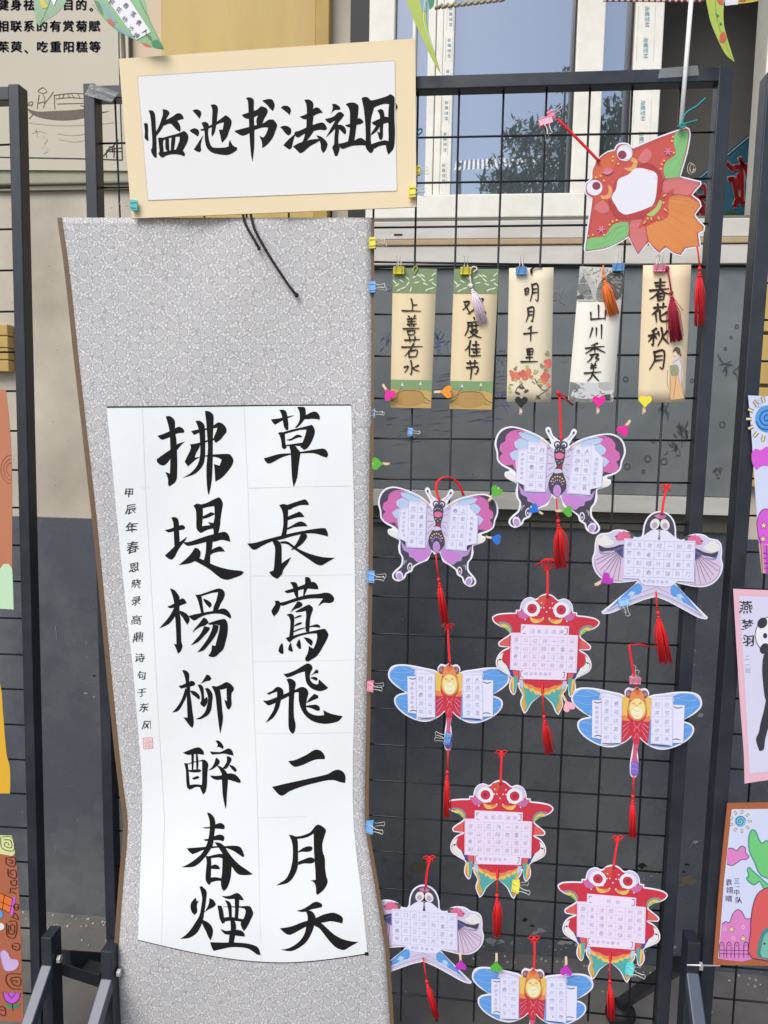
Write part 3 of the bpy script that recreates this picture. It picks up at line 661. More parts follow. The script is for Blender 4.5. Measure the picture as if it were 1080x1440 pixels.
# plaster side: rail, poster, yellow boards
z1, z2 = P(100, 241, DW).z, P(100, 262, DW).z
rl = thing('wall_rail', P(90, 252, DW), 'greenish grey painted rail on the wall below the beige poster', 'rail')
mb = MB(); mb.box((xw0, DW - .02, z2), (WX(490, 250), DW + .001, z1), mat('greenish_rail', (.33, .31, .22, 1), .6, var=.2, scale=12)); mb.build('moulding', rl, bevel=.004)
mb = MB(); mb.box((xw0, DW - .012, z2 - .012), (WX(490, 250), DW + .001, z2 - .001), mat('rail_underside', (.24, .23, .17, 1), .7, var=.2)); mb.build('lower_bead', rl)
yp = DW - .026; mpP = lambda u, v: P(u, v, yp)
po = thing('wall_poster', P(60, 235, yp), 'beige printed poster with black text lines and an ink boat drawing on the wall', 'poster')
mb = MB(); slab(mb, [(-420, -260), (173, -260), (184, 240), (-400, 236)], mpP, lambda u, v: P(u, v, yp) + Vector((0, .006, 0)), mat('beige_poster', (0.50, 0.455, 0.35, 1), .45, var=.05, scale=5)); mb.build('sheet', po)
mpP1 = lambda u, v: P(u, v, yp - .0008)
mb = MB()
for y, line in ((7, '健身祛灾等目的。'), (37, '相联系的有赏菊赋'), (66, '茱萸、吃重阳糕等')):
    for i, ch in enumerate(line):
        x = 4 + i*18.4 + (0 if y < 60 else .5)
        xo = 0
        [put(mb, ch, x + xo + dx_, y + (2 if ch in '、。' else 0) + dy_, 16.5, mpP1, PENDARK) for dx_, dy_ in ((-.65, 0), (.65, 0), (0, .5), (0, -.5))]
mb.build('lettering', po)
mb = MB(); BR_ = mat('ink_wash_brown', (.14, .11, .085, 1), .7, var=.3, scale=90); BRL = mat('ink_wash_pale', (.50, .45, .35, 1), .7, var=.05, scale=60)
stroke(mb, [(166, -250), (167, 60), (172, 225)], mpP1, SEAM, 1.6, sub=2); stroke(mb, [(-400, 220), (0, 221), (172, 225)], mpP1, SEAM, 1.6, sub=2)
for s_ in ('145,220 155,210 172,208', '150,222 150,212 160,205 160,222', '158,207 166,196', '164,224 164,206', '153,213 172,213', '153,206 158,208 158,214'):
    stroke(mb, parse(s_), mpP1, SEAM, 1.4, sub=2)
flat(mb, smooth_poly(parse('37,152 45,155 55,157 75,156 100,155 122,153 138,157 155,156 140,160 120,165 105,168 85,169 65,167 50,163 42,158')), mpP1, BR_)
for s_ in ('41,167 47,160', '37,152 40,145 46,143 44,150', '39,148 45,147', '53,128 60,123 66,129 59,131 53,128', '55,133 53,145 52,153', '60,132 63,140 61,152', '54,145 62,143', '75,129 68,139 62,146', '76,133 77,154', '76,134 100,131 121,132', '78,139 100,137 121,139', '121,133 122,153', '90,132 88,138', '82,133 84,138', '100,131 104,138', '110,132 112,138', '95,132 98,138', '80,146 118,145', '113,148 138,157'):
    stroke(mb, parse(s_), mpP1, BR_, 1.1, .8, sub=3)
for s_ in ('45,187 55,184 65,187', '60,190 66,196 62,203 68,210', '80,187 100,190 122,188', '82,195 104,199 118,197', '40,172 80,176 130,175 160,172', '58,205 66,213 60,215', '50,180 52,192'):
    stroke(mb, parse(s_), mpP1, BRL, 2, 1, sub=3)
mb.build('ink_drawing', po)
yb_ = thing('yellow_board', P(350, 100, DW), 'tall mustard yellow painted board on the wall behind the hanging sign', 'board')
zb_ = P(350, 330, DW).z
mb = MB(); mb.box((WX(231, 60), DW - .02, zb_), (WX(447, 30), DW - .0005, ztop - .5), YELW); mb.build('face_board', yb_, bevel=.003)
mb = MB(); mb.box((WX(447, 30) + .0005, DW - .035, zb_), (WX(467, 30), DW - .0005, ztop - .5), mat('yellow_edge', (.42, .27, .06, 1), .5, var=.25, scale=20)); mb.build('edge_board', yb_, bevel=.003)
mb = MB(); mb.box((WX(188, 60), DW - .006, zb_), (WX(231, 60) - .001, DW - .0005, ztop - .5), TANW); tag(mb.build('tan_pilaster'), 'narrow tan strip of wall left of the yellow board behind the sign', 'wall strip')
def yblock(px0, px1, py0, py1, label):
    t = thing('yellow_vent', P((px0+px1)/2, py1, DW), label, 'vent')
    a, b = P(px0, py0, DW), P(px1, py1, DW); n = 4
    for k in range(n):
        za = a.z + (b.z - a.z)*k/n; zb2 = a.z + (b.z - a.z)*(k+.93)/n
        mb = MB(); mb.box((a.x, DW - .03, zb2), (b.x, DW - .0005, za), YELW); mb.build('slat', t, bevel=.002)
yblock(-70, 22, 458, 525, 'yellow slatted block on the wall behind the left rack')
yblock(1066, 1120, 400, 690, 'tall yellow slatted block on the wall behind the right rack')

# ------------------------------------------------------------------ what the window mirrors: a tree and a canopy behind the camera
def mirrored(px, py, t):
    d = ray(px, py).normalized(); p = CAM + d*t; return Vector((p.x, 2*DW - p.y, p.z))
LEAFM = [mat('leaf_green', (0.10, 0.17, 0.05, 1), .5, var=.3, scale=3), mat('leaf_light', (0.20, 0.27, 0.09, 1), .5, var=.3, scale=3), mat('leaf_dark', (0.06, 0.11, 0.04, 1), .5, var=.2, scale=3)]
def make_tree(blobs, base, label):
    c = sum((b[0] for b in blobs), Vector((0, 0, 0)))/len(blobs)
    t = thing('tree', (base.x, base.y, 0), label, 'tree')
    mb = MB(); BK = mat('bark', (.09, .07, .05, 1), .9, var=.3, scale=20, bump=.5)
    mb.tube([(base.x, base.y, 0), (base.x + .1, base.y, c.z*.4), (c.x, c.y, c.z*.8)], .16, BK, 10, .09)
    for b, r in blobs:
        mb.tube([Vector((base.x + .1, base.y, c.z*.45)), (b + Vector((c.x, c.y, c.z*.6)))/2, b], .07, BK, 6, .012)
    mb.build('trunk', t, smooth=True)
    mb = MB(); rnd = random.Random(5)
    for b, r in blobs:
        for i in range(int(1100*r*r)):
            v = Vector((rnd.gauss(0, 1), rnd.gauss(0, 1), rnd.gauss(0, .8))).normalized()*r*(rnd.random()**.45)
            p = b + v; a = Vector((rnd.gauss(0, 1), rnd.gauss(0, 1), rnd.gauss(0, 1))).normalized(); q = a.cross(Vector((.3, .2, 1))).normalized(); s = rnd.uniform(.05, .10)
            mb.add([p - a*s, p + q*s*.4, p + a*s, p - q*s*.4], [(0, 1, 2, 3)], rnd.choice(LEAFM))
    mb.build('crown', t)
bl = [(mirrored(px, py, t), r) for px, py, t, r in ((752, 245, 13, .75), (790, 262, 13, .8), (715, 255, 13, .45), (770, 200, 13, .55), (800, 180, 13, .45), (735, 190, 13, .35), (865, 262, 13, .8), (875, 215, 13, .7), (868, 180, 13, .45), (830, 240, 13, .8), (795, 110, 13.3, .22), (870, 150, 13, .25), (700, 268, 13, .4))]
make_tree(bl, mirrored(820, 300, 13), 'broad leafy tree reflected in the window glass')
cb = [mirrored(px, 212, 17) for px in (640, 835)]
cn = thing('corrugated_canopy', (cb[0].x, cb[0].y, 0), 'pale corrugated canopy on posts reflected low in the window', 'canopy')
mb = MB(); xa, xb = sorted((cb[0].x, cb[1].x)); z_c = cb[0].z; n = 60
vs = []; fs = []
for i in range(n+1):
    x = xa + (xb-xa)*i/n; dz = .03*(i % 2)
    vs += [(x, cb[0].y, z_c - .35 + dz), (x, cb[0].y - 1.2, z_c + .25 + dz)]
for i in range(n): fs.append((2*i, 2*i+2, 2*i+3, 2*i+1))
mb.add(vs, fs, mat('corrugated_sheet', (.55, .56, .55, 1), .4, var=.1)); mb.build('roof_sheet', cn)
for x in (xa + .1, xb - .1):
    mb = MB(); mb.tube([(x, cb[0].y - .6, 0), (x, cb[0].y - .6, z_c)], .05, FRAMEW, 8); mb.build('post', cn)

# ------------------------------------------------------------------ display racks
def yv(p, q, y):     # straight member between two traced points at depth y
    return P(*p, y), P(*q, y)
def post(t, p, q, w_, y0=-.014, y1=.012, name='post'):
    a, b = yv(p, q, y0)            # traced left edge of the front face, carried on to the ground
    d = (b - a) / (b.z - a.z)
    lo = a + d*(.015 - a.z)
    dx = Vector((w_, 0, 0)); dy = Vector((0, y1 - y0, 0))
    mb = MB(); mb.hexa([lo, lo+dx, lo+dx+dy, lo+dy, a, a+dx, a+dx+dy, a+dy], BLACKM)
    return mb.build(name, t, bevel=.0015)
def hbar(t, p, q, h, y0, y1, name='top_bar'):
    a, b = yv(p, q, y0); dz = Vector((0, 0, -h)); dy = Vector((0, y1 - y0, 0))
    mb = MB(); mb.hexa([a+dz, b+dz, b+dz+dy, a+dz+dy, a, b, b+dy, a+dy], BLACKM); return mb.build(name, t, bevel=.0015)
def wire(t, p, q, r=.0017, y=0, ext=None):
    a, b = yv(p, q, y); mb = MB(); mb.tube([a, (a+b)/2 + Vector((0, random.uniform(-.0008, .0008), 0)), b], r, WIREM, 6)
    mb.build('wire', t, smooth=True)
def foot(t, px, py, wpx, side, yf=-.05, tall=True):
    """upright sleeve, sloping front brace, low bars behind"""
    a = P(px, py, yf); w_ = P(px + wpx, py, yf).x - a.x
    mb = MB(); mb.box((a.x, yf, .0), (a.x + w_, -.016, a.z), BLACKM); mb.build('foot_sleeve', t, bevel=.002)
    mb = MB(); mb.tube([(a.x + w_ + .003, yf*.7, a.z - .05), (a.x + w_ + .009, yf*.7, a.z - .05)], .007, SILV, 6); mb.build('bolt', t)
    top = Vector((a.x, yf, a.z - .052)); bot = Vector((a.x, yf - .40, .03))
    wx_ = Vector((w_, 0, 0)); th = Vector((0, .006, -.022))
    GREYB = mat('blue_grey_steel', (.06, .072, .10, 1), .35, var=.2, scale=50, spec=.6)  # front brace is a paler blue-grey than the posts
    mb = MB(); mb.hexa([bot+th, bot+wx_+th, bot+wx_, bot, top+th, top+wx_+th, top+wx_, top], GREYB); mb.build('front_brace', t, bevel=.002)
    b0 = Vector((a.x, .014, a.z - .10)); b1 = Vector((a.x, .42, .03))
    mb = MB(); mb.hexa([b1, b1+wx_, b1+wx_+Vector((0,0,.03)), b1+Vector((0,0,.03)), b0, b0+wx_, b0+wx_+Vector((0,0,.03)), b0+Vector((0,0,.03))], BLACKM); mb.build('rear_brace', t, bevel=.002)
    mb = MB(); mb.box((a.x, yf - .42, .0), (a.x + w_, .44, .028), BLACKM); mb.build('floor_bar', t, bevel=.002)
    mb = MB(); mb.ball((a.x + w_/2, .40, .042), .035, .035, .03, SEAM, 12, 6); mb.build('rubber_pad', t, smooth=True)

main = thing('display_rack', P(560, 1440, 0) * 1, 'middle black wire mesh rack carrying the scroll and the paper kites', 'display rack', 'black mesh display racks')
main.location.z = 0
pL = ((116.5, 117), (143, 1100)); pR = ((1012, 92), (924, 1426))
post(main, *pL, .0195); post(main, *pR, .0205)
hbar(main, (132, 120), (1013, 94), .020, -.0135, .0115)
def lineat(p, q, y): return p[0] + (q[0]-p[0])*(y-p[1])/(q[1]-p[1])
VT = [588 + 0*0, 646, 708.5, 769, 830, 889.4, 949]; VB = [563.5, 614, 666, 719, 773.5, 826.7, 883]
VT[6] = 957
for k in range(1, 8): VT.insert(0, VT[0] - 61.0); VB.insert(0, VB[0] - 50.2 + .15*k)
for a, b in zip(VT, VB): wire(main, (a, 122), (b, 1436))
wire(main, (1009, 118), (919, 1436), y=.004)
LY = [191.5, 255.5, 318, 377, 441, 500, 560, 617.5, 675.5, 732, 788, 843.5, 897.5, 951, 1005, 1056.5, 1108, 1159, 1209, 1262, 1313, 1363, 1411]
for y in LY:
    s = (y - 560) * (.00005 if y < 560 else .000118)
    xl, xr = lineat(*pL, y) + 18, lineat(*pR, y) + 1
    wire(main, (xl, y + s*(xl-700)), (xr, y + s*(xr-700)), y=.0028)
wire(main, (140, 374-12), (1000, 384-8), y=.0055)
foot(main, 141, 1337, 16, 1); foot(main, 968, 1325, 18, 1)
left = thing('display_rack', P(-200, 1440, 0), 'leftmost black wire mesh rack with brown and yellow papers', 'display rack', 'black mesh display racks')
left.location.z = 0
post(left, (11, 118), (41.7, 1330), .0190)
post(left, (-860, 130), (-700, 1330), .0190)
hbar(left, (-845, 142), (12, 121), .022, -.0135, .0115)
ly = [203, 263.5, 322, 380, 438, 495, 550, 606, 661, 714, 767, 818, 870, 921, 970, 1020, 1069, 1117, 1165, 1213, 1261, 1306, 1352, 1398]
for y in ly: wire(left, (-800, y - (y-560)*.08), (lineat((20, 118), (50, 1330), y), y), y=.0028)
for k in range(14): wire(left, (-30 - 62*k, 140), (-8 - 51*k, 1436))
foot(left, 57, 1318, 15, 1)
mb = MB(); q = P(85, 1372, .05); q2 = P(141, 1390, .05); mb.hexa([q2, q2+Vector((0,.03,0)), q+Vector((0,.03,0)), q, q2+Vector((0,0,.028)), q2+Vector((0,.03,.028)), q+Vector((0,.03,.028)), q+Vector((0,0,.028))], BLACKM); mb.build('tie_bar', left, bevel=.002)
right = thing('display_rack', P(1300, 1440, 0), 'rightmost black wire mesh rack with panda and carrot drawings', 'display rack', 'black mesh display racks')
right.location.z = 0
pr = ((1080, 100), (988, 1340))
post(right, *pr, .0225, -.016, .016)
post(right, (2010, 60), (1840, 1426), .0205)
hbar(right, (1098, 92), (2014, 60), .020, -.0135, .0115)
ry = [150, 215, 278, 340, 398, 450, 508, 564, 619, 673, 725, 776, 828, 879, 930, 982, 1032, 1081, 1132, 1180, 1226, 1270, 1314, 1358, 1403]
for y in ry: wire(right, (lineat(*pr, y) + 20, y), (1900, y + (y-560)*.10), y=.0028)
for k in range(12): wire(right, (1126 + 66*k, 100), (1030 + 57*k, 1440))
# zip tie joining the two racks
mb = MB(); mb.tube([P(966, 1357, -.056), P(985, 1357.5, -.058), P(1012, 1358, -.03)], .0012, SILV, 6); tag(mb.build('wire_tie'), 'thin bent wire tie round the right foot sleeve below the carrot drawing', 'wire tie')
TAPE = mat('clear_tape', (.45, .46, .44, 1), .12, var=.35, scale=60, bump=1, spec=1, alpha=.38)
def tape(pts, label, y=-.0165):
    mb = MB(); sp = parse(pts); n = 6; vs = []; fs = []
    for i in range(n+1):
        for j in range(3):
            u, v = i/n, j/2
            x = (sp[0][0]*(1-u)+sp[1][0]*u)*(1-v) + (sp[3][0]*(1-u)+sp[2][0]*u)*v; yy = (sp[0][1]*(1-u)+sp[1][1]*u)*(1-v) + (sp[3][1]*(1-u)+sp[2][1]*u)*v
            vs.append(P(x, yy, y - random.uniform(0, .003)))
    for i in range(n):
        for j in range(2): a = i*3+j; fs.append((a, a+3, a+4, a+1))
    mb.add(vs, fs, TAPE); o = mb.build('clear_tape', smooth=True); tag(o, label, 'tape')
tape('119,133 128,116 168,130 156,144', 'crumpled clear tape on the top left corner of the middle rack')
tape('928,96 981,92 983,106 925,110', 'crumpled clear tape on the top right corner of the middle rack')

# ------------------------------------------------------------------ hanging scroll
def sy(px, py):      # depth of the scroll sheet in front of the rack
    t = (py - 300) / 1140
    y = -.020 - .006*math.sin(t*5.0 + .4)
    u = (px - 330) / 200
    y -= .020*math.exp(-((py - 1320)/130)**2)*(1 - .6*u*u)          # belly near the foot
    y -= .006*math.exp(-((py - 700)/300)**2)*(u*u)
    y += .002*math.sin(px*.045 + py*.004)*math.exp(-((py-330)/90)**2)
    y -= .0016*math.sin(px*.021 + py*.017) + .0010*math.sin(px*.05 - py*.011)
    y -= .008*max(0, -u-.55)*math.exp(-((py-430)/260)**2)
    return y
def interp(tab, y):
    for (y0, x0), (y1, x1) in zip(tab, tab[1:]):
        if y <= y1: return x0 + (x1-x0)*(y-y0)/(y1-y0)
    (y0, x0), (y1, x1) = tab[-2:]; return x0 + (x1-x0)*(y-y0)/(y1-y0)
ct = lambda tab: [(y, interp(tab, y)) for y in range(290, 1560, 10)]
EL = [(290,79),(313,81),(360,88),(420,95),(490,102),(560,110),(640,119),(720,128),(800,136),(880,143.5),(940,149),(1000,155),(1060,161),(1110,167),(1140,171.5),(1160,173),(1190,171.5),(1220,168.5),(1250,166),(1290,163),(1380,157),(1440,154),(1550,150)]
ER = [(290,526.5),(560,526),(800,524),(1000,521),(1120,518.5),(1165,519),(1195,524),(1230,530),(1290,540),(1340,548),(1440,554),(1550,556)]
sc = thing('hanging_scroll', P(330, 300, -.02), 'long grey brocade hanging scroll with two columns of large black brush characters', 'scroll')
def brocade():
    m = bpy.data.materials.new('grey_brocade'); m.use_nodes = True; n = m.node_tree.nodes; l = m.node_tree.links; b = n['Principled BSDF']
    b.inputs['Roughness'].default_value = .62; b.inputs['Specular IOR Level'].default_value = .35
    tc = n.new('ShaderNodeTexCoord'); sp = n.new('ShaderNodeSeparateXYZ'); l.new(tc.outputs['UV'], sp.inputs[0])
    def M(op, a, c=None, d=None):
        x = n.new('ShaderNodeMath'); x.operation = op
        for i, v in enumerate((a, c, d)):
            if v is None: continue
            if isinstance(v, (int, float)): x.inputs[i].default_value = v
            else: l.new(v, x.inputs[i])
        return x.outputs[0]
    SX, SY = .042, .0237           # lattice in metres
    X, Y = sp.outputs[0], sp.outputs[1]
    def cell(ox, oy):
        gx = M('MULTIPLY', M('SUBTRACT', M('FRACT', M('ADD', M('DIVIDE', X, SX), ox)), .5), SX)
        gy = M('MULTIPLY', M('SUBTRACT', M('FRACT', M('ADD', M('DIVIDE', Y, SY), oy)), .5), SY)
        return gx, gy, M('SQRT', M('ADD', M('MULTIPLY', gx, gx), M('MULTIPLY', gy, gy)))
    ax, ay, da = cell(0, 0); bx, by, db = cell(.5, .5)
    d = M('MINIMUM', da, db); other = M('MAXIMUM', da, db)
    def line(v, at, wd): return M('SUBTRACT', 1, M('MINIMUM', 1, M('DIVIDE', M('ABSOLUTE', M('SUBTRACT', v, at)), wd)))
    # hexagonal distance for the medallions
    def hexd(gx, gy):
        x_, y_ = M('ABSOLUTE', gx), M('ABSOLUTE', gy)
        return M('MAXIMUM', x_, M('ADD', M('MULTIPLY', x_, .5), M('MULTIPLY', y_, .866)))
    hA, hB = hexd(ax, ay), hexd(bx, by); h = M('MINIMUM', hA, hB)
    L1 = line(h, .0064, .0011); L2 = line(d, .0043, .0010); L3 = line(M('SUBTRACT', other, d), .0012, .0012)
    ang = M('ARCTAN2', ay, ax); angb = M('ARCTAN2', by, bx)
    isA = M('LESS_THAN', da, db); an = M('ADD', M('MULTIPLY', ang, isA), M('MULTIPLY', angb, M('SUBTRACT', 1, isA)))
    pet = M('MULTIPLY', M('GREATER_THAN', M('SINE', M('MULTIPLY', an, 8)), .0), M('LESS_THAN', d, .0034))
    vor = n.new('ShaderNodeTexVoronoi'); vor.feature = 'DISTANCE_TO_EDGE'; vor.inputs['Scale'].default_value = 210; l.new(tc.outputs['UV'], vor.inputs['Vector'])
    vl = M('LESS_THAN', vor.outputs['Distance'], .09); outer = M('GREATER_THAN', h, .0066)
    tot = M('MAXIMUM', M('MAXIMUM', M('MULTIPLY', L1, .95), M('MULTIPLY', L2, .85)), M('MAXIMUM', M('MULTIPLY', L3, .75), M('MAXIMUM', M('MULTIPLY', pet, .6), M('MULTIPLY', M('LESS_THAN', d, .0040), .14))))
    tot = M('MAXIMUM', tot, M('MULTIPLY', M('MULTIPLY', vl, outer), .66))
    nz = n.new('ShaderNodeTexNoise'); nz.inputs['Scale'].default_value = 900; nz.inputs['Detail'].default_value = 2; l.new(tc.outputs['UV'], nz.inputs['Vector'])
    tot = M('MULTIPLY', tot, M('ADD', .20, M('MULTIPLY', nz.outputs['Fac'], .95)))
    # the side borders are a finer, greyer weave
    nz2 = n.new('ShaderNodeTexNoise'); nz2.inputs['Scale'].default_value = 3; l.new(tc.outputs['UV'], nz2.inputs['Vector'])
    mx = n.new('ShaderNodeMix'); mx.data_type = 'RGBA'; l.new(M('MINIMUM', tot, 1), mx.inputs[0])
    mx.inputs[6].default_value = (.645, .625, .61, 1); mx.inputs[7].default_value = (.03, .03, .045, 1)
    l.new(mx.outputs[2], b.inputs['Base Color'])
    bp = n.new('ShaderNodeBump'); bp.inputs['Strength'].default_value = .05; bp.inputs['Distance'].default_value = .0003; l.new(tot, bp.inputs['Height']); l.new(bp.outputs[0], b.inputs['Normal'])
    return m
BROC = brocade(); BIND = mat('brown_side_binding', (.165, .10, .055, 1), .6, var=.15, scale=80)
def sheet(name, el, er, ys, nx, off, m, parent, uv=False):
    vs = []; fs = []
    for y in ys:
        xl, xr = interp(el, y) if isinstance(el, list) else el(y), interp(er, y) if isinstance(er, list) else er(y)
        for i in range(nx+1):
            x = xl + (xr-xl)*i/nx; vs.append(P(x, y, sy(x, y) - off))
    for j in range(len(ys)-1):
        for i in range(nx): a = j*(nx+1)+i; fs.append((a, a+1, a+nx+2, a+nx+1))
    mb = MB(); mb.add(vs, fs, m); o = mb.build(name, parent, smooth=True)
    if uv:
        me = o.data; u = me.uv_layers.new(name='UVMap')
        for lp in me.loops: p = me.vertices[lp.vertex_index].co; u.data[lp.index].uv = (p.x + .3*0, p.z)
    return o
ys = [306 + k*9 for k in range(134)]
EL2 = lambda y: interp(EL, y) + 6.5; ER2 = lambda y: interp(ER, y) - (5.5 if y > 600 else 4)
o = sheet('brocade_mount', EL2, ER2, ys, 40, 0, BROC, sc, uv=True)
so = o.modifiers.new('thick', 'SOLIDIFY'); so.thickness = .0012; so.offset = 1
sheet('side_binding', lambda y: interp(EL, y) , EL2, ys, 2, .0006, BIND, sc)
sheet('side_binding', ER2, lambda y: interp(ER, y), ys, 2, .0006, BIND, sc)
IL = [(573,150),(640,156.5),(720,163.5),(800,171.5),(880,180),(940,187),(1000,192),(1060,197),(1110,200),(1150,200),(1180,199),(1250,196.5),(1322,194)]
IR = [(569,494),(640,496),(700,497.5),(800,499),(900,499.5),(1000,498),(1060,496.5),(1120,496),(1160,497.5),(1200,501),(1250,507.5),(1290,512),(1341,517)]
# inner sheet between a straight head and a sagging foot
vs = []; fs = []; NX, NY = 60, 150
def foot_y(u): return 1322 + 32*math.sin(min(1, u/.64)*math.pi/2) - (13*((u-.64)/.36)**1.6 if u > .64 else 0)
for j in range(NY+1):
    v = j/NY
    for i in range(NX+1):
        u = i/NX; y = 572.5*(1-v) + foot_y(u)*v - 3*u*(1-v)
        xl, xr = interp(IL, min(y, 1322)), interp(IR, y); x = xl + (xr-xl)*u
        vs.append(P(x, y, sy(x, y) - .0008))
for j in range(NY):
    for i in range(NX): a = j*(NX+1)+i; fs.append((a, a+1, a+NX+2, a+NX+1))
mb = MB(); mb.add(vs, fs, PAPER); mb.build('paper', sc, smooth=True)
mpS = lambda lift: (lambda u, v: P(u, v, sy(u, v) - .0008 - lift))
mb = MB()
stroke(mb, [(150, 572.5), (270, 571.5), (380, 570), (494, 569.5)], mpS(.0003), SEAM, 2.2, 1.6, sub=8)
stroke(mb, [(194 + 323*k/16, foot_y(k/16)) for k in range(17)], mpS(.0003), SEAM, 1.0, 1.3, sub=3)
flat(mb, parse('513,1339 518,1339 518,1344 513,1344'), mpS(.0005), SEAM)
mb.build('edge_lines', sc)
mb = MB(); FOLD = mat('faint_fold_line', (.70, .70, .69, 1), .8, var=0)
for s_ in ('343,573 349,700 354,900 361,1100 367,1353', '200,575 205,700 214,850 222,1000 231,1150 227,1330', '198,686 210,686', '415,572 415,580', '350,686 494,683', '352,810 497,808', '356,930 499,928', '361,1032 498,1030', '363,1150 430,1148'):
    L_ = parse(s_); pts = []
    for a, b in zip(L_, L_[1:]):
        for k in range(6): pts.append((a[0]+(b[0]-a[0])*k/6, a[1]+(b[1]-a[1])*k/6))
    pts.append(L_[-1]); stroke(mb, pts, mpS(.0003), FOLD, .9, .9, sub=1)
mb.build('fold_lines', sc)
def brush_char(ox, oy, s, data, mpf, parent, name='brush_character'):
    mb = MB()
    for k, ln in enumerate(data.strip().split('\n')):
        poly = smooth_poly(parse(ln), sub=3, corner=58)
        pts = [(ox + a/s, oy + b/s) for a, b in poly]
        flat_fine(mb, pts, mpf(.00035 + .00003*k), INK)
    return mb.build(name, parent)
for (ox, oy, s, data) in BIG: brush_char(ox, oy, s, data, mpS, sc)
SIGN_TXT = [('甲',181.5,693,14),('辰',184,716,15),('年',185,742,17),('春',186.5,770,18),('恩',188.5,798,15),('晓',191.5,821,14),('录',191.5,845,14),('高',191.5,872,15),('鼎',194,896,16),('诗',196.5,925,14),('句',199,950,13),('于',199.5,974,13),('东',202.5,995,14),('风',206.5,1020,14)]
mb = MB(); GREYINK = mat('thin_brush_ink', (.05, .05, .05, 1), .6, var=.3, scale=300)
for ch, x, y, s_ in SIGN_TXT:
    for dx_ in (-.22, .22): put(mb, ch, x + dx_, y, s_*.98, mpS(.0004), GREYINK, rot=-.08, shear=-.16, jit=.045, sx=1.04)
mb.build('signature_column', sc)
mb = MB(); SEAL = mat('pale_red_seal', (.72, .36, .36, 1), .8, var=.15, scale=400)
flat(mb, parse('201,1038 214,1037 215,1052 202,1053'), mpS(.0003), mat('seal_tint', (.78, .62, .60, 1), .8, var=.1, scale=300))
for s_ in ('201,1038 214,1037 215,1052 202,1053 201,1038', '208,1038 209,1052', '202,1045 215,1044', '204,1040 206,1043', '211,1040 211,1043 213,1043', '204,1048 207,1050', '211,1047 214,1051', '205,1046 205,1051', '212,1046 210,1051'):
    p_ = parse(s_)
    for a, b in zip(p_, p_[1:]): stroke(mb, [a, b], mpS(.0005), SEAL, 1.0, sub=1)
mb.build('seal_stamp', sc)

# black cord hanging below the sign
mb = MB()
for s_ in ('343,292 342,303 345,315 352,328 358,338 364,349', '352,290 353,303 357,320 366,338 380,362 397,388 408,404 417,415'):
    mb.tube([P(a, b, sy(a, b) - .0030 - .0035*min(1, max(0, (b-304)/30))) for i, (a, b) in enumerate(smooth_poly(parse(s_), 3)[:-3])], .0021, mat('black_brown_cord', (.022, .014, .014, 1), .8, var=.4, scale=400, bump=.6), 8)
mb.ball(P(417, 415, sy(417, 415) - .008), .0036, .0036, .004, MATS['black_brown_cord']); mb.ball(P(364, 349, sy(364, 349) - .008), .003, .003, .0034, MATS['black_brown_cord'])
mb.build('hanging_cord', sc, smooth=True)

# ------------------------------------------------------------------ title sign
ysg = -.036
sg = thing('calligraphy_sign', P(376, 300, ysg), 'wide beige mounted sign with six black brush characters above the scroll', 'sign')
mpG = lambda lift: (lambda u, v: P(u, v, ysg - lift + .004*math.sin((u-167)/417*math.pi)))
def grid_sheet(name, q, nx, ny, lift, m, parent, thick=0):
    vs = []; fs = []
    for j in range(ny+1):
        for i in range(nx+1):
            u, v = i/nx, j/ny
            x = (q[0][0]*(1-u)+q[1][0]*u)*(1-v)+(q[3][0]*(1-u)+q[2][0]*u)*v; y = (q[0][1]*(1-u)+q[1][1]*u)*(1-v)+(q[3][1]*(1-u)+q[2][1]*u)*v
            vs.append(mpG(lift)(x, y))
    for j in range(ny):
        for i in range(nx): a = j*(nx+1)+i; fs.append((a, a+1, a+nx+2, a+nx+1))
    mb = MB(); mb.add(vs, fs, m); o = mb.build(name, parent)
    if thick: so = o.modifiers.new('thick', 'SOLIDIFY'); so.thickness = thick; so.offset = 1
    return o
grid_sheet('mount_board', parse('167,82.5 584,54 585.5,291 185,307'), 16, 6, 0, BEIGE, sg, .003)
grid_sheet('inner_paper', parse('193,107 555,85 558,268 208,281.5'), 16, 6, .0006, mat('warm_white_paper', (.77, .755, .735, 1), .8, var=.03, scale=8, bump=.15, spec=.1), sg)
mb = MB(); EDG = mat('board_edge_line', (.55, .53, .45, 1), .7, var=0)
for a, b in (('193,107', '555,85'), ('555,85', '558,268'), ('558,268', '208,281.5'), ('208,281.5', '193,107')):
    a, b = parse(a)[0], parse(b)[0]; stroke(mb, [(a[0]+(b[0]-a[0])*k/8, a[1]+(b[1]-a[1])*k/8) for k in range(9)], mpG(.0009), EDG, .6, sub=1)
mb.build('paper_edge', sg)
for (ox, oy, s, data) in SIGN: brush_char(ox, oy, s, data, lambda lf: mpG(lf + .0006), sg)
mb = MB(); flat(mb, smooth_poly([(500+a/14.4, 120+b/14.4) for a, b in parse('808,345 825,370 848,425 830,470 812,500')]), mpG(.0012), INK); mb.build('ink_blot', sg)
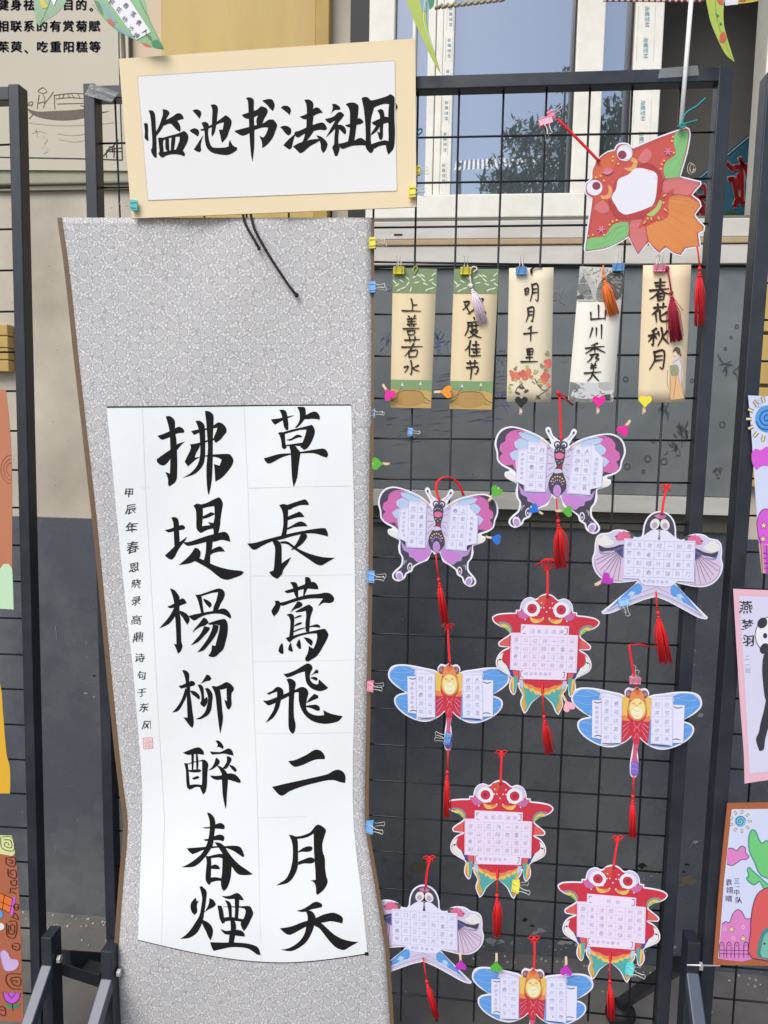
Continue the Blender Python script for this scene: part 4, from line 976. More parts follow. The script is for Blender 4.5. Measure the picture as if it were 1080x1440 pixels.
# ------------------------------------------------------------------ clips, pegs, tassels
COL = {'yellow': (.80, .70, .05, 1), 'blue': (.16, .40, .78, 1), 'pink': (.85, .28, .42, 1), 'teal': (.10, .62, .62, 1), 'magenta': (.75, .02, .30, 1), 'orange': (.95, .28, .02, 1),
       'black': (.012, .012, .012, 1), 'green': (.10, .42, .04, 1), 'purple': (.50, .04, .46, 1), 'royal': (.02, .16, .62, 1), 'rose': (.90, .42, .50, 1)}
def cm(c): return mat('enamel_' + c, COL[c], .35, var=.06, spec=.5)
def clip_body():
    mb = MB(); W, H = .0085, .0052
    mb.hexa([(-W,-.0015,-H),(W,-.0015,-H),(W,.0015,-H),(-W,.0015,-H),(-W,-.0055,H),(W,-.0055,H),(W,.0055,H),(-W,.0055,H)], cm('yellow'))
    for k in (-1, 1): mb.tube([(-W, k*.0019, -H+.0005), (W, k*.0019, -H+.0005)], .0009, cm('yellow'), 6)
    return mb
def clip_handle(s):
    mb = MB(); pts = [(-.0048, s*.0028, -.0048), (-.0046, s*.0062, .004), (-.0022, s*.008, .0085), (-.0022, s*.0095, .0125), (-.0022, s*.011, .0165), (-.0036, s*.0118, .0198), (0, s*.0122, .0212),
           (.0036, s*.0118, .0198), (.0022, s*.011, .0165), (.0022, s*.0095, .0125), (.0022, s*.008, .0085), (.0046, s*.0062, .004), (.0048, s*.0028, -.0048)]
    mb.tube(pts, .00055, SILV, 6); return mb
CLIP = {}
def binder_clip(px, py, color, ang, label, y=-.030, s=1.0):
    loc = P(px, py, y)
    t = thing('binder_clip', loc, label, 'binder clip', 'small coloured binder clips'); t.rotation_euler = (0, math.radians(ang), 0); t.scale = (s, s, s)
    if not CLIP:
        for nm, mb in (('clip_body', clip_body()), ('front_handle', clip_handle(-1)), ('rear_handle', clip_handle(1))):
            o = mb.build(nm, None, smooth=nm != 'clip_body', bevel=0); CLIP[nm] = o.data; bpy.data.objects.remove(o)
    for nm in CLIP:
        nn = 'handle' if 'handle' in nm else 'clip_body'
        o = bpy.data.objects.new(nn, CLIP[nm]); C.objects.link(o); o.parent = t
        if nn == 'clip_body': o.material_slots[0].link = 'OBJECT'; o.material_slots[0].material = cm(color)
    return t
HEART = smooth_poly([(0, -8), (3.2, -3.8), (7.4, 0.4), (8.4, 4), (6.4, 7.2), (3.2, 7.6), (0, 5.0), (-3.2, 7.6), (-6.4, 7.2), (-8.4, 4), (-7.4, .4), (-3.2, -3.8)], 3, 50)
PEG = {}
def heart_peg(px, py, color, ang, label, y=-.034, s=1.0, shift=0):
    loc = P(px, py, y)
    t = thing('heart_peg', loc, label, 'clothes peg', 'small wooden pegs with coloured hearts'); t.rotation_euler = (0, math.radians(ang), 0); t.scale = (s, s, s)
    if not PEG:
        mb = MB(); slab(mb, [(a*.00118, b*.00118) for a, b in HEART], lambda u, v: Vector((u, -.0012, v)), lambda u, v: Vector((u, .0012, v)), cm('pink'))
        o = mb.build('painted_heart'); PEG['heart'] = o.data; bpy.data.objects.remove(o)
        mb = MB(); mb.hexa([(-.0020,.0014,-.0145),(.0020,.0014,-.0145),(.0020,.0026,-.0145),(-.0020,.0026,-.0145),(-.0018,.0022,.011),(.0018,.0022,.011),(.0018,.0048,.011),(-.0018,.0048,.011)], WOODP)
        mb.hexa([(-.0018,.0052,-.017),(.0018,.0052,-.017),(.0018,.0078,-.017),(-.0018,.0078,-.017),(-.0018,.0022,.011),(.0018,.0022,.011),(.0018,.0070,.011),(-.0018,.0070,.011)], WOODP)
        mb.tube([(-.0026, .001, -.001), (-.0026, .008, -.001)], .0004, SILV, 5); mb.tube([(.0026, .001, -.001), (.0026, .008, -.001)], .0004, SILV, 5)
        o = mb.build('wooden_peg'); PEG['peg'] = o.data; bpy.data.objects.remove(o)
    o = bpy.data.objects.new('painted_heart', PEG['heart']); C.objects.link(o); o.parent = t; o.material_slots[0].link = 'OBJECT'; o.material_slots[0].material = cm(color)
    o = bpy.data.objects.new('wooden_peg', PEG['peg']); C.objects.link(o); o.parent = t; o.location.z = -.002
    return t
def tassel(parent, pts, k0, k1, end, m, wd, y=-.026, n=46, inv=None, stray=0, cw=.0009, name='tassel'):
    """pts: traced cord down to the knot; k0 knot; end: centre of the skirt's hem"""
    mb = MB(); rnd = random.Random(int(end[0]*7))
    mb.tube([P(a, b, y) for a, b in pts + [k0]], cw, m, 6); mb.tube([P(a + .8, b, y - .001) for a, b in pts + [k0]], cw*.8, m, 6)
    a = P(*k0, y - .001); b = P(*end, y - .002); ax = (b - a); L = ax.length; ax.normalize(); sx = Vector((ax.z, 0, -ax.x)) * -1
    mb.ball(a, .0032, .0032, .0036, m, 10, 6)
    nk = a + ax*.007; mb.ball(nk, .0028, .0028, .0022, m, 10, 6)
    mb.tube([a + ax*.0095, a + ax*.0115], .0034, m, 10)
    for i in range(n):
        th = rnd.uniform(0, 6.28); rr = math.sqrt(rnd.random()); u = math.cos(th)*rr; v = math.sin(th)*rr
        ln = L*(1 - abs(rnd.gauss(0, .03))) if i > stray else L*rnd.uniform(.6, 1.02); w_ = wd if i > stray else wd*1.5
        p0 = a + ax*.009 + sx*u*.0024 + Vector((0, v*.0024, 0)); p1 = a + ax*(ln*.45) + sx*u*w_*.42 + Vector((0, v*w_*.35, 0)); p2 = a + ax*ln + sx*(u*w_*.5 + rnd.gauss(0, .0006)) + Vector((0, v*w_*.4, 0))
        mb.tube([p0, p1, p2], .00052, m, 4, .00042)
    return mb.build(name, parent, inv=inv, smooth=True)
def cord(parent, pts, m, r=.0011, y=-.026, inv=None, name='hanging_string', double=True, bow=None, y1=None):
    mb = MB(); sm = smooth_poly(pts, 3)[:-3] + [pts[-1]] if len(pts) > 2 else pts
    yy = lambda k: y if y1 is None else y + (y1-y)*k/max(1, len(sm)-1)
    mb.tube([P(a, b, yy(i)) for i, (a, b) in enumerate(sm)], r, m, 6)
    if double: mb.tube([P(a + 1.6, b, yy(i) - .0012) for i, (a, b) in enumerate(sm)], r*.9, m, 6)
    if bow:
        bx, by = bow; c_ = P(bx, by, y1 or y); mb.ball(c_, .0036, .003, .0036, m, 8, 5)
        for e in (((-4, -3), (-9, 0), (-4, 2)), ((4, -3), (9, -2), (4, 2)), ((-2, 3), (-5, 9)), ((3, 2), (6, 7))):
            mb.tube([c_] + [P(bx + p, by + q, (y1 or y) - .002) for p, q in e] + ([c_] if len(e) > 2 else []), r*.85, m, 6)
    return mb.build(name, parent, inv=inv, smooth=True)

# ------------------------------------------------------------------ kites
YK = -.021
RK = random.Random(2)
class Design:
    def __init__(s, name, ox, oy, sc_, hole, foot_, axis=None):
        s.name = name; s.ox, s.oy, s.sc = ox, oy, sc_; s.hole = hole; s.A = P(*hole, YK); s.B = P(*foot_, YK); s.axis = axis; s.parts = []
    def mp(s, lift): return lambda u, v: P(s.ox + u/s.sc, s.oy + v/s.sc, YK - .0006 - lift) - s.A
    def mir(s, p):
        (x0, y0), (x1, y1) = s.axis; dx, dy = x1-x0, y1-y0; L = math.hypot(dx, dy); dx /= L; dy /= L; out = []
        for x, y in p:
            t = (x-x0)*dx + (y-y0)*dy; fx, fy = x0 + t*dx, y0 + t*dy; out.append((2*fx-x, 2*fy-y))
        return out
    def full(s, half): h = parse(half); return h[1:-1] + [h[-1]] + s.mir(h[1:-1])[::-1] + [h[0]]
def place(D, label, cat, hole, foot_, first, group=None, name=None, y=YK):
    t = thing(name or D.name, P(*hole, y), label, cat, group)
    A, B = P(*hole, y), P(*foot_, y); v0, v1 = D.B - D.A, B - A
    s = v1.length/v0.length; th = math.atan2(v1.x, -v1.z) - math.atan2(v0.x, -v0.z)
    rz = RK.uniform(-.05, .05); t.rotation_euler = (0, -th, rz); t.scale = (s, s, s)
    M = Matrix.Translation(A) @ Matrix.Rotation(rz, 4, 'Z') @ Matrix.Rotation(-th, 4, 'Y') @ Matrix.Scale(s, 4)
    return t, M.inverted()
def bld(mb, name, parent): 
    me = mb.build(name, None); me.parent = parent; return me
def attach(D, t, built=[]):
    if not D.parts:
        for nm, mb in D.make():
            o = mb.build(nm, None); D.parts.append(o); o.parent = t
    else:
        for p in D.parts: o = p.copy(); C.objects.link(o); o.parent = t
def layers(D, mb, lst, base=.0003):
    for k, it in enumerate(lst):
        poly, m = it[0], it[1]; fl = it[2] if len(it) > 2 else ''
        pts = parse(poly) if isinstance(poly, str) else poly
        z = base + .00002*k
        for q in ([pts, D.mir(pts)] if 'm' in fl else [pts]):
            if 'l' in fl: stroke(mb, q, D.mp(z), m, it[3], it[3]*.6, sub=4)
            else: flat(mb, smooth_poly(q, 3, 70) if 's' not in fl else q, D.mp(z), m)
def card(D, outline, thick=.0012, corner=74):
    mb = MB(); o = smooth_poly(outline, 3, corner)
    slab(mb, o, D.mp(0), lambda u, v: D.mp(0)(u, v) + Vector((0, thick, 0)), CARDW); return mb, o
def c_(n, r, g, b, **k):
    g0 = .3*r + .59*g + .11*b; f = lambda x: min(255, (x + (g0 - x)*.06)*.94)
    return mat(n, rgb(f(r), f(g), f(b)), k.pop('rough', .5), **k)
RED = c_('print_red', 214, 52, 70, var=.12, scale=40); SALM = c_('print_salmon', 226, 98, 92, var=.08); REDD = c_('print_dark_red', 168, 40, 72, var=.1)
YEL = c_('print_yellow', 240, 196, 92, var=.1, scale=60); ORG = c_('print_orange', 236, 140, 84, var=.1, scale=60); TEA = c_('print_teal', 84, 176, 170, var=.12, scale=60); GLD = c_('print_gold', 216, 170, 80, var=.12, scale=60)
BLU = c_('print_blue', 96, 160, 232, var=.08, scale=30); NAVY = c_('print_navy', 62, 70, 150, var=.2); LBL = c_('print_light_blue', 186, 208, 236, var=.05); PNK = c_('print_pink', 214, 108, 176, var=.08, scale=60); LIL = c_('print_lilac', 190, 150, 212, var=.12, scale=50)
DPU = c_('print_dark_purple', 74, 68, 86, var=.1); PALE = c_('print_pale_lilac', 214, 204, 232, var=.06, scale=50); CRE = c_('print_cream', 236, 232, 226, var=.04); WHT = c_('print_white', 240, 236, 244, var=.02); LINE = c_('print_outline', 70, 56, 84, var=0); LINEL = c_('print_soft_line', 176, 168, 204, var=0); GRN = c_('print_green', 132, 196, 120, var=.12, scale=50); WVEIN = c_('print_white_vein', 190, 216, 246, var=0); PKL = c_('print_panel_edge', 246, 170, 196, var=0); TEAG = c_('print_grey_teal', 140, 150, 150, var=.1)
def lerp4(q, u, v):
    (a, b, c, d) = q; return ((a[0]*(1-u)+b[0]*u)*(1-v)+(d[0]*(1-u)+c[0]*u)*v, (a[1]*(1-u)+b[1]*u)*(1-v)+(d[1]*(1-u)+c[1]*u)*v)
def grid_lines(D, mb, q, nu, nv, m, z, w_=1.6):
    for i in range(nu+1): stroke(mb, [lerp4(q, i/nu, 0), lerp4(q, i/nu, 1)], D.mp(z), m, w_, w_, sub=1)
    for j in range(nv+1): stroke(mb, [lerp4(q, 0, j/nv), lerp4(q, 1, j/nv)], D.mp(z), m, w_, w_, sub=1)
RT = random.Random(11)
def rows_text(D, mb, q, rows, size, z=.0016, m=None):
    nv = len(rows)
    for j, r in enumerate(rows):
        for i, ch in enumerate(r):
            x, y = lerp4(q, (i+.5)/len(r), (j+.5)/nv)
            put(mb, ch, x + RT.uniform(-3, 3), y + RT.uniform(-3, 3), size*RT.uniform(.9, 1.08), D.mp(z), m or PENCIL, rot=.05 + RT.uniform(-.06, .06), shear=-.1, off=-.014 if m is None else 0, jit=.03)
def cols_text(D, mb, q, cols, size, z=.0016, m=None):
    nu = len(cols)
    for i, c in enumerate(cols):
        for j, ch in enumerate(c):
            x, y = lerp4(q, (i+.5)/nu, (j+.5)/len(c))
            put(mb, ch, x + RT.uniform(-2, 2), y + RT.uniform(-2, 2), size*RT.uniform(.9, 1.08), D.mp(z), m or PENCIL, rot=.04 + RT.uniform(-.06, .06), shear=-.1, off=-.014, jit=.03)

# --- goldfish
FI = Design('goldfish_kite', 685, 830, 6.545, (769.3, 840.4), (762.2, 964.5), ((555, 40), (505, 1000)))
def make_fish():
    D = FI
    out = D.full("555,32 500,45 450,80 400,62 345,78 312,120 300,178 262,180 262,205 180,205 90,215 48,240 45,262 65,295 110,325 170,350 205,385 205,402 165,430 105,472 102,498 120,515 205,522 140,550 95,600 78,660 95,710 150,750 215,795 205,850 202,900 222,945 245,962 262,940 275,880 290,850 288,890 308,930 322,965 303,1030 315,1080 338,1135 365,1115 405,1045 440,1010 490,972 508,962")
    mb, o = card(D, out); pr_ = MB(); body = inset(o, 11)
    L = [(body, RED, 's'),
     ("540,50 480,62 470,110 520,150 555,60", c_('print_fire_red', 222, 82, 66, var=.1), ''),
     (disc(388, 145, 74, 76), PALE, 'ms'), (disc(414, 168, 74, 74), WHT, 'ms'), (disc(413, 168, 45, 45), REDD, 'ms'), (disc(411, 168, 40, 40), RED, 'ms'), (disc(411, 168, 17, 17), REDD, 'ms'),
     ("272,188 330,196 388,238 350,262 300,250", c_('print_gill', 206, 110, 170, var=.1), 'm'),
     ("392,240 430,262 480,262 520,252 522,268 480,296 430,300 400,275", YEL, 'm'), ("440,262 480,262 520,252 520,262 480,284", ORG, 'm'),
     ("92,292 150,285 200,305 228,345 226,385 205,382 160,345", TEAG, 'm'), ("110,318 150,305 190,325 212,360 212,388 175,350", YEL, 'm'), ("150,335 180,335 205,365 208,388 175,358", GRN, 'm'),
     ("205,425 150,448 110,485 150,508 205,512", SALM, 'm'),
     ("95,660 128,585 150,570 135,640 190,700 215,735 205,780 150,735 105,700", CRE, 'm'), ("95,625 138,628 115,645", LINE, 'm'), ("92,640 110,600 130,580 128,612 100,635", WHT, 'm'),
     ("180,690 215,708 240,735 288,790 240,800 215,770", NAVY, 'm'), ("235,735 290,735 288,790 245,790", SALM, 'm'),
     ("222,792 285,790 272,880 252,940 226,920 216,880", TEA, 'm'), ("222,800 245,800 246,900 240,945 225,915 216,880", YEL, 'm'), ("216,830 228,840 232,930 222,905", ORG, 'm'),
     ("290,820 345,820 340,900 350,960 335,1000 312,905", LBL, 'm'),
     ("335,850 390,900 440,930 488,968 440,1000 400,1035 362,1100 345,1060 350,960 330,900", TEA, 'm'),
     ("300,880 330,900 350,960 345,1010 362,1060 345,1118 318,1060 318,1010 336,965 312,915", GLD, 'm'),
     ("325,822 500,826 495,960 440,955 425,925 395,935 385,905 350,900 332,868", YEL, 'm'), ("325,822 500,826 496,935 445,925 420,900 390,905 365,875 335,862", ORG, 'm'), ("325,822 500,826 498,900 450,895 410,870 370,862 340,845", RED, 'm'),
     ("150,692 175,690 178,712 150,718", WHT, 'm')]
    for x, y in ((500,115),(520,160),(495,160),(545,200),(350,268),(455,230),(515,255)): L.append((disc(x, y, 7, 7, 8), CRE, 'ms'))
    layers(D, pr_, L)
    pnl = parse("310,308 757,332 753,412 842,418 826,768 737,764 730,832 298,816 299,738 206,727 216,386 306,386")
    layers(D, pr_, [(pnl, PKL, 's'), (inset(pnl, 7), PANELP, 's')], .0017)
    Z = .0019
    grid_lines(D, pr_, parse('228,415 828,442 812,742 215,712'), 7, 4, c_('print_grid', 196, 178, 206, var=0), Z, 1.8)
    for s_ in ("330,335 352,335", "330,335 328,360", "740,352 715,350", "740,352 738,400", "738,405 712,410", "328,392 352,396", "312,740 330,735", "312,740 306,785", "306,790 328,800", "716,758 695,756", "714,758 710,800", "710,806 690,812"):
        stroke(pr_, parse(s_), D.mp(Z), LINE, 5, 5, sub=1)
    h = MB(); flat(h, disc(552, 68, 8, 8, 12), D.mp(.0008), LINE); flat(h, disc(505, 895, 6, 6, 12), D.mp(.0008), LINE)
    return [('card', mb), ('printed_design', pr_), ('punched_hole', h)]
FI.make = make_fish
def fish_text(t, title, rows, foot_):
    mb = MB(); D = FI; Z = .0021
    rows_text(D, mb, parse('380,352 715,370 714,402 380,390'), [title], 44, Z)
    rows_text(D, mb, parse('228,418 828,442 812,742 215,712'), rows, 47, Z)
    rows_text(D, mb, parse('335,752 600,762 600,790 335,782'), [foot_], 36, Z)
    mb.build('handwriting', None).parent = t
P1 = ['京口瓜洲一水间', '钟山只隔数重山', '春风又绿江南岸', '明月何时照我还']; P2 = ['碧玉妆成一树高', '万条垂下绿丝绦', '不知细叶谁裁出', '二月春风似剪刀']
G_F = 'red goldfish paper kites'
fish = [((769.3, 840.4), (762.2, 964.5), '泊船瓜洲宋', P1, '甲辰年恩晓书', 'red goldfish kite just below the upper right butterfly, highest of the goldfish'),
        ((703.5, 1102.5), (698.9, 1224), '泊船瓜洲宋', P1, '甲辰年恩晓书', 'red goldfish kite in the middle, clipped with a yellow clip at its tail'),
        ((862, 1221.5), (857.6, 1341), ' 咏柳 ', P2, '甲辰年仲春书', 'red goldfish kite at lower right, clipped with a teal clip at its tail')]
ST = [[(769, 838), (769.5, 815), (769, 797)], [(703.5, 1100), (704, 1080), (705, 1058)], [(862, 1219), (865, 1198), (869, 1178)]]
TA = [([(762, 963), (763, 985)], (765, 1008), (773, 1061), .016), ([(699, 1222), (699, 1240)], (699, 1259), (699, 1317), .015), ([(857.6, 1339), (857.5, 1360)], (857.5, 1380), (860, 1434), .014)]
for k, (h_, f_, ti, ro, fo, lb) in enumerate(fish):
    t, inv = place(FI, lb, 'kite', h_, f_, k == 0, G_F); attach(FI, t); fish_text(t, ti, ro, fo)
    cord(t, ST[k], REDS, y=YK - .004, inv=inv, bow=ST[k][-1], y1=-.006)
    tassel(t, TA[k][0], TA[k][1], 0, TA[k][2], REDS, TA[k][3], y=YK - .004, inv=inv, stray=5)

# --- butterfly
BU = Design('butterfly_kite', 690, 590, 5.4, (788.5, 620.6), (782, 701), ((530, 160), (497, 605)))
def make_bfly():
    D = BU
    out = D.full("528,158 500,142 475,120 462,88 455,65 436,55 418,70 422,98 440,130 462,180 455,190 400,140 330,102 250,70 160,50 90,68 48,115 30,185 45,255 50,310 88,352 142,380 138,394 112,398 106,425 125,450 175,475 200,492 190,540 196,590 218,630 208,690 165,730 138,765 142,800 175,822 210,818 243,795 258,762 300,742 318,705 385,670 432,650 452,610 470,580 488,606")
    mb, o = card(D, out); pr_ = MB()
    wing = parse("455,205 395,150 320,112 240,78 160,62 98,80 60,122 44,185 58,250 62,305 100,342 165,375 195,410 210,480 208,540 212,590 232,630 222,695 178,738 152,768 156,795 180,810 205,804 232,785 248,752 288,730 305,698 378,658 420,635 440,600 455,560 480,500 490,350")
    L = [(wing, DPU, 'm'),
     ("300,100 225,78 160,86 118,122 110,165 78,185 68,232 92,255 66,290 78,328 122,348 168,342 190,395 215,300 260,150", PNK, 'm'),
     ("300,100 380,140 455,205 490,240 490,350 478,430 450,500 400,560 262,545 250,500 200,400 190,300 230,180", PALE, 'm'),
     ("215,100 260,92 330,110 395,150 400,172 300,178 235,135", LBL, 'm'), ("180,172 230,142 290,168 290,195 225,228 188,208", LBL, 'm'), ("143,262 180,236 215,232 212,300 170,308", LBL, 'm'),
     ("372,142 430,170 440,200 385,200", c_('print_peach', 236, 214, 206, var=.03), 'm'),
     ("215,490 262,545 420,552 440,470 462,560 450,605 405,648 345,665 312,632 282,622 275,590 238,572 224,545", LIL, 'm'), ("330,565 420,560 445,585 430,625 380,655 345,655 320,625 290,610 290,580", c_('print_lilac_deep', 206, 132, 212, var=.1), 'm'),
     ("116,408 160,410 198,440 208,480 155,462 118,440", CRE, 'm'),
     (disc(198, 778, 30, 40, 18, -.3), WHT, 'ms'), (disc(198, 782, 22, 30, 18, -.3), LIL, 'ms'),
     (disc(283, 705, 20, 34, 16, .2), WHT, 'ms'), (disc(283, 707, 13, 26, 16, .2), DPU, 'ms'), (disc(283, 712, 5, 9, 10), WHT, 'ms')]
    for s_, w_ in (("240,655 236,690", 5), ("255,650 250,670", 4), ("180,740 184,744", 5), ("210,735 214,739", 5)): L.append((s_, WHT, 'ml', w_))
    for s_ in ("200,88 300,112 400,165 470,230", "240,140 290,165", "420,200 475,250", "440,260 482,290", "432,332 485,332", "440,380 485,350", "420,440 470,400", "455,205 430,230"): L.append((s_, LINE, 'ml', 2.2))
    L += [(disc(440, 86, 7, 12, 10, -.3), LINE, 'ms'), ("444,98 480,155", LINE, 'ml', 3),
     ("505,200 560,205 568,240 560,300 545,350 548,400 572,470 572,520 545,560 505,592 462,560 442,520 444,460 478,400 500,350 486,300 484,240", DPU, ''),
     (disc(507, 190, 27, 28), LINE, 's'), (disc(558, 192, 27, 28), LINE, 's'), (disc(507, 190, 17, 17), WHT, 's'), (disc(556, 192, 17, 17), WHT, 's'), (disc(510, 196, 12, 12), c_('print_eye_grey', 90, 84, 110, var=0), 's'), (disc(553, 198, 12, 12), MATS['print_eye_grey'], 's'),
     ("492,262 525,252 558,265 550,290 520,300 495,290", c_('print_coral_pink', 232, 112, 150, var=.05), ''), ("505,355 530,345 545,360 525,385", REDD, ''),
     ("495,375 535,380 548,400 500,410 478,400", PALE, ''),
     (disc(505, 540, 30, 46), LIL, 's'), (disc(505, 545, 17, 32), c_('print_lilac_deep', 206, 132, 212), 's')]
    for i in range(7):
        a = math.pi*(1.12 + .76*i/6); L.append((disc(508 + 50*math.cos(a), 490 + 58*math.sin(a), 7, 6, 8), YEL, 's')); L.append((disc(508 + 40*math.cos(a), 510 + 50*math.sin(a), 5, 8, 8, a+1.57), LIL, 's'))
    for x, y in ((500, 235), (515, 225), (535, 228), (550, 238), (505, 312), (540, 315), (520, 330)): L.append((disc(x, y, 4, 4, 7), CRE, 's'))
    layers(D, pr_, L)
    pa = parse("288,168 432,190 414,552 262,545 262,502 188,470 208,235 280,226"); pb = parse("634,198 788,196 792,228 856,302 842,512 756,528 756,574 588,560")
    layers(D, pr_, [(pa, PANEL, 's'), (pb, PANEL, 's')], .0018)
    gl = c_('print_grid_blue', 178, 176, 214, var=0)
    grid_lines(D, pr_, parse('285,178 425,195 412,545 268,538'), 2, 5, gl, .0020, 1.6); grid_lines(D, pr_, parse('640,205 765,202 745,565 595,555'), 2, 5, gl, .0020, 1.6)
    for s_ in ("260,235 245,240", "215,240 190,470", "852,300 838,510", "215,240 230,237"): stroke(pr_, parse(s_), D.mp(.0020), gl, 2.5, 2.5, sub=1)
    h = MB(); flat(h, disc(532, 165, 6, 6, 12), D.mp(.0022), LINE); flat(h, disc(497, 600, 5, 5, 12), D.mp(.0022), LINE)
    return [('card', mb), ('printed_design', pr_), ('punched_hole', h)]
BU.make = make_bfly
def bfly_text(t, c1, c2, s1, s2):
    mb = MB(); D = BU
    cols_text(D, mb, parse('285,188 425,205 412,535 268,528'), c1, 40, .0022); cols_text(D, mb, parse('635,212 768,212 745,555 595,548'), c2, 40, .0022)
    cols_text(D, mb, parse('225,248 262,250 250,462 218,462'), [s1], 26, .0022, MATS.get('pen_ink')); cols_text(D, mb, parse('785,285 822,285 800,505 765,505'), [s2], 30, .0022)
    mb.build('handwriting', None).parent = t
G_B = 'purple butterfly paper kites'
t, inv = place(BU, 'pink and purple butterfly kite under the bookmarks, the higher of the two butterflies', 'kite', (788.5, 620.6), (782, 701), True, G_B); attach(BU, t)
bfly_text(t, ['时鸣春涧中', '月出惊山鸟'], ['夜静春山空', '人闲桂花落'], '甲辰年恩晓书', '鸟鸣涧唐王维')
cord(t, [(788.5, 620), (787.5, 590), (786, 556)], REDS, y=YK - .005, inv=inv, y1=-.006)
mb = MB(); mb.ball(P(785, 553, -.008), .004, .003, .004, REDS); mb.tube([P(786, 555, -.008), P(796, 562, -.012), P(806, 570, -.012)], .0013, CRIM, 6); mb.tube([P(786, 554, -.008), P(798, 558, -.012), P(800, 563, -.012)], .0011, CRIM, 6); mb.build('string_knot', t, inv=inv, smooth=True)
tassel(t, [(782, 701), (783, 715)], (785, 733), 0, (789, 800), REDS, .024, y=YK - .005, inv=inv, stray=14, n=56)
mb = MB(); mb.tube([P(752, 796, -.01), P(768, 786, -.02), P(782, 787, -.02), P(796, 792, -.012)], .0013, REDS, 6)
for k in range(9): mb.tube([P(770 + k, 786, -.022), P(758 + 4*k + random.uniform(-3, 3), 796 + random.uniform(-2, 3), -.02)], .0005, REDS, 4)
mb.build('loose_thread', t, inv=inv, smooth=True)
t, inv = place(BU, 'pink and purple butterfly kite beside the scroll edge, the lower of the two butterflies', 'kite', (617.4, 704.3), (612.6, 779), False, G_B, ); attach(BU, t)
bfly_text(t, ['但是自向年', '今春看又过'], ['春花沉日江', '上碧鸟逾白'], '甲辰年恩晓书', '绝句唐杜甫')
cord(t, [(617.4, 704), (613, 690), (614, 678), (624, 671), (636, 673), (646, 684), (651, 697)], REDS, y=YK - .006, inv=inv, y1=-.006, r=.0013)
tassel(t, [(612.6, 779), (614, 795)], (617, 815), 0, (627, 877), REDS, .012, y=YK - .005, inv=inv, stray=6)

# --- swallow
SW = Design('swallow_kite', 825, 710, 5.268, (929.4, 723.3), (922.4, 833.4), ((548, 47), (512, 680)))
def make_swallow():
    D = SW
    out = D.full("548,46 492,58 445,98 420,160 412,218 395,240 352,235 325,205 270,184 205,184 160,205 105,210 72,235 58,290 55,345 38,400 50,470 90,530 150,566 230,576 300,570 378,562 345,600 240,685 108,790 118,806 180,800 300,752 420,705 500,684 512,680")
    mb, o = card(D, out); pr_ = MB()
    L = [(inset(o, 9), PALE, 's'),
     ("270,330 215,325 80,370 60,400 62,465 100,515 180,555 275,560", c_('print_pink_haze', 222, 196, 222, var=.08, scale=60), 'm'),
     ("548,56 495,68 455,105 432,160 424,225 470,195 515,205 545,215", DPU, 'm'),
     ("424,228 470,192 510,182 545,200 545,520 300,520 300,255", PANEL, 'm'),
     (disc(505, 142, 34, 42, 18, .5), CRE, 'ms'), (disc(503, 150, 20, 24, 14, .5), c_('print_taupe', 190, 170, 190, var=0), 'ms'), ("500,78 548,62 548,105 520,98", c_('print_crown', 206, 120, 160, var=.1), 'm'), ("548,178 530,192 548,202", c_('print_beak', 206, 190, 180, var=0), 'm'),
     ("205,235 240,208 300,198 350,215 340,250 280,262", c_('print_dark_leaf', 96, 88, 84, var=.2), 'm')]
    for i in range(7):
        a = math.pi*(1.0 + i/6*1.0); L.append((disc(272 + 30*math.cos(a), 250 + 30*math.sin(a), 30, 15, 12, a), c_('print_lotus', 230, 110, 150, var=.12, scale=90), 'ms'))
    L += [("75,285 80,250 105,240 120,222 150,228 170,250 190,262 205,285 150,305 95,300", CRE, 'm'), ("88,292 130,315 190,312 240,295 278,290 278,325 210,335 150,340 105,345 88,320", DPU, 'm'), ("88,330 120,352 160,350 190,335 150,362 100,360", c_('print_mist', 150, 148, 190, var=.1), 'm'),
     ("195,330 278,300 278,400 240,370 215,345", c_('print_indigo', 104, 100, 160, var=.15), 'm')]
    for (x, y) in ((70, 405), (72, 440), (95, 480), (118, 510), (150, 535), (190, 550), (230, 560)):
        L.append(([(262, 322), (x, y)], c_('print_rib', 74, 74, 112, var=0), 'mls'.replace('s', ''), 4.5))
    L += [("375,575 300,635 235,700 150,782 290,725 400,685 500,655 512,665 512,600 420,560", PALE, 'm'), ("375,580 300,640 235,700 165,770 260,715 330,690 400,650 408,600", BLU, 'm'), ("330,640 360,650 340,668 380,660 350,690 300,700 330,668 300,672", WVEIN, 'm')]
    for s_ in ("372,585 300,645 150,785", "160,782 290,722 400,680 500,650", "60,400 66,465 105,520 180,556 265,562", "512,612 400,650 250,720"): L.append((s_, LINE, 'ml', 2))
    layers(D, pr_, L)
    pn_ = parse("275,248 808,268 796,572 268,540"); layers(D, pr_, [(pn_, PANEL, 's'), ("385,545 680,560 620,605 512,600 420,590", PANEL, '')], .0018)
    grid_lines(D, pr_, parse('278,258 800,278 785,552 272,525'), 7, 4, c_('print_grid_blue', 178, 176, 214), .0022, 1.6)
    h = MB(); flat(h, disc(550, 68, 6, 6, 12), D.mp(.0022), LINE); flat(h, disc(513, 650, 7, 7, 12), D.mp(.0022), LINE)
    return [('card', mb), ('printed_design', pr_), ('punched_hole', h)]
SW.make = make_swallow
def sw_text(t, rows, foot_):
    mb = MB(); rows_text(SW, mb, parse('278,258 800,278 785,552 272,525'), rows, 40, .0022); rows_text(SW, mb, parse('410,555 610,562 610,585 410,578'), [foot_], 30, .0022); mb.build('handwriting', None).parent = t
G_S = 'swallow paper kites with blue tails'
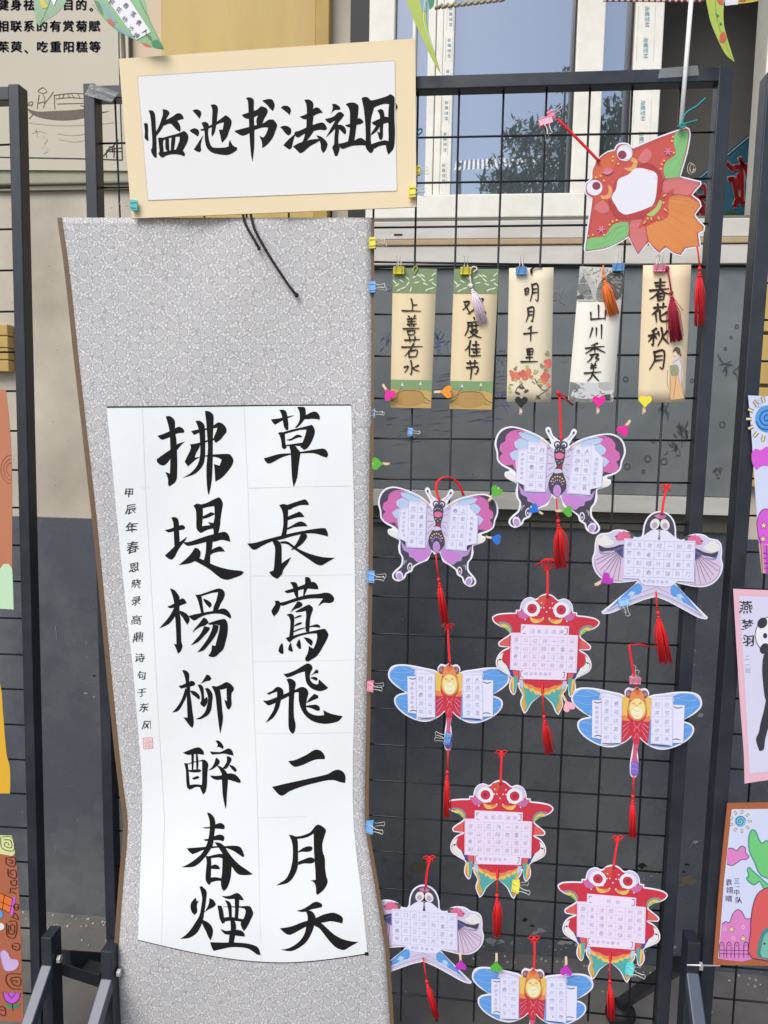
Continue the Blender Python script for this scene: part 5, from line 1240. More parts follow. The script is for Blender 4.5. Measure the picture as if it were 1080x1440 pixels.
t, inv = place(SW, 'swallow kite with lotus wings and blue forked tail at the right of the rack', 'kite', (929.4, 723.3), (922.4, 833.4), True, G_S); attach(SW, t); sw_text(t, P2, '甲辰年恩晓书')
cord(t, [(930, 722), (933, 702), (937, 686)], REDS, y=YK - .006, inv=inv, bow=(937, 684), y1=-.006)
tassel(t, [(922.4, 833), (923, 848)], (925, 862), 0, (937, 933), REDS, .021, y=YK - .006, inv=inv, stray=12, n=56)
t, inv = place(SW, 'swallow kite low beside the scroll, one wing tucked behind the scroll edge', 'kite', (597.8, 1248.3), (595.2, 1346.9), False, G_S, y=-.012); attach(SW, t); sw_text(t, P1, '甲辰仲春书')
cord(t, [(597.8, 1247), (600, 1225), (604, 1208)], REDS, y=-.020, inv=inv, bow=(604, 1206), y1=-.006)
tassel(t, [(595, 1347), (597, 1362)], (600, 1380), 0, (614, 1432), REDS, .010, y=-.020, inv=inv, stray=4)

# --- dragonfly
DF = Design('dragonfly_kite', 800, 940, 5.268, (896.2, 968.5), (891.3, 1090), ((505, 135), (481, 803)))
def make_dfly():
    D = DF
    out = D.full("505,133 482,150 440,143 413,172 418,206 385,188 300,170 200,150 100,145 42,165 18,218 30,262 80,312 158,362 100,374 66,402 68,450 110,505 180,552 260,582 330,584 395,560 440,530 470,500 476,560 462,640 452,720 455,785 468,806 482,808")
    mb, o = card(D, out); pr_ = MB()
    L = [(inset(o, 9), PALE, 's'),
     ("60,180 100,158 180,160 240,185 400,210 395,250 170,355 90,305 45,260 32,218", BLU, 'm'), ("172,372 100,385 78,410 80,448 118,498 185,542 250,568 390,560 395,372", BLU, 'm'),
     ("235,180 300,180 395,202 395,240 225,225", PALE, 'm'),
     ("392,212 430,205 500,250 500,385 392,380", YEL, 'm'), ("392,380 500,382 495,480 462,498 430,530 392,552", RED, 'm'), ("392,345 430,350 500,360 500,395 392,385", ORG, 'm'),
     (disc(447, 190, 27, 31), c_('print_brown_eye', 140, 84, 92, var=.1), 'ms'), (disc(440, 186, 12, 16), c_('print_eye_glint', 176, 130, 140, var=0), 'ms')]
    for s_ in ("60,200 130,210 215,200", "45,240 120,268 200,262", "130,165 220,200 330,205", "150,330 190,290 205,240", "90,400 150,410 200,440", "80,440 150,470 210,470", "120,495 180,510 230,500", "400,470 450,420", "400,520 450,450", "400,430 450,400"): L.append((s_, WVEIN, 'ml', 2.2))
    L += [("478,160 530,160 552,190 562,225 578,300 570,360 545,400 528,490 520,560 500,640 515,700 515,770 500,795 470,795 458,770 462,700 478,640 478,560 462,490 458,400 435,360 436,290 450,225 458,190", RED, ''),
     ("478,160 530,162 552,190 562,232 505,250 450,230 458,190", ORG, ''), ("505,140 482,160 490,185 505,195 525,185 530,162", c_('print_bright_orange', 232, 110, 60, var=.1), ''),
     (disc(507, 300, 70, 88), c_('print_amber', 222, 156, 84, var=.1), 's'), (disc(507, 298, 58, 76), c_('print_butter', 244, 226, 150, var=.08, scale=80), 's'), (disc(506, 330, 42, 46), c_('print_cream_belly', 248, 238, 196, var=.05), 's'),
     (disc(478, 258, 9, 7), ORG, 's'), (disc(530, 258, 9, 7), ORG, 's'), ("490,262 505,280 520,262", ORG, 'l', 5), ("482,305 505,318 530,305", YEL, 'l', 4), ("486,345 506,354 526,345", YEL, 'l', 4),
     ("478,560 518,560 502,640 510,690 462,690 474,640", c_('print_rose', 216, 92, 130, var=.1), ''), ("462,690 512,690 515,770 500,795 470,795 458,770", c_('print_violet', 130, 110, 214, var=.1), '')]
    for s_ in ("480,400 505,440 530,400", "480,470 503,430 528,470", "485,520 503,480 520,520", "466,700 510,720", "462,740 512,750"): L.append((s_, c_('print_pale_line', 236, 170, 186, var=0), 'l', 3))
    layers(D, pr_, L)
    pa = parse("242,192 300,190 396,222 386,562 240,568 238,525 172,515 174,236 240,236"); pb = parse("612,212 762,210 772,266 856,270 846,548 768,550 764,572 605,556")
    layers(D, pr_, [(pa, PANEL, 's'), (pb, PANEL, 's')], .0018); gl = MATS['print_grid_blue']
    grid_lines(D, pr_, parse('245,210 390,222 382,555 240,545'), 2, 5, gl, .0020, 1.4); grid_lines(D, pr_, parse('615,225 765,225 765,562 608,550'), 2, 5, gl, .0020, 1.4)
    for s_ in ("190,250 215,258 243,250", "190,505 215,498 243,506", "776,282 805,292 838,284", "768,525 795,520 826,528", "250,556 310,560 380,556", "610,560 690,566 745,570"): stroke(pr_, parse(s_), D.mp(.0020), LINE, 5, 5, 7)
    for s_ in ("240,240 238,525", "772,266 768,550"): stroke(pr_, parse(s_), D.mp(.0020), gl, 2, 2, sub=1)
    h = MB(); flat(h, disc(507, 150, 6, 6, 12), D.mp(.0022), LINE); flat(h, disc(481, 788, 5, 5, 12), D.mp(.0022), LINE)
    return [('card', mb), ('printed_design', pr_), ('punched_hole', h)]
DF.make = make_dfly
def df_text(t, c1, c2, s1):
    mb = MB(); cols_text(DF, mb, parse('245,218 390,230 382,550 240,540'), c1, 40, .0022); cols_text(DF, mb, parse('620,235 765,235 762,560 612,548'), c2, 40, .0022)
    cols_text(DF, mb, parse('188,275 232,275 228,495 186,492'), [s1], 32, .0022); mb.build('handwriting', None).parent = t
G_D = 'blue winged dragonfly paper kites'
t, inv = place(DF, 'blue winged dragonfly kite under a pink clip at the right edge of the rack', 'kite', (896.2, 968.5), (891.3, 1090), True, G_D); attach(DF, t); df_text(t, ['自蓬花空闭', '春城绿芳别'], ['知开映水蝶', '时节肥晴天'], '甲辰年恩晓书')
cord(t, [(895, 966), (889, 940), (884, 907), (900, 906), (912, 910)], REDS, y=YK - .006, inv=inv, y1=-.006)
tassel(t, [(891, 1090), (890.5, 1104)], (890, 1120), 0, (889, 1178), REDS, .010, y=YK - .006, inv=inv, stray=3)
t, inv = place(DF, 'blue winged dragonfly kite beside the scroll with a blue clip on its tail', 'kite', (632, 935.2), (630, 1052), False, G_D); attach(DF, t); df_text(t, ['时鸣春涧中', '月出惊山鸟'], ['夜静春山空', '人闲桂花落'], '甲辰年恩晓书')
cord(t, [(632, 934), (630, 905), (629, 882)], REDS, y=YK - .006, inv=inv, y1=-.006, bow=(630, 880))
tassel(t, [(630, 1052), (629.5, 1068)], (629, 1086), 0, (628, 1150), REDS, .011, y=YK - .006, inv=inv, stray=4)
t, inv = place(DF, 'blue winged dragonfly kite at the bottom, held by green and purple heart pegs', 'kite', (750, 1363.4), (746.5, 1474), False, G_D, y=-.019); attach(DF, t); df_text(t, ['当春乃发生', '好雨知时节'], ['春风数蝶飞', '于香花间舞'], '甲辰年恩晓书')
cord(t, [(750, 1362), (751, 1340), (751, 1322)], REDS, y=YK - .006, inv=inv, y1=-.006, bow=(751, 1319))

# --- the big goldfish
BF = Design('large_goldfish_kite', 815, 170, 5.838, (841.5, 227.4), (980, 346))
def make_big():
    D = BF
    out = parse("880,45 905,62 915,110 890,260 832,452 1000,492 1004,522 930,605 990,650 1005,700 955,768 985,810 1035,862 1028,905 985,925 1002,1035 880,1052 835,1112 770,1092 710,1048 655,1097 600,1050 568,1005 475,1112 440,1040 400,958 300,1020 200,1060 45,1082 35,1050 50,950 97,640 55,610 38,565 45,510 95,470 102,390 160,300 230,248 285,233 300,200 340,178 395,182 425,205 440,215 650,125")
    mb, o = card(D, out, corner=42); pr_ = MB()
    COR = c_('print_coral', 212, 84, 74, var=.12, scale=30); COP = c_('print_coral_pink_leaf', 222, 118, 118, var=.1); TAN_ = c_('print_tail_orange', 232, 140, 70, var=.16, scale=18)
    L = [(inset(o, 13), COR, 's'), ("110,400 160,310 230,258 290,245 300,330 250,420 150,470 108,470", c_('print_head_orange', 222, 104, 66, var=.1), ''),
     ("785,100 860,75 893,80 893,140 868,260 818,462 710,472 690,410 712,335 790,270 775,180", GRN, ''), ("52,1062 60,975 130,955 205,945 265,862 330,832 402,830 396,940 290,1010 190,1045", GRN, ''),
     ("672,520 720,480 820,464 990,512 885,612 780,598 700,590", COP, ''), ("408,870 440,800 500,780 558,965 480,1095 420,980", COP, ''),
     ("545,870 640,820 720,745 745,620 830,605 880,618 975,665 982,700 942,755 960,800 1012,868 1005,900 962,915 978,1028 865,1038 828,1090 770,1072 705,1020 660,1065 600,1020 560,960", TAN_, ''),
     ("480,362 580,352 660,420 680,520 655,640 620,720 560,790 440,810 310,800 260,720 232,640 262,590 300,480 400,440", c_('print_ring', 196, 62, 62, var=.15), ''),
     (disc(372, 262, 66, 68), WHT, 's'), (disc(350, 278, 36, 36), c_('print_iris', 146, 58, 78, var=.1), 's'), (disc(122, 548, 66, 64), WHT, 's'), (disc(138, 533, 34, 34), MATS['print_iris'], 's'),
     ("476,320 510,260 548,224 588,250 590,300 530,350", COP, ''), ("120,720 140,680 192,648 240,700 238,745 180,762", COP, ''),
     ("430,298 470,320 474,370 420,415 360,385 420,380 445,345 420,325", c_('print_lip', 238, 170, 96, var=.1), ''), ("230,525 262,545 268,590 240,640 180,640 170,610 215,612 240,580", MATS['print_lip'], ''),
     ("778,548 768,600 705,650 660,640 700,600", COR, ''), ("480,885 520,800 560,780 575,830 530,860", COR, ''), (disc(655, 745, 82, 72), COR, 's'),
     ("655,645 680,660 660,720 610,775 560,782 552,765 600,735 640,690", c_('print_pale_green', 176, 206, 112, var=.1), ''),
     ("470,385 600,410 636,440 640,490 625,630 590,700 385,770 325,740 300,700 262,625 300,560 318,480 400,440", WHT, '')]
    for s_ in ("575,860 720,1010", "610,840 790,1060", "650,810 870,1030", "680,790 960,1000", "720,740 960,900", "735,700 950,800", "745,660 960,710", "740,630 900,650"): L.append((s_, c_('print_tail_ray', 244, 176, 110, var=0), 'l', 4))
    for s_ in ("830,110 810,200 830,300 760,440", "860,100 850,220 850,330 790,455", "800,280 740,340 720,440", "380,850 300,880 230,980 90,1030", "390,880 320,920 260,990", "340,850 260,900 200,970"): L.append((s_, c_('print_green_line', 160, 214, 140, var=0), 'l', 3))
    for i in range(14):
        a = .2 + i*.42; x, y = 462 + 202*math.cos(a), 590 + 208*math.sin(a)
        L.append(([(x, y), (x + 12*math.cos(a+.8), y + 12*math.sin(a+.8))], MATS['print_lip'], 'l', 4))
    for x, y in ((275,295),(272,328),(318,352),(172,452),(135,465),(200,490),(768,128),(760,165),(775,260),(695,325),(676,355),(668,392),(272,826),(247,852),(110,935),(70,945),(200,935),(690,670),(560,800),(305,815)): L.append((disc(x, y, 9, 9, 9), YEL, 's'))
    for a0 in range(5): L.append((disc(235 + 30*math.cos(3.5+.42*a0*1.2), 440 + 30*math.sin(3.5+.5*a0), 30, 8, 10, 3.5+.5*a0), c_('print_soft_pink', 228, 130, 160, var=0), 's'))
    for cx0, cy0 in ((728, 250), (178, 890)):
        for a0 in range(6): L.append((disc(cx0 + 17*math.cos(a0*1.05), cy0 + 17*math.sin(a0*1.05), 17, 6, 8, a0*1.05), MATS['print_soft_pink'], 's'))
    for x, y, r_ in ((705, 728, .8), (650, 795, 1.4), (700, 610, -.7), (535, 830, 2.2), (590, 800, 1.6)): L.append((disc(x, y, 18, 8, 10, r_), MATS['print_lip'], 's'))
    layers(D, pr_, L)
    ol = MB(); q = inset(o, 13); q.append(q[0])
    for a, b in zip(q, q[1:]): stroke(ol, [a, b], D.mp(.0026), LINE, 2.4, 2.4, sub=1)
    for s_ in ("430,215 425,300 330,330", "490,362 470,350 580,352 660,420 682,520 655,640", "232,640 262,730 320,800 440,810 540,775", "402,830 408,880 410,960", "545,870 560,960", "745,620 820,602 880,618", "700,590 780,598 880,612", "672,520 690,480 710,472 818,462"): stroke(ol, parse(s_), D.mp(.0026), LINE, 2.4, 2.4, sub=4)
    return [('card', mb), ('printed_design', pr_), ('outline_print', ol)]
BF.make = make_big
t, inv = place(BF, 'large tilted coral goldfish kite with green fins at the top right of the rack', 'kite', (841.5, 227.4), (980, 346), True, name='goldfish_kite'); attach(BF, t)
cord(t, [(842, 227), (815, 199), (784, 168)], REDS, y=YK - .005, inv=inv, y1=-.016, r=.0017)
tassel(t, [(980, 346), (982, 360)], (984, 378), 0, (982, 459), REDS, .014, y=YK - .006, inv=inv, stray=4, n=54)

# ------------------------------------------------------------------ bookmarks
YBM = -.020
def bookmark(idx, quad, mpaper, label, deco):
    q = parse(quad); cx0 = sum(a[0] for a in q)/4
    t = thing('bookmark', P(cx0, q[0][1], YBM), label, 'bookmark', 'painted paper bookmarks clipped in a row')
    bend = .003
    mpL = lambda lf: (lambda u, v: P(u, v, YBM - lf - bend*math.sin((v-375)/200*math.pi)))
    vs = []; fs = []; n = 10
    for j in range(n+1):
        for i in range(4): vs.append(mpL(0)(*lerp4(q, i/3, j/n)))
    for j in range(n):
        for i in range(3): a = j*4+i; fs.append((a, a+1, a+5, a+4))
    mb = MB(); mb.add(vs, fs, mpaper); o = mb.build('card', t, smooth=True); so = o.modifiers.new('thick', 'SOLIDIFY'); so.thickness = .0005; so.offset = 1
    mb = MB(); deco(mb, q, mpL); mb.build('printed_design', t)
    ox, oy, w0, chars = BOOK[idx]
    for ch in chars:
        mb = MB()
        for k, s_ in enumerate(ch.split(';')):
            pts = [(ox + a/6.857, oy + b/6.857) for a, b in parse(s_)]
            w1 = w0/6.857*1.3
            stroke(mb, pts, mpL(.0013 + .00003*k), mat('bookmark_ink', (.03, .02, .016, 1), .6, var=.2, scale=300, spec=.2), w1*1.2, w1*.55, w1*.9, sub=4)
            flat(mb, disc(pts[0][0], pts[0][1], w1*.72, w1*.48, 8, .8), mpL(.0013 + .00003*k), MATS['bookmark_ink']); flat(mb, disc(pts[-1][0], pts[-1][1], w1*.34, w1*.22, 8, .7), mpL(.0013 + .00003*k), MATS['bookmark_ink'])
        mb.build('brush_character', t)
    return t
CREAM = mat('cream_card', (.74, .60, .38, 1), .65, var=.05, scale=12, spec=.2); CREAM2 = mat('ivory_card', (.76, .66, .48, 1), .65, var=.04, scale=12, spec=.2); CREAM3 = mat('pale_card', (.80, .76, .66, 1), .65, var=.04, scale=12, spec=.2); CREAM4 = mat('peach_card', (.77, .62, .41, 1), .65, var=.05, scale=12, spec=.2)
OLV = c_('print_olive_green', 126, 146, 100, var=.12, scale=40); OLV2 = c_('print_meadow', 132, 166, 112, var=.15, scale=60); OCH = c_('print_ochre', 206, 168, 96, var=.12, scale=50); OCH2 = c_('print_dark_ochre', 190, 148, 84, var=.1, scale=50); PETW = c_('print_petal_white', 226, 232, 206, var=.05); BRL2 = c_('print_brown_line', 118, 92, 64, var=0)
def band(mb, q, v0, v1, mpL, lf, m, nn=3):
    for k in range(nn):
        a, b = v0 + (v1-v0)*k/nn, v0 + (v1-v0)*(k+1)/nn
        mb.add([mpL(lf)(*lerp4(q, 0, a)), mpL(lf)(*lerp4(q, .5, a)), mpL(lf)(*lerp4(q, 1, a)), mpL(lf)(*lerp4(q, 1, b)), mpL(lf)(*lerp4(q, .5, b)), mpL(lf)(*lerp4(q, 0, b))], [(0, 1, 4, 5), (1, 2, 3, 4)], m)
def deco_green(mb, q, mpL):
    band(mb, q, 0, .178, mpL, .0004, OLV); band(mb, q, .80, 1, mpL, .0004, OCH)
    rnd = random.Random(4)
    for (u, v, a) in [(.1,.12,.6),(.2,.09,-.5),(.25,.14,.4),(.33,.07,-.7),(.35,.11,.9),(.42,.15,1.3),(.5,.06,.5),(.55,.1,.2),(.6,.05,-.6),(.68,.05,-.5),(.75,.11,-.4),(.8,.15,.5),(.88,.08,.4),(.93,.04,.7),(.95,.11,-.6),(.9,.14,.3),(.15,.155,.5),(.05,.1,-.8),(.7,.08,-.7)]:
        x, y = lerp4(q, u, v); flat(mb, disc(x, y, 4.2, .9, 8, -a), mpL(.0006), PETW)
    flat(mb, smooth_poly([lerp4(q, *p) for p in ((0,.8),(1,.8),(1,.885),(.8,.87),(.55,.865),(.3,.875),(0,.86))], 3, 80), mpL(.0006), OLV2)
    flat(mb, smooth_poly([lerp4(q, *p) for p in ((.12,.96),(.28,.875),(.7,.875),(.86,.95),(.6,.985),(.3,.985))], 3, 80), mpL(.0007), OCH2)
    stroke(mb, [lerp4(q, *p) for p in ((0,.955),(.14,.93),(.27,.88),(.7,.88),(.82,.92),(.93,.945),(1,.95))], mpL(.0009), BRL2, .8, .8, sub=3)
    for s in (((.1,.92),(.28,.85)), ((.7,.87),(.72,.85)), ((.82,.96),(.95,.965))): stroke(mb, [lerp4(q, *p) for p in s], mpL(.0009), BRL2, .6, sub=2)
    for u, v in ((.28, .835), (.72, .825)):
        x, y = lerp4(q, u, v); flat(mb, [(x-2.2, y+1.5), (x, y-3), (x+1.8, y+2)], mpL(.0009), CRE)
def deco_peony(mb, q, mpL):
    rnd = random.Random(8); Pn = c_('print_peony', 232, 128, 92, var=.15, scale=90); Pr = c_('print_peony_red', 222, 104, 92, var=.1); Og = c_('print_moss', 150, 146, 100, var=.15); Lg = c_('print_lime', 190, 190, 120, var=.1); Dk = c_('print_twig', 84, 78, 66, var=.1)
    for (px, py, r, m) in [(719,525,5,Pn),(728,528,6,Pn),(734,525,6,Pr),(741,523,6.5,Pn),(738,530,5,Pn),(722,532,4,Pn),(747,530,3.5,Pn),(770,508,5.5,Pr),(773,513,4.5,Pr),(767,516,4,Pn),(767,530,7,Pr),(764,535,6,Pn),(772,542,3.5,Pn),(725,518,3.5,Og),(741,516,3,Lg),(752,523,3.8,Lg),(770,497,4,Og),(763,514,4,Og),(768,520,3.5,Og),(758,536,3.6,Lg),(716,545,2.5,Lg),(717,550,3,Lg),(724,535,3,Lg),(760,542,3,Og),(733,537,3,Lg),(771,555,3,Og),(756,522,2,Lg)]:
        for k in range(5):
            a = rnd.uniform(0, 6.28); flat(mb, disc(px + r*.4*math.cos(a), py + r*.4*math.sin(a), r*.62, r*.5, 9, a), mpL(.0005 + .00003*k), m)
    for s in ("733,540 727,546 724,552", "733,540 740,549", "752,532 757,542 765,549 773,544", "756,558 764,552 772,548", "716,541 722,541", "748,536 753,540", "757,558 753,562"): stroke(mb, parse(s), mpL(.0008), Dk, 1.3, .7, sub=3)
    for (x, y, a) in ((728, 553, .4), (740, 550, -.5), (757, 559, .8), (733, 545, .2)): flat(mb, disc(x, y, 4, 1.9, 10, a), mpL(.0008), Dk)
def deco_landscape(mb, q, mpL):
    rnd = random.Random(6); G1 = c_('print_ink_grey', 132, 132, 126, var=.35, scale=120); G2 = c_('print_ink_pale', 188, 186, 178, var=.15, scale=90); G3 = c_('print_ink_dark', 84, 84, 80, var=.3, scale=120)
    band(mb, q, .0, .235, mpL, .0004, c_('print_mist_grey', 206, 202, 192, var=.08, scale=60)); band(mb, q, .865, 1, mpL, .0004, c_('print_mist_low', 214, 214, 214, var=.06, scale=60))
    for poly, m in (("815,385 824,378 832,392 840,410 845,423 830,424 812,424", G2), ("813,400 820,388 828,400 834,420 824,420 814,412", G1), ("838,415 843,398 850,390 857,400 862,414 866,424 842,424", G1), ("852,390 862,382 876,384 877,400 873,418 866,422 860,405", G3), ("858,395 868,388 874,398 870,412", G1), ("812,416 820,414 822,421 811,421", G3),
                    ("802,537 812,540 818,546 806,548 803,560 810,566 800,563", G1), ("842,538 862,538 864,548 850,549 842,545", G2), ("800,556 812,560 830,561 848,562 862,558 861,565 830,566 800,564", G1), ("848,556 858,554 860,563 848,563", G3)): flat(mb, smooth_poly(parse(poly), 3, 80), mpL(.0006), m)
    for i in range(90):
        if i < 62: u, v = rnd.random(), rnd.random()*.22
        else: u, v = rnd.random(), .875 + rnd.random()*.11
        x, y = lerp4(q, u, v); a = rnd.uniform(0, 3.1); l_ = rnd.uniform(1.5, 5); stroke(mb, [(x, y), (x + l_*math.cos(a), y + l_*math.sin(a)), (x + l_*1.6*math.cos(a+.6), y + l_*1.6*math.sin(a+.6))], mpL(.0008), rnd.choice([G1, G3, G3, G2]), .5, .3, 1.0, sub=2)
def deco_lady(mb, q, mpL):
    f = lambda s: smooth_poly(parse(s), 3, 80); Sk = c_('print_skin', 240, 214, 190, var=0); Hr = c_('print_hair', 96, 84, 70, var=.1); Ro = c_('print_robe', 226, 214, 212, var=.06); Sh = c_('print_sash', 164, 160, 122, var=.1); Sk2 = c_('print_skirt', 240, 186, 128, var=.06); Gn = c_('print_thin_grey', 150, 140, 132, var=0)
    flat(mb, f("943,528 951,527 957,542 962,560 944,562 941,550"), mpL(.0005), Sk2)
    flat(mb, f("948,503 955,502 959,512 960,528 958,543 955,530 952,520 944,518"), mpL(.0006), Ro); flat(mb, f("942,514 952,513 955,522 951,528 943,527"), mpL(.0007), Sh)
    flat(mb, disc(950, 498, 3.2, 4.2, 12, -.3), mpL(.0007), Sk); flat(mb, f("946,494 950,488 956,490 957,497 953,498 950,493 947,496"), mpL(.0008), Hr); flat(mb, disc(957, 499, 1.2, 2.5, 8), mpL(.0008), Hr)
    for s in ("939,520 938,535 940,547", "942,527 943,545 941,561", "951,527 949,545 947,560", "956,506 959,515 958,528 959,543", "946,510 952,506 956,503", "943,562 948,563"): stroke(mb, parse(s), mpL(.0009), Gn, .7, .5, sub=3)
B1 = bookmark(0, '552.5,377 614.5,378 606,574 549,573', CREAM, 'bookmark with green petal border, leftmost in the row, reading four characters, no tassel', deco_green)
B2 = bookmark(1, '638.5,378 701.5,378 691.5,576 632,575', CREAM, 'bookmark with green petal border and a pale lilac tassel, second from left', deco_green)
B3 = bookmark(2, '716,377 778.5,376 775,566 712.5,565', CREAM2, 'cream bookmark with orange peonies at its foot, hung by a black loop', deco_peony)
B4 = bookmark(3, '815.5,374.5 878,377 862,565 799,562', CREAM3, 'white bookmark with grey ink landscape bands and an orange tassel', deco_landscape)
B5 = bookmark(4, '904.5,373 972,372 963,566 897,566', CREAM4, 'peach bookmark with a lady in robes and a crimson tassel, rightmost in the row', deco_lady)
mb = MB(); mb.tube([P(*p, -.023) for p in smooth_poly([(583, 384), (587, 378), (586, 374), (582, 376), (581, 381), (584, 386)], 2)], .0009, mat('olive_string', rgb(170, 176, 92), .7, var=.1), 6); mb.build('string_loop', B1)
mb = MB(); mb.tube([P(*p, -.023) for p in smooth_poly([(666, 383), (671, 379), (670, 376), (665, 375), (662, 379), (660, 386), (661, 394)], 2)[:-2]], .0010, LILT, 6); mb.build('string_loop', B2)
tassel(B2, [(660, 384), (661, 392)], (662.5, 402), 0, (679, 455), LILT, .017, y=-.025, stray=3, n=70)
mb = MB(); mb.tube([P(*p, -.023) for p in smooth_poly([(747, 385), (746, 379), (751, 376), (757, 374), (762, 375), (754, 375), (748, 379), (748, 384)], 2)], .0010, MATS['brush_ink'], 6); mb.ball(P(761, 374.5, -.02), .0022, .0022, .002, MATS['brush_ink']); mb.build('string_loop', B3)
tassel(B4, [(848, 373), (847.5, 382)], (849, 390), 0, (863, 444), ORAN, .019, y=-.025, stray=4, n=70)
tassel(B5, [(938, 374), (941, 392)], (944, 412), 0, (951, 481), CRIM, .019, y=-.025, stray=10, n=70)
mb = MB(); mb.ball(P(938, 378, -.024), .004, .003, .005, CRIM, 8, 6); mb.tube([P(945, 416, -.026), P(953, 427, -.027), P(961, 437, -.027)], .0005, CRIM, 5); mb.build('cord_knot', B5, smooth=True)

# ------------------------------------------------------------------ clips and pegs where the photograph has them
BC = binder_clip
BC(561, 380.5, 'yellow', 0, 'yellow binder clip on top of the leftmost green bordered bookmark', y=-.026)
BC(655, 381, 'yellow', 0, 'yellow binder clip above the bookmark with the pale lilac tassel', y=-.026)
BC(733, 381, 'blue', 0, 'blue binder clip on top of the peony bookmark', y=-.026)
BC(869.5, 376, 'blue', 0, 'blue binder clip beside the orange tassel on the landscape bookmark', y=-.026)
BC(927, 377, 'pink', 0, 'pink binder clip beside the crimson tassel on the peach bookmark', y=-.026)
BC(524, 342, 'yellow', 90, 'yellow binder clip on the scroll edge just below the sign', y=-.030)
BC(524, 404, 'blue', 90, 'blue binder clip on the scroll edge beside the row of bookmarks', y=-.030)
BC(524, 581, 'blue', 90, 'blue binder clip on the scroll edge below the leftmost bookmark', y=-.030, s=.85)
BC(522, 811, 'blue', 90, 'blue binder clip on the scroll edge beside the lower butterfly', y=-.031, s=1.1)
BC(521, 965, 'pink', 90, 'pink binder clip on the scroll edge beside the left dragonfly', y=-.030)
BC(520, 1163, 'blue', 90, 'blue binder clip lowest on the scroll edge, above the flared foot', y=-.036, s=1.15)
BC(580, 270, 'yellow', 90, 'yellow binder clip on the lower right corner of the sign', y=-.042)
BC(587, 240, 'yellow', 90, 'yellow binder clip partly hidden behind the right edge of the sign', y=-.026, s=.8)
BC(189, 289, 'teal', -90, 'teal binder clip on the lower left corner of the sign', y=-.042, s=.9)
BC(767, 171, 'pink', 165, 'pink binder clip on the mesh holding the red string of the large goldfish', y=-.016, s=1.15)
BC(775, 162, 'pink', 60, 'second pink binder clip overlapping the first above the large goldfish string', y=-.010, s=.8)
BC(893, 957, 'pink', 0, 'pink binder clip on the head of the right dragonfly kite', y=-.028)
BC(877, 846, 'blue', 165, 'blue binder clip on the forked tail of the upper swallow kite', y=-.028)
BC(629, 1039, 'blue', -80, 'blue binder clip on the tail of the left dragonfly kite', y=-.028)
BC(725, 1246, 'yellow', 95, 'yellow binder clip on the tail of the middle goldfish kite', y=-.028, s=1.1)
BC(885, 1362, 'teal', 98, 'teal binder clip on the tail of the lower right goldfish kite', y=-.028, s=1.1)
BC(577, 607, 'blue', 95, 'small blue binder clip on the bare mesh below the leftmost bookmark', y=-.010, s=.75)
mb = MB()
for rx_, cx1 in ((5.5, 971), (5, 974)):
    pts_ = disc(cx1, 237, rx_*.8, 8 if cx1 < 973 else 6, 14); mb.tube([P(a, b, -.010 + .0012*math.sin(i)) for i, (a, b) in enumerate(pts_ + [pts_[0]])], .0006, mat('pale_wire', (.62, .58, .40, 1), .4, .3, var=0), 5)
tag(mb.build('wire_ring', smooth=True), 'two thin pale wire rings on the mesh right of the large goldfish green fin', 'wire ring')
HP = heart_peg
HP(547, 554, 'magenta', -35+180, 'magenta heart peg at the lower left of the leftmost bookmark', y=-.032)
HP(627, 551, 'orange', 90, 'orange heart peg between the first and second bookmarks', y=-.032)
HP(733, 566, 'black', 0+180-180, 'black heart peg at the foot of the peony bookmark', y=-.032)
HP(842, 565, 'magenta', 0, 'magenta heart peg at the foot of the landscape bookmark', y=-.032)
HP(907, 565, 'yellow', 0, 'yellow heart peg at the foot of the peach bookmark', y=-.032)
HP(531, 652, 'green', -90, 'green heart peg on the scroll edge above the lower butterfly', y=-.036)
HP(877, 604, 'magenta', 225-10, 'magenta heart peg on the right wing of the upper butterfly', y=-.032, s=.95)
HP(697, 692, 'green', 35, 'green heart peg on the right wing tip of the lower butterfly', y=-.032)
HP(697, 758, 'royal', 100, 'blue heart peg beside the right wing of the lower butterfly', y=-.028, s=.85)
HP(752, 716, 'royal', -60, 'blue heart peg on the lower left wing of the upper butterfly', y=-.032, s=.85)
HP(797, 719, 'green', 90, 'green heart peg below the body of the upper butterfly', y=-.032, s=.9)
HP(852, 815, 'purple', 55, 'purple heart peg under the left wing of the upper swallow', y=-.032)
HP(799, 992, 'rose', 150, 'pale pink heart peg beside the right dragonfly wing', y=-.026)
HP(648, 1357, 'purple', 175, 'purple heart peg on the tail of the lower swallow', y=-.032, s=.95)
HP(698, 1359, 'green', 180, 'green heart peg on the left wing of the bottom dragonfly', y=-.032)
HP(796, 1364, 'purple', 180, 'purple heart peg on the right wing of the bottom dragonfly', y=-.032)
# ------------------------------------------------------------------ children's art at the two sides
def artwork(name, label, cat, outline, m, y, curl=0, corner=50, thick=.0006):
    q = parse(outline) if isinstance(outline, str) else outline; c0 = P(sum(a[0] for a in q)/len(q), max(a[1] for a in q), y)
    t = thing(name, c0, label, cat)
    mpa = lambda lf: (lambda u, v: P(u, v, y - lf))
    mb = MB(); slab(mb, smooth_poly(q, 3, corner), mpa(0), lambda u, v: P(u, v, y) + Vector((0, thick, 0)), m); mb.build('paper_sheet', t)
    return t, mpa
SKYP = c_('art_pale_blue', 214, 218, 244, var=.04, scale=8, rough=.7); MAG = c_('art_magenta', 222, 92, 218, var=.08); PKC = c_('art_pink', 226, 132, 200, var=.06, scale=20); SUNB = c_('art_sun_blue', 84, 160, 226, var=.08); STAR = c_('art_star_yellow', 240, 218, 150, var=.05); OUTL = c_('art_outline', 58, 48, 92, var=0)
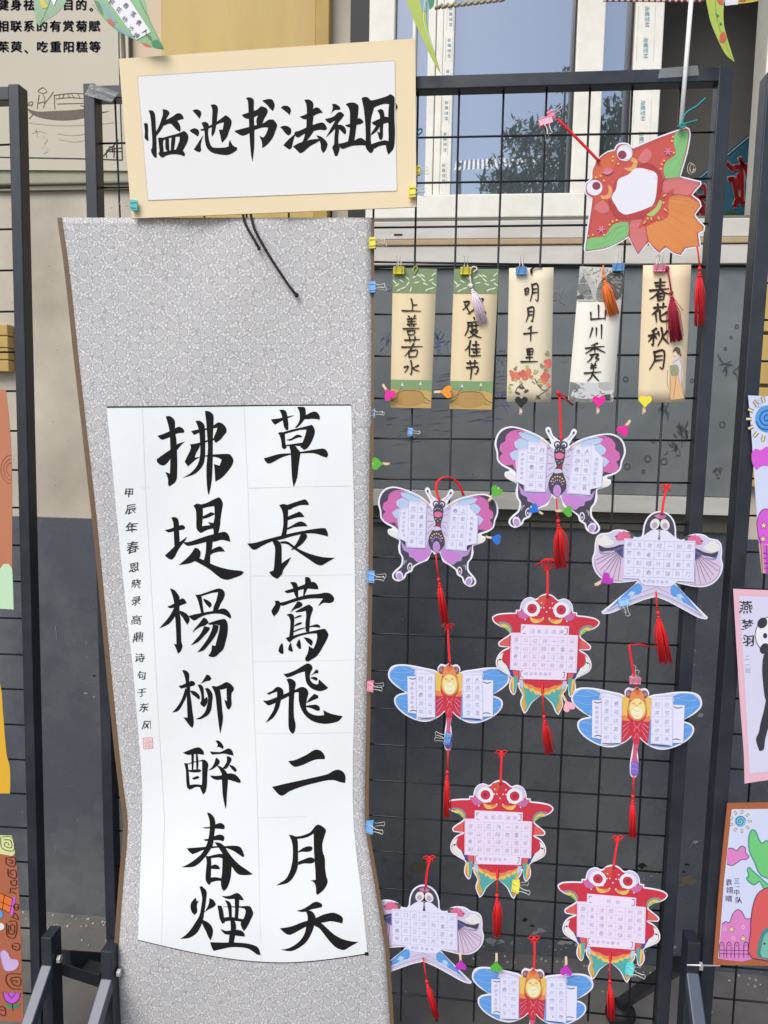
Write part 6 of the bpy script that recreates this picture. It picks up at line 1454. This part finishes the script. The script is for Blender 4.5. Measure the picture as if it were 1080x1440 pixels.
def strokes(mb, lst, mpf, m, w_): 
    for s_ in lst: stroke(mb, parse(s_), mpf, m, w_, w_*.8, sub=4)
# right rack, top drawing
t, ma = artwork('child_drawing', 'drawing with a blue swirl sun and magenta clouds, highest on the right rack', 'drawing', '1052,556 1200,562 1200,812 1071,806 1066,750 1060,660 1056,600', SKYP, -.022, corner=30)
mb = MB(); flat(mb, disc(1079, 589, 17, 19, 26), ma(.0004), SUNB)
for k in range(14):
    a = k*2*math.pi/14; x, y = 1079 + 25*math.cos(a), 589 + 27*math.sin(a); flat(mb, [(x + 5*math.cos(a) - 2*math.sin(a), y + 5*math.sin(a) + 2*math.cos(a)), (x + 5*math.cos(a) + 2*math.sin(a), y + 5*math.sin(a) - 2*math.cos(a)), (x - 3*math.cos(a) + 2*math.sin(a), y - 3*math.sin(a) - 2*math.cos(a)), (x - 3*math.cos(a) - 2*math.sin(a), y - 3*math.sin(a) + 2*math.cos(a))], ma(.0004), STAR)
    stroke(mb, [(x - 3*math.cos(a) - 2*math.sin(a), y - 3*math.sin(a) + 2*math.cos(a)), (x + 5*math.cos(a) - 2*math.sin(a), y + 5*math.sin(a) + 2*math.cos(a)), (x + 5*math.cos(a) + 2*math.sin(a), y + 5*math.sin(a) - 2*math.cos(a)), (x - 3*math.cos(a) + 2*math.sin(a), y - 3*math.sin(a) - 2*math.cos(a))], ma(.0006), OUTL, .9, sub=1)
stroke(mb, [(1079 + r_*math.cos(a), 589 + r_*math.sin(a)) for r_, a in ((1 + k*.62, k*.62) for k in range(26))], ma(.0008), c_('art_dark_blue', 40, 84, 190, var=0), 1.6, sub=2)
flat(mb, smooth_poly(parse('1057,638 1062,631 1070,633 1078,628 1100,630 1130,640 1120,656 1085,656 1072,655 1064,661 1058,652'), 3, 90), ma(.0004), MAG)
flat(mb, smooth_poly(parse('1064,735 1068,722 1074,716 1082,716 1110,725 1110,770 1080,770 1068,765 1065,750'), 3, 90), ma(.0004), MAG)
flat(mb, parse('1068,765 1100,765 1100,808 1071,806'), ma(.0005), c_('art_tan', 214, 168, 140, var=.05)); flat(mb, parse('1072,765 1082,768 1082,808 1076,806'), ma(.0006), MAG)
strokes(mb, ['1064,735 1068,722 1074,716 1082,716', '1064,735 1066,752 1070,766 1072,806', '1078,768 1079,806', '1073,778 1079,778', '1073,785 1079,785', '1074,792 1080,792', '1074,799 1080,799'], ma(.0008), OUTL, .9)
def star(cx0, cy0, r_): return [(cx0 + (r_ if k % 2 == 0 else r_*.45)*math.sin(k*math.pi/5), cy0 - (r_ if k % 2 == 0 else r_*.45)*math.cos(k*math.pi/5)) for k in range(10)]
for x, y in ((1074, 739), (1073, 758), (1090, 748)): flat(mb, star(x, y, 5.6), ma(.0008), OUTL); flat(mb, star(x, y, 4.4), ma(.0010), STAR)
for i in range(9): put(mb, '一二三十日口人大小'[i], 1063 + (i % 3)*4, 562 + (i//3)*5, 4, ma(.0006), PENCIL)
mb.build('drawn_picture', t)
# panda sheet
PK1 = c_('art_pink_border', 240, 186, 200, var=.04, scale=10)
t, ma = artwork('panda_painting', 'pink bordered painting of a black and white panda on the right rack', 'painting', '1031,828 1200,835 1200,1085 1080,1097 1047,1102 1046,1060 1040,980 1037,930 1034,880', PK1, -.024, corner=30)
mb = MB(); flat(mb, parse('1039,838 1200,844 1200,1072 1054,1088 1050,1010 1046,940'), ma(.0004), c_('art_lilac_ground', 220, 216, 240, var=.03, scale=10))
BK2 = c_('art_panda_black', 58, 56, 64, var=.15, scale=60); flat(mb, disc(1088, 893, 26, 27, 30), ma(.0006), WHT); stroke(mb, disc(1088, 893, 26, 27, 26)+[disc(1088, 893, 26, 27, 26)[0]], ma(.0009), BK2, 1, 1, sub=1)
for d in (disc(1072, 876, 6.5, 8, 16, .6), disc(1075, 912, 6, 8, 16, .5), disc(1076, 894, 3, 3.8, 12)): flat(mb, d, ma(.0009), BK2)
flat(mb, smooth_poly(parse('1077,917 1100,915 1120,930 1120,985 1095,1000 1078,988 1073,960 1072,935'), 3, 90), ma(.0010), BK2)
flat(mb, smooth_poly(parse('1077,985 1074,1000 1070,1015 1067,1030 1063,1040 1068,1056 1074,1054 1076,1040 1080,1025 1086,1010 1092,995'), 3, 90), ma(.0011), BK2)
mb.build('drawn_picture', t)
mb = MB()
for ch, x, y in (('燕', 1049, 854), ('梦', 1051, 879), ('羽', 1052, 901)): put(mb, ch, x, y, 19 if y < 870 else 17, ma(.0008), BK2, off=.012, rot=.04, jit=.04)
for ch, x, y in (('二', 1051, 925), ('一', 1051, 935), ('班', 1052, 943)): put(mb, ch, x, y, 8, ma(.0008), LINEL)
mb.build('lettering', t)
# carrot drawing
OB = c_('art_orange_mount', 178, 100, 60, var=.06, scale=20)
t, ma = artwork('carrot_drawing', 'orange framed drawing of a carrot house with a fence, lowest on the right rack', 'drawing', '1023,1130 1200,1127 1200,1360 1003,1357 1012,1240', OB, -.024, corner=20, thick=.002)
Q = '1029,1138 1200,1136 1200,1350 1010,1348 1018,1240'
mb = MB(); flat(mb, parse(Q), ma(.0004), SKYP)
CAR = c_('art_carrot', 226, 92, 92, var=.06, scale=20); LG = c_('art_leaf_green', 112, 206, 120, var=.1, scale=30); LG2 = c_('art_leaf_edge', 66, 150, 150, var=.1)
flat(mb, smooth_poly(parse('1024,1193 1030,1193 1036,1196 1042,1190 1048,1192 1049,1199 1053,1204 1050,1208 1043,1209 1038,1212 1030,1217 1022,1215'), 3, 90), ma(.0006), PKC); strokes(mb, ['1024,1193 1030,1193 1036,1196 1042,1190 1048,1192 1049,1199 1053,1204 1050,1208 1043,1209 1038,1212 1030,1217 1022,1215'], ma(.0009), OUTL, 1)
flat(mb, smooth_poly(parse('1015,1300 1020,1296 1026,1297 1030,1286 1037,1279 1044,1283 1049,1292 1060,1290 1060,1348 1011,1348'), 3, 90), ma(.0006), PKC); strokes(mb, ['1015,1300 1020,1296 1026,1297 1030,1286 1037,1279 1044,1283 1049,1292 1060,1290'], ma(.0009), OUTL, 1)
for pl in ('1070,1232 1060,1212 1053,1197 1052,1178 1056,1167 1063,1168 1068,1180 1072,1185 1078,1181 1092,1195 1096,1240', '1068,1240 1060,1245 1052,1240 1049,1235 1052,1231 1050,1223 1054,1219 1060,1225 1070,1234 1084,1248 1080,1262'):
    flat(mb, smooth_poly(parse(pl), 3, 90), ma(.0008), LG2); flat(mb, inset(smooth_poly(parse(pl), 3, 90), 1.8), ma(.0010), LG)
flat(mb, smooth_poly(parse('1057,1348 1055,1310 1057,1280 1064,1258 1076,1249 1100,1245 1140,1270 1150,1310 1140,1348'), 3, 90), ma(.0012), OUTL); flat(mb, inset(smooth_poly(parse('1057,1348 1055,1310 1057,1280 1064,1258 1076,1249 1100,1245 1140,1270 1150,1310 1140,1348'), 3, 90), 1.2), ma(.0014), CAR)
flat(mb, smooth_poly(parse('1067,1347 1067,1325 1072,1310 1080,1304 1100,1304 1110,1320 1110,1347'), 3, 90), ma(.0016), c_('art_door_teal', 70, 140, 140, var=.1)); flat(mb, smooth_poly(parse('1072,1346 1072,1326 1078,1312 1100,1310 1105,1346'), 3, 90), ma(.0018), c_('art_door_light', 120, 190, 172, var=.08)); flat(mb, disc(1075, 1327, 1.5, 1.8, 10), ma(.002), OUTL)
flat(mb, disc(1041, 1155, 8, 8, 20), ma(.0006), c_('art_sun_cyan', 120, 196, 226, var=.05)); stroke(mb, [(1041 + r_*math.cos(a), 1155 + r_*math.sin(a)) for r_, a in ((.6 + k*.36, k*.62) for k in range(21))], ma(.0009), OUTL, .8, sub=2)
for k in range(9):
    a = k*2*math.pi/9; x, y = 1041 + 13.5*math.cos(a), 1155 + 13.5*math.sin(a); ca, sa = math.cos(a), math.sin(a); r4 = [(x + 2.5*ca - 1.6*sa, y + 2.5*sa + 1.6*ca), (x + 2.5*ca + 1.6*sa, y + 2.5*sa - 1.6*ca), (x - 2.5*ca + 1.6*sa, y - 2.5*sa - 1.6*ca), (x - 2.5*ca - 1.6*sa, y - 2.5*sa + 1.6*ca)]
    flat(mb, r4, ma(.0006), OUTL); flat(mb, inset(r4, .7), ma(.0008), STAR)
for x in (1014, 1024, 1035, 1048):
    strokes(mb, [f'{x-2},1347 {x-2},1330 {x},1325 {x+3},1326 {x+4},1330 {x+4},1347', f'{x},1330 {x+2},1329'], ma(.0009), OUTL, 1)
strokes(mb, ['1012,1336 1060,1337', '1012,1341 1060,1342'], ma(.0009), OUTL, .8)
for x, y, r_ in ((1029, 1307, 4), (1045, 1320, 4.4)): flat(mb, star(x, y, r_ + 1), ma(.0009), OUTL); flat(mb, star(x, y, r_), ma(.0011), STAR)
for x, y in ((1019, 1307), (1045, 1304), (1031, 1320)): strokes(mb, [f'{x-2},{y} {x},{y-3} {x+2},{y} {x},{y+2} {x-2},{y}'], ma(.0011), CRE, .7)
mb.build('drawn_picture', t)
mb = MB()
for ch, x, y, s_ in (('三', 1036, 1239, 9), ('一', 1037, 1247, 6), ('中', 1036, 1255, 9), ('队', 1039, 1266, 10), ('袁', 1025, 1241, 10), ('翊', 1026, 1252, 10), ('晴', 1025, 1264, 10)): put(mb, ch, x, y, s_, ma(.0008), OUTL, off=.006)
mb.build('lettering', t)
# left rack sheets
t, ma = artwork('brown_paper', 'orange brown paper with faint ring lines on the left rack', 'paper', '-160,548 8,548 13,590 16,640 17,700 17,800 -160,810', c_('art_terracotta', 200, 124, 88, var=.08, scale=6), -.022, corner=30)
mb = MB()
for r_ in (7, 11, 15): stroke(mb, [(16 - r_*math.sin(a), 660 + r_*1.35*math.cos(a)) for a in (k*math.pi/10 for k in range(11))], ma(.0004), c_('art_faint_ring', 150, 96, 70, var=0), .8, sub=2)
mb.build('drawn_picture', t)
t, ma = artwork('green_leaf_paper', 'pale green cut paper below the brown paper on the left rack', 'paper', '-90,830 -40,800 0,800 5,793 12,793 17,800 19,857 -90,852', c_('art_mint', 200, 232, 190, var=.03), -.024)
t, ma = artwork('yellow_paper', 'bright yellow sheet at the far left edge of the photo', 'paper', '-160,900 -20,920 0,962 4,1000 9,1060 14,1080 14,1116 -160,1112', c_('art_yellow', 236, 180, 44, var=.05, scale=8), -.024, corner=30)
t, ma = artwork('brown_drawing', 'brown sheet with fret patterns, a tulip and a heart at the lower left edge', 'drawing', '-160,1200 5,1190 20,1196 24,1222 27,1262 30,1340 32,1400 33,1437 -160,1428', c_('art_brown', 182, 102, 70, var=.08, scale=8), -.022, corner=30)
mb = MB(); DKB = c_('art_dark_brown', 70, 36, 28, var=0)
flat(mb, parse('-60,1172 16,1175 19,1180 21,1200 17,1204 8,1202 -60,1192'), ma(.0006), c_('art_lime', 222, 228, 156, var=.05))
strokes(mb, ['1,1177 3,1193 19,1196 17,1178 3,1177', '5,1181 15,1182 16,1192 7,1190 7,1185 12,1186 12,1189', '-8,1178 -2,1192'], ma(.0009), DKB, 1.1)
strokes(mb, ['9,1205 9,1215 20,1218 21,1206 12,1206', '12,1209 17,1210 17,1214 13,1213', '11,1222 12,1232 22,1235 22,1225 15,1224 14,1229 18,1230', '15,1238 16,1244 22,1245 23,1238 18,1238', '14,1256 15,1249 20,1250 24,1248', '17,1254 22,1257', '19,1273 20,1279 25,1279 25,1272 20,1272 20,1276 25,1276', '17,1291 21,1284 26,1293 18,1290',
   '9,1298 10,1316 21,1318 23,1297 12,1296', '12,1301 12,1312 19,1313 20,1302 15,1301 15,1308 17,1309', '17,1328 18,1334 26,1336 27,1328 19,1326', '19,1330 23,1332', '8,1380 11,1370 30,1370', '8,1380 16,1390 30,1391', '14,1379 17,1375 28,1375 28,1386 19,1385 16,1380 21,1379 24,1380 22,1382', '-2,1416 6,1417 7,1428 -2,1426', '0,1420 5,1421'], ma(.0009), DKB, 1.3)
flat(mb, parse('-12,1257 0,1255 19,1264 15,1284 2,1279 -12,1272'), ma(.0006), c_('art_orange', 240, 120, 40, var=.06)); flat(mb, parse('17,1262 22,1261 18,1288 13,1284'), ma(.0008), MAG); flat(mb, disc(-1, 1286, 5, 6), ma(.0008), SUNB); strokes(mb, ['6,1259 3,1280', '18,1263 14,1284', '0,1256 18,1264', '-12,1272 14,1284', '0,1268 17,1275'], ma(.0010), DKB, .9)
flat(mb, smooth_poly(parse('0,1340 5,1336 11,1340 15,1348 24,1350 26,1357 20,1364 8,1365 3,1355'), 3, 90), ma(.0006), c_('art_lilac_heart', 206, 182, 226, var=.05)); strokes(mb, ['0,1340 5,1336 11,1340 15,1348 24,1350 26,1357 20,1364 8,1365 3,1355 0,1340'], ma(.0009), PKC, .9)
flat(mb, disc(1, 1303, 5, 5), ma(.0006), CRE); flat(mb, smooth_poly(parse('4,1395 11,1397 16,1396 22,1397 28,1396 27,1404 20,1411 14,1411 7,1406'), 3, 80), ma(.0006), c_('art_tulip', 206, 88, 226, var=.06)); strokes(mb, ['4,1395 7,1406 14,1411 20,1411 27,1404 28,1396', '11,1397 16,1403 22,1397', '17,1411 18,1422'], ma(.0009), OUTL, 1)
for d in (disc(13, 1415, 6, 2.4, 12, .5), disc(23, 1415, 6, 2.4, 12, -.5)): flat(mb, d, ma(.0008), c_('art_green', 40, 150, 110, var=.08))
mb.build('drawn_picture', t)

# ------------------------------------------------------------------ paper leaves, rods and strings at the top
def leaf(label, outline, m, y, rib, spots=(), panel=None, txt=None, curl=.003):
    q = parse(outline); xs = [a[0] for a in q]; ysx = [a[1] for a in q]; cx0, cy0 = sum(xs)/len(xs), sum(ysx)/len(ysx)
    t = thing('paper_leaf', P(cx0, cy0, y), label, 'paper leaf', 'hanging paper leaves along the top')
    mf = lambda lf: (lambda u, v: P(u, v, y - lf - curl*math.sin((v - min(ysx))/(max(ysx)-min(ysx))*3)*.5))
    mb = MB(); slab(mb, smooth_poly(q, 3, 60), mf(0), lambda u, v: mf(0)(u, v) + Vector((0, .0006, 0)), m); mb.build('paper', t)
    mb = MB()
    for s_, mm, w_ in rib: stroke(mb, parse(s_), mf(.0005), mm, w_, w_*.4, sub=5)
    for poly, mm in spots: flat(mb, smooth_poly(parse(poly), 3, 80), mf(.0004), mm)
    if panel: flat(mb, parse(panel), mf(.0008), WHT)
    mb.build('printed_design', t)
    if txt:
        mb = MB()
        for ch, x, yy, s_, r_ in txt: put(mb, ch, x, yy, s_, mf(.0011), PENDARK, rot=r_, off=-.004, jit=.02)
        mb.build('handwriting', t)
LGR = c_('leaf_paper_green', 138, 186, 128, var=.14, scale=25); LGR2 = c_('leaf_paper_sage', 152, 184, 146, var=.08, scale=25); LGY = c_('leaf_paper_lime', 178, 196, 78, var=.14, scale=18); DGR = c_('leaf_print_dark', 92, 132, 92, var=.1); RSP = c_('leaf_print_red', 214, 96, 72, var=.1); YSP = c_('leaf_print_yellow', 216, 200, 70, var=.1); BSP = c_('leaf_print_blue', 130, 170, 180, var=.1); DG2 = c_('leaf_print_forest', 54, 140, 84, var=.12)
leaf('large green paper leaf with a white poem strip at the top left', '128,-30 200,-30 208,20 218,45 232,70 210,66 186,54 160,40 142,20 132,2', LGR, -.05,
     [('196,0 214,36 230,68', DG2, 1.2), ('130,6 150,30 175,48', DG2, .8)], [('140,2 146,14 158,30 166,32 150,8', BSP), ('150,26 158,28 162,36 154,34', RSP), ('160,34 176,44 190,52 178,50 164,42', BSP), ('198,60 208,62 213,67 205,66', RSP), ('214,58 222,56 230,68 222,68 214,64', DG2), ('206,48 212,50 214,58 208,54', DGR), ('132,0 140,4 146,22 138,14', DGR)],
     '151,0 181,-2 212,45 192,56', [(c, x, y, 8.5, .55) for c, x, y in (('枫', 157, 3), ('花', 167, 14), ('咏', 176, 27), ('水', 185, 40), ('春', 177, 8), ('落', 187, 20), ('青', 195, 32), ('人', 204, 45), ('蝉', 192, 50))])
leaf('small sage green paper leaf tip hanging over the poster text', '46,-30 98,-30 92,4 76,22 62,30 55,37 51,30 48,8', LGR2, -.05, [('74,-10 66,12 56,34', DGR, .8)], [('58,-6 64,4 68,10 60,12 56,2', YSP)], '66,-12 84,-12 76,8')
leaf('narrow lime paper leaf curling down beside the window frame', '560,-30 608,-30 602,4 600,30 604,52 612,78 620,104 610,88 596,58 582,28', LGY, -.05, [('600,2 600,30 606,56 619,100', DG2, .9), ('598,-6 596,30 606,64', CRE, .8)], [('590,0 602,-2 602,14 594,16', BSP), ('600,-14 612,-12 610,8 604,14', DG2)])
leaf('lime paper leaf with red spots at the top right', '988,-30 1024,-30 1018,6 1018,34 1024,58 1033,87 1020,76 1008,52 998,26', LGY, -.05, [('1006,0 1010,34 1030,84', DG2, .6)], [('1013,48 1018,44 1022,54 1017,60 1012,58', RSP), ('1008,0 1016,-6 1018,6 1012,6', RSP), ('1006,18 1012,22 1008,26', DG2), ('1012,30 1016,34 1012,37', DG2)])
leaf('yellow green paper leaf end lying level in the top right corner', '1022,6 1020,-30 1100,-30 1072,-2 1050,4', YSP, -.048, [('1024,4 1070,-3', DG2, .6)], [('1040,-6 1050,-4 1048,2 1040,2', RSP)], '1018,-6 1038,-8 1038,6 1020,8')
mb = MB(); a = P(977, -60, -.028); b = P(957.5, 178, -.026); mb.tube([a, (a+b)/2, b], .0033, mat('white_plastic', (.88, .87, .85, 1), .35, var=.02), 12); o = mb.build('white_rod', smooth=True); tag(o, 'white plastic rod standing up above the large goldfish kite', 'rod')
mb = MB(); a = P(168, -60, -.02); b = P(174, 82, -.016); mb.tube([a, b], .0036, mat('ivory_plastic', (.62, .57, .44, 1), .35, var=.02), 12); o = mb.build('ivory_rod', smooth=True); tag(o, 'short ivory rod rising from behind the upper left corner of the sign', 'rod')
mb = MB(); TEAL = mat('teal_string', (.02, .28, .28, 1), .7, var=.15)
for s_ in ('953,178 958,174 964,177 958,180', '959,176 962,163 968,156 980,149 992,138', '960,175 970,172 981,169', '957,175 957,181 962,178'): mb.tube([P(a, b, -.031) for a, b in (smooth_poly(parse(s_), 3)[:-3] + [parse(s_)[-1]])], .0013, TEAL, 6)
tag(mb.build('teal_string', smooth=True), 'teal string tied round the foot of the white rod', 'string')
mb = MB()
for s_ in ('586,188 589,182 593,181 593,186 588,190', '586,190 587,195 586,198'): mb.tube([P(a, b, -.004) for a, b in (smooth_poly(parse(s_), 3)[:-3] + [parse(s_)[-1]])], .0011, TEAL, 6)
tag(mb.build('teal_string', smooth=True), 'tiny teal thread loop on the wire at the right edge of the sign', 'string')
mb = MB(); RW = mat('twine_white', (.62, .58, .50, 1), .8, var=.1); RR2 = mat('twine_red', (.28, .03, .03, 1), .8, var=.1)
for i in range(34):
    x0_ = 848 + i*4.2; mb.tube([P(x0_, .5 + .02*i, -.012), P(x0_ + 3.4, 1.5 + .02*i, -.012)], .0016, RW if i % 2 == 0 else RR2, 6)
tag(mb.build('two_tone_twine', smooth=True), 'red and white twine stretched along the very top right', 'twine')
mb = MB()
for i in range(22):
    x0_ = 612 + i*4.5; mb.tube([P(x0_, 12 - i*.55, -.030 + .004*(i % 2)), P(x0_ + 5, 10 - i*.5 - 3*(i % 2), -.032)], .0026, mat('wrapped_paper', (.42, .38, .24, 1), .8, var=.35, scale=90), 6)
tag(mb.build('paper_wrapped_cord', smooth=True), 'cord wrapped in mottled paper crossing the top of the window', 'cord')
bpy.context.view_layer.update()
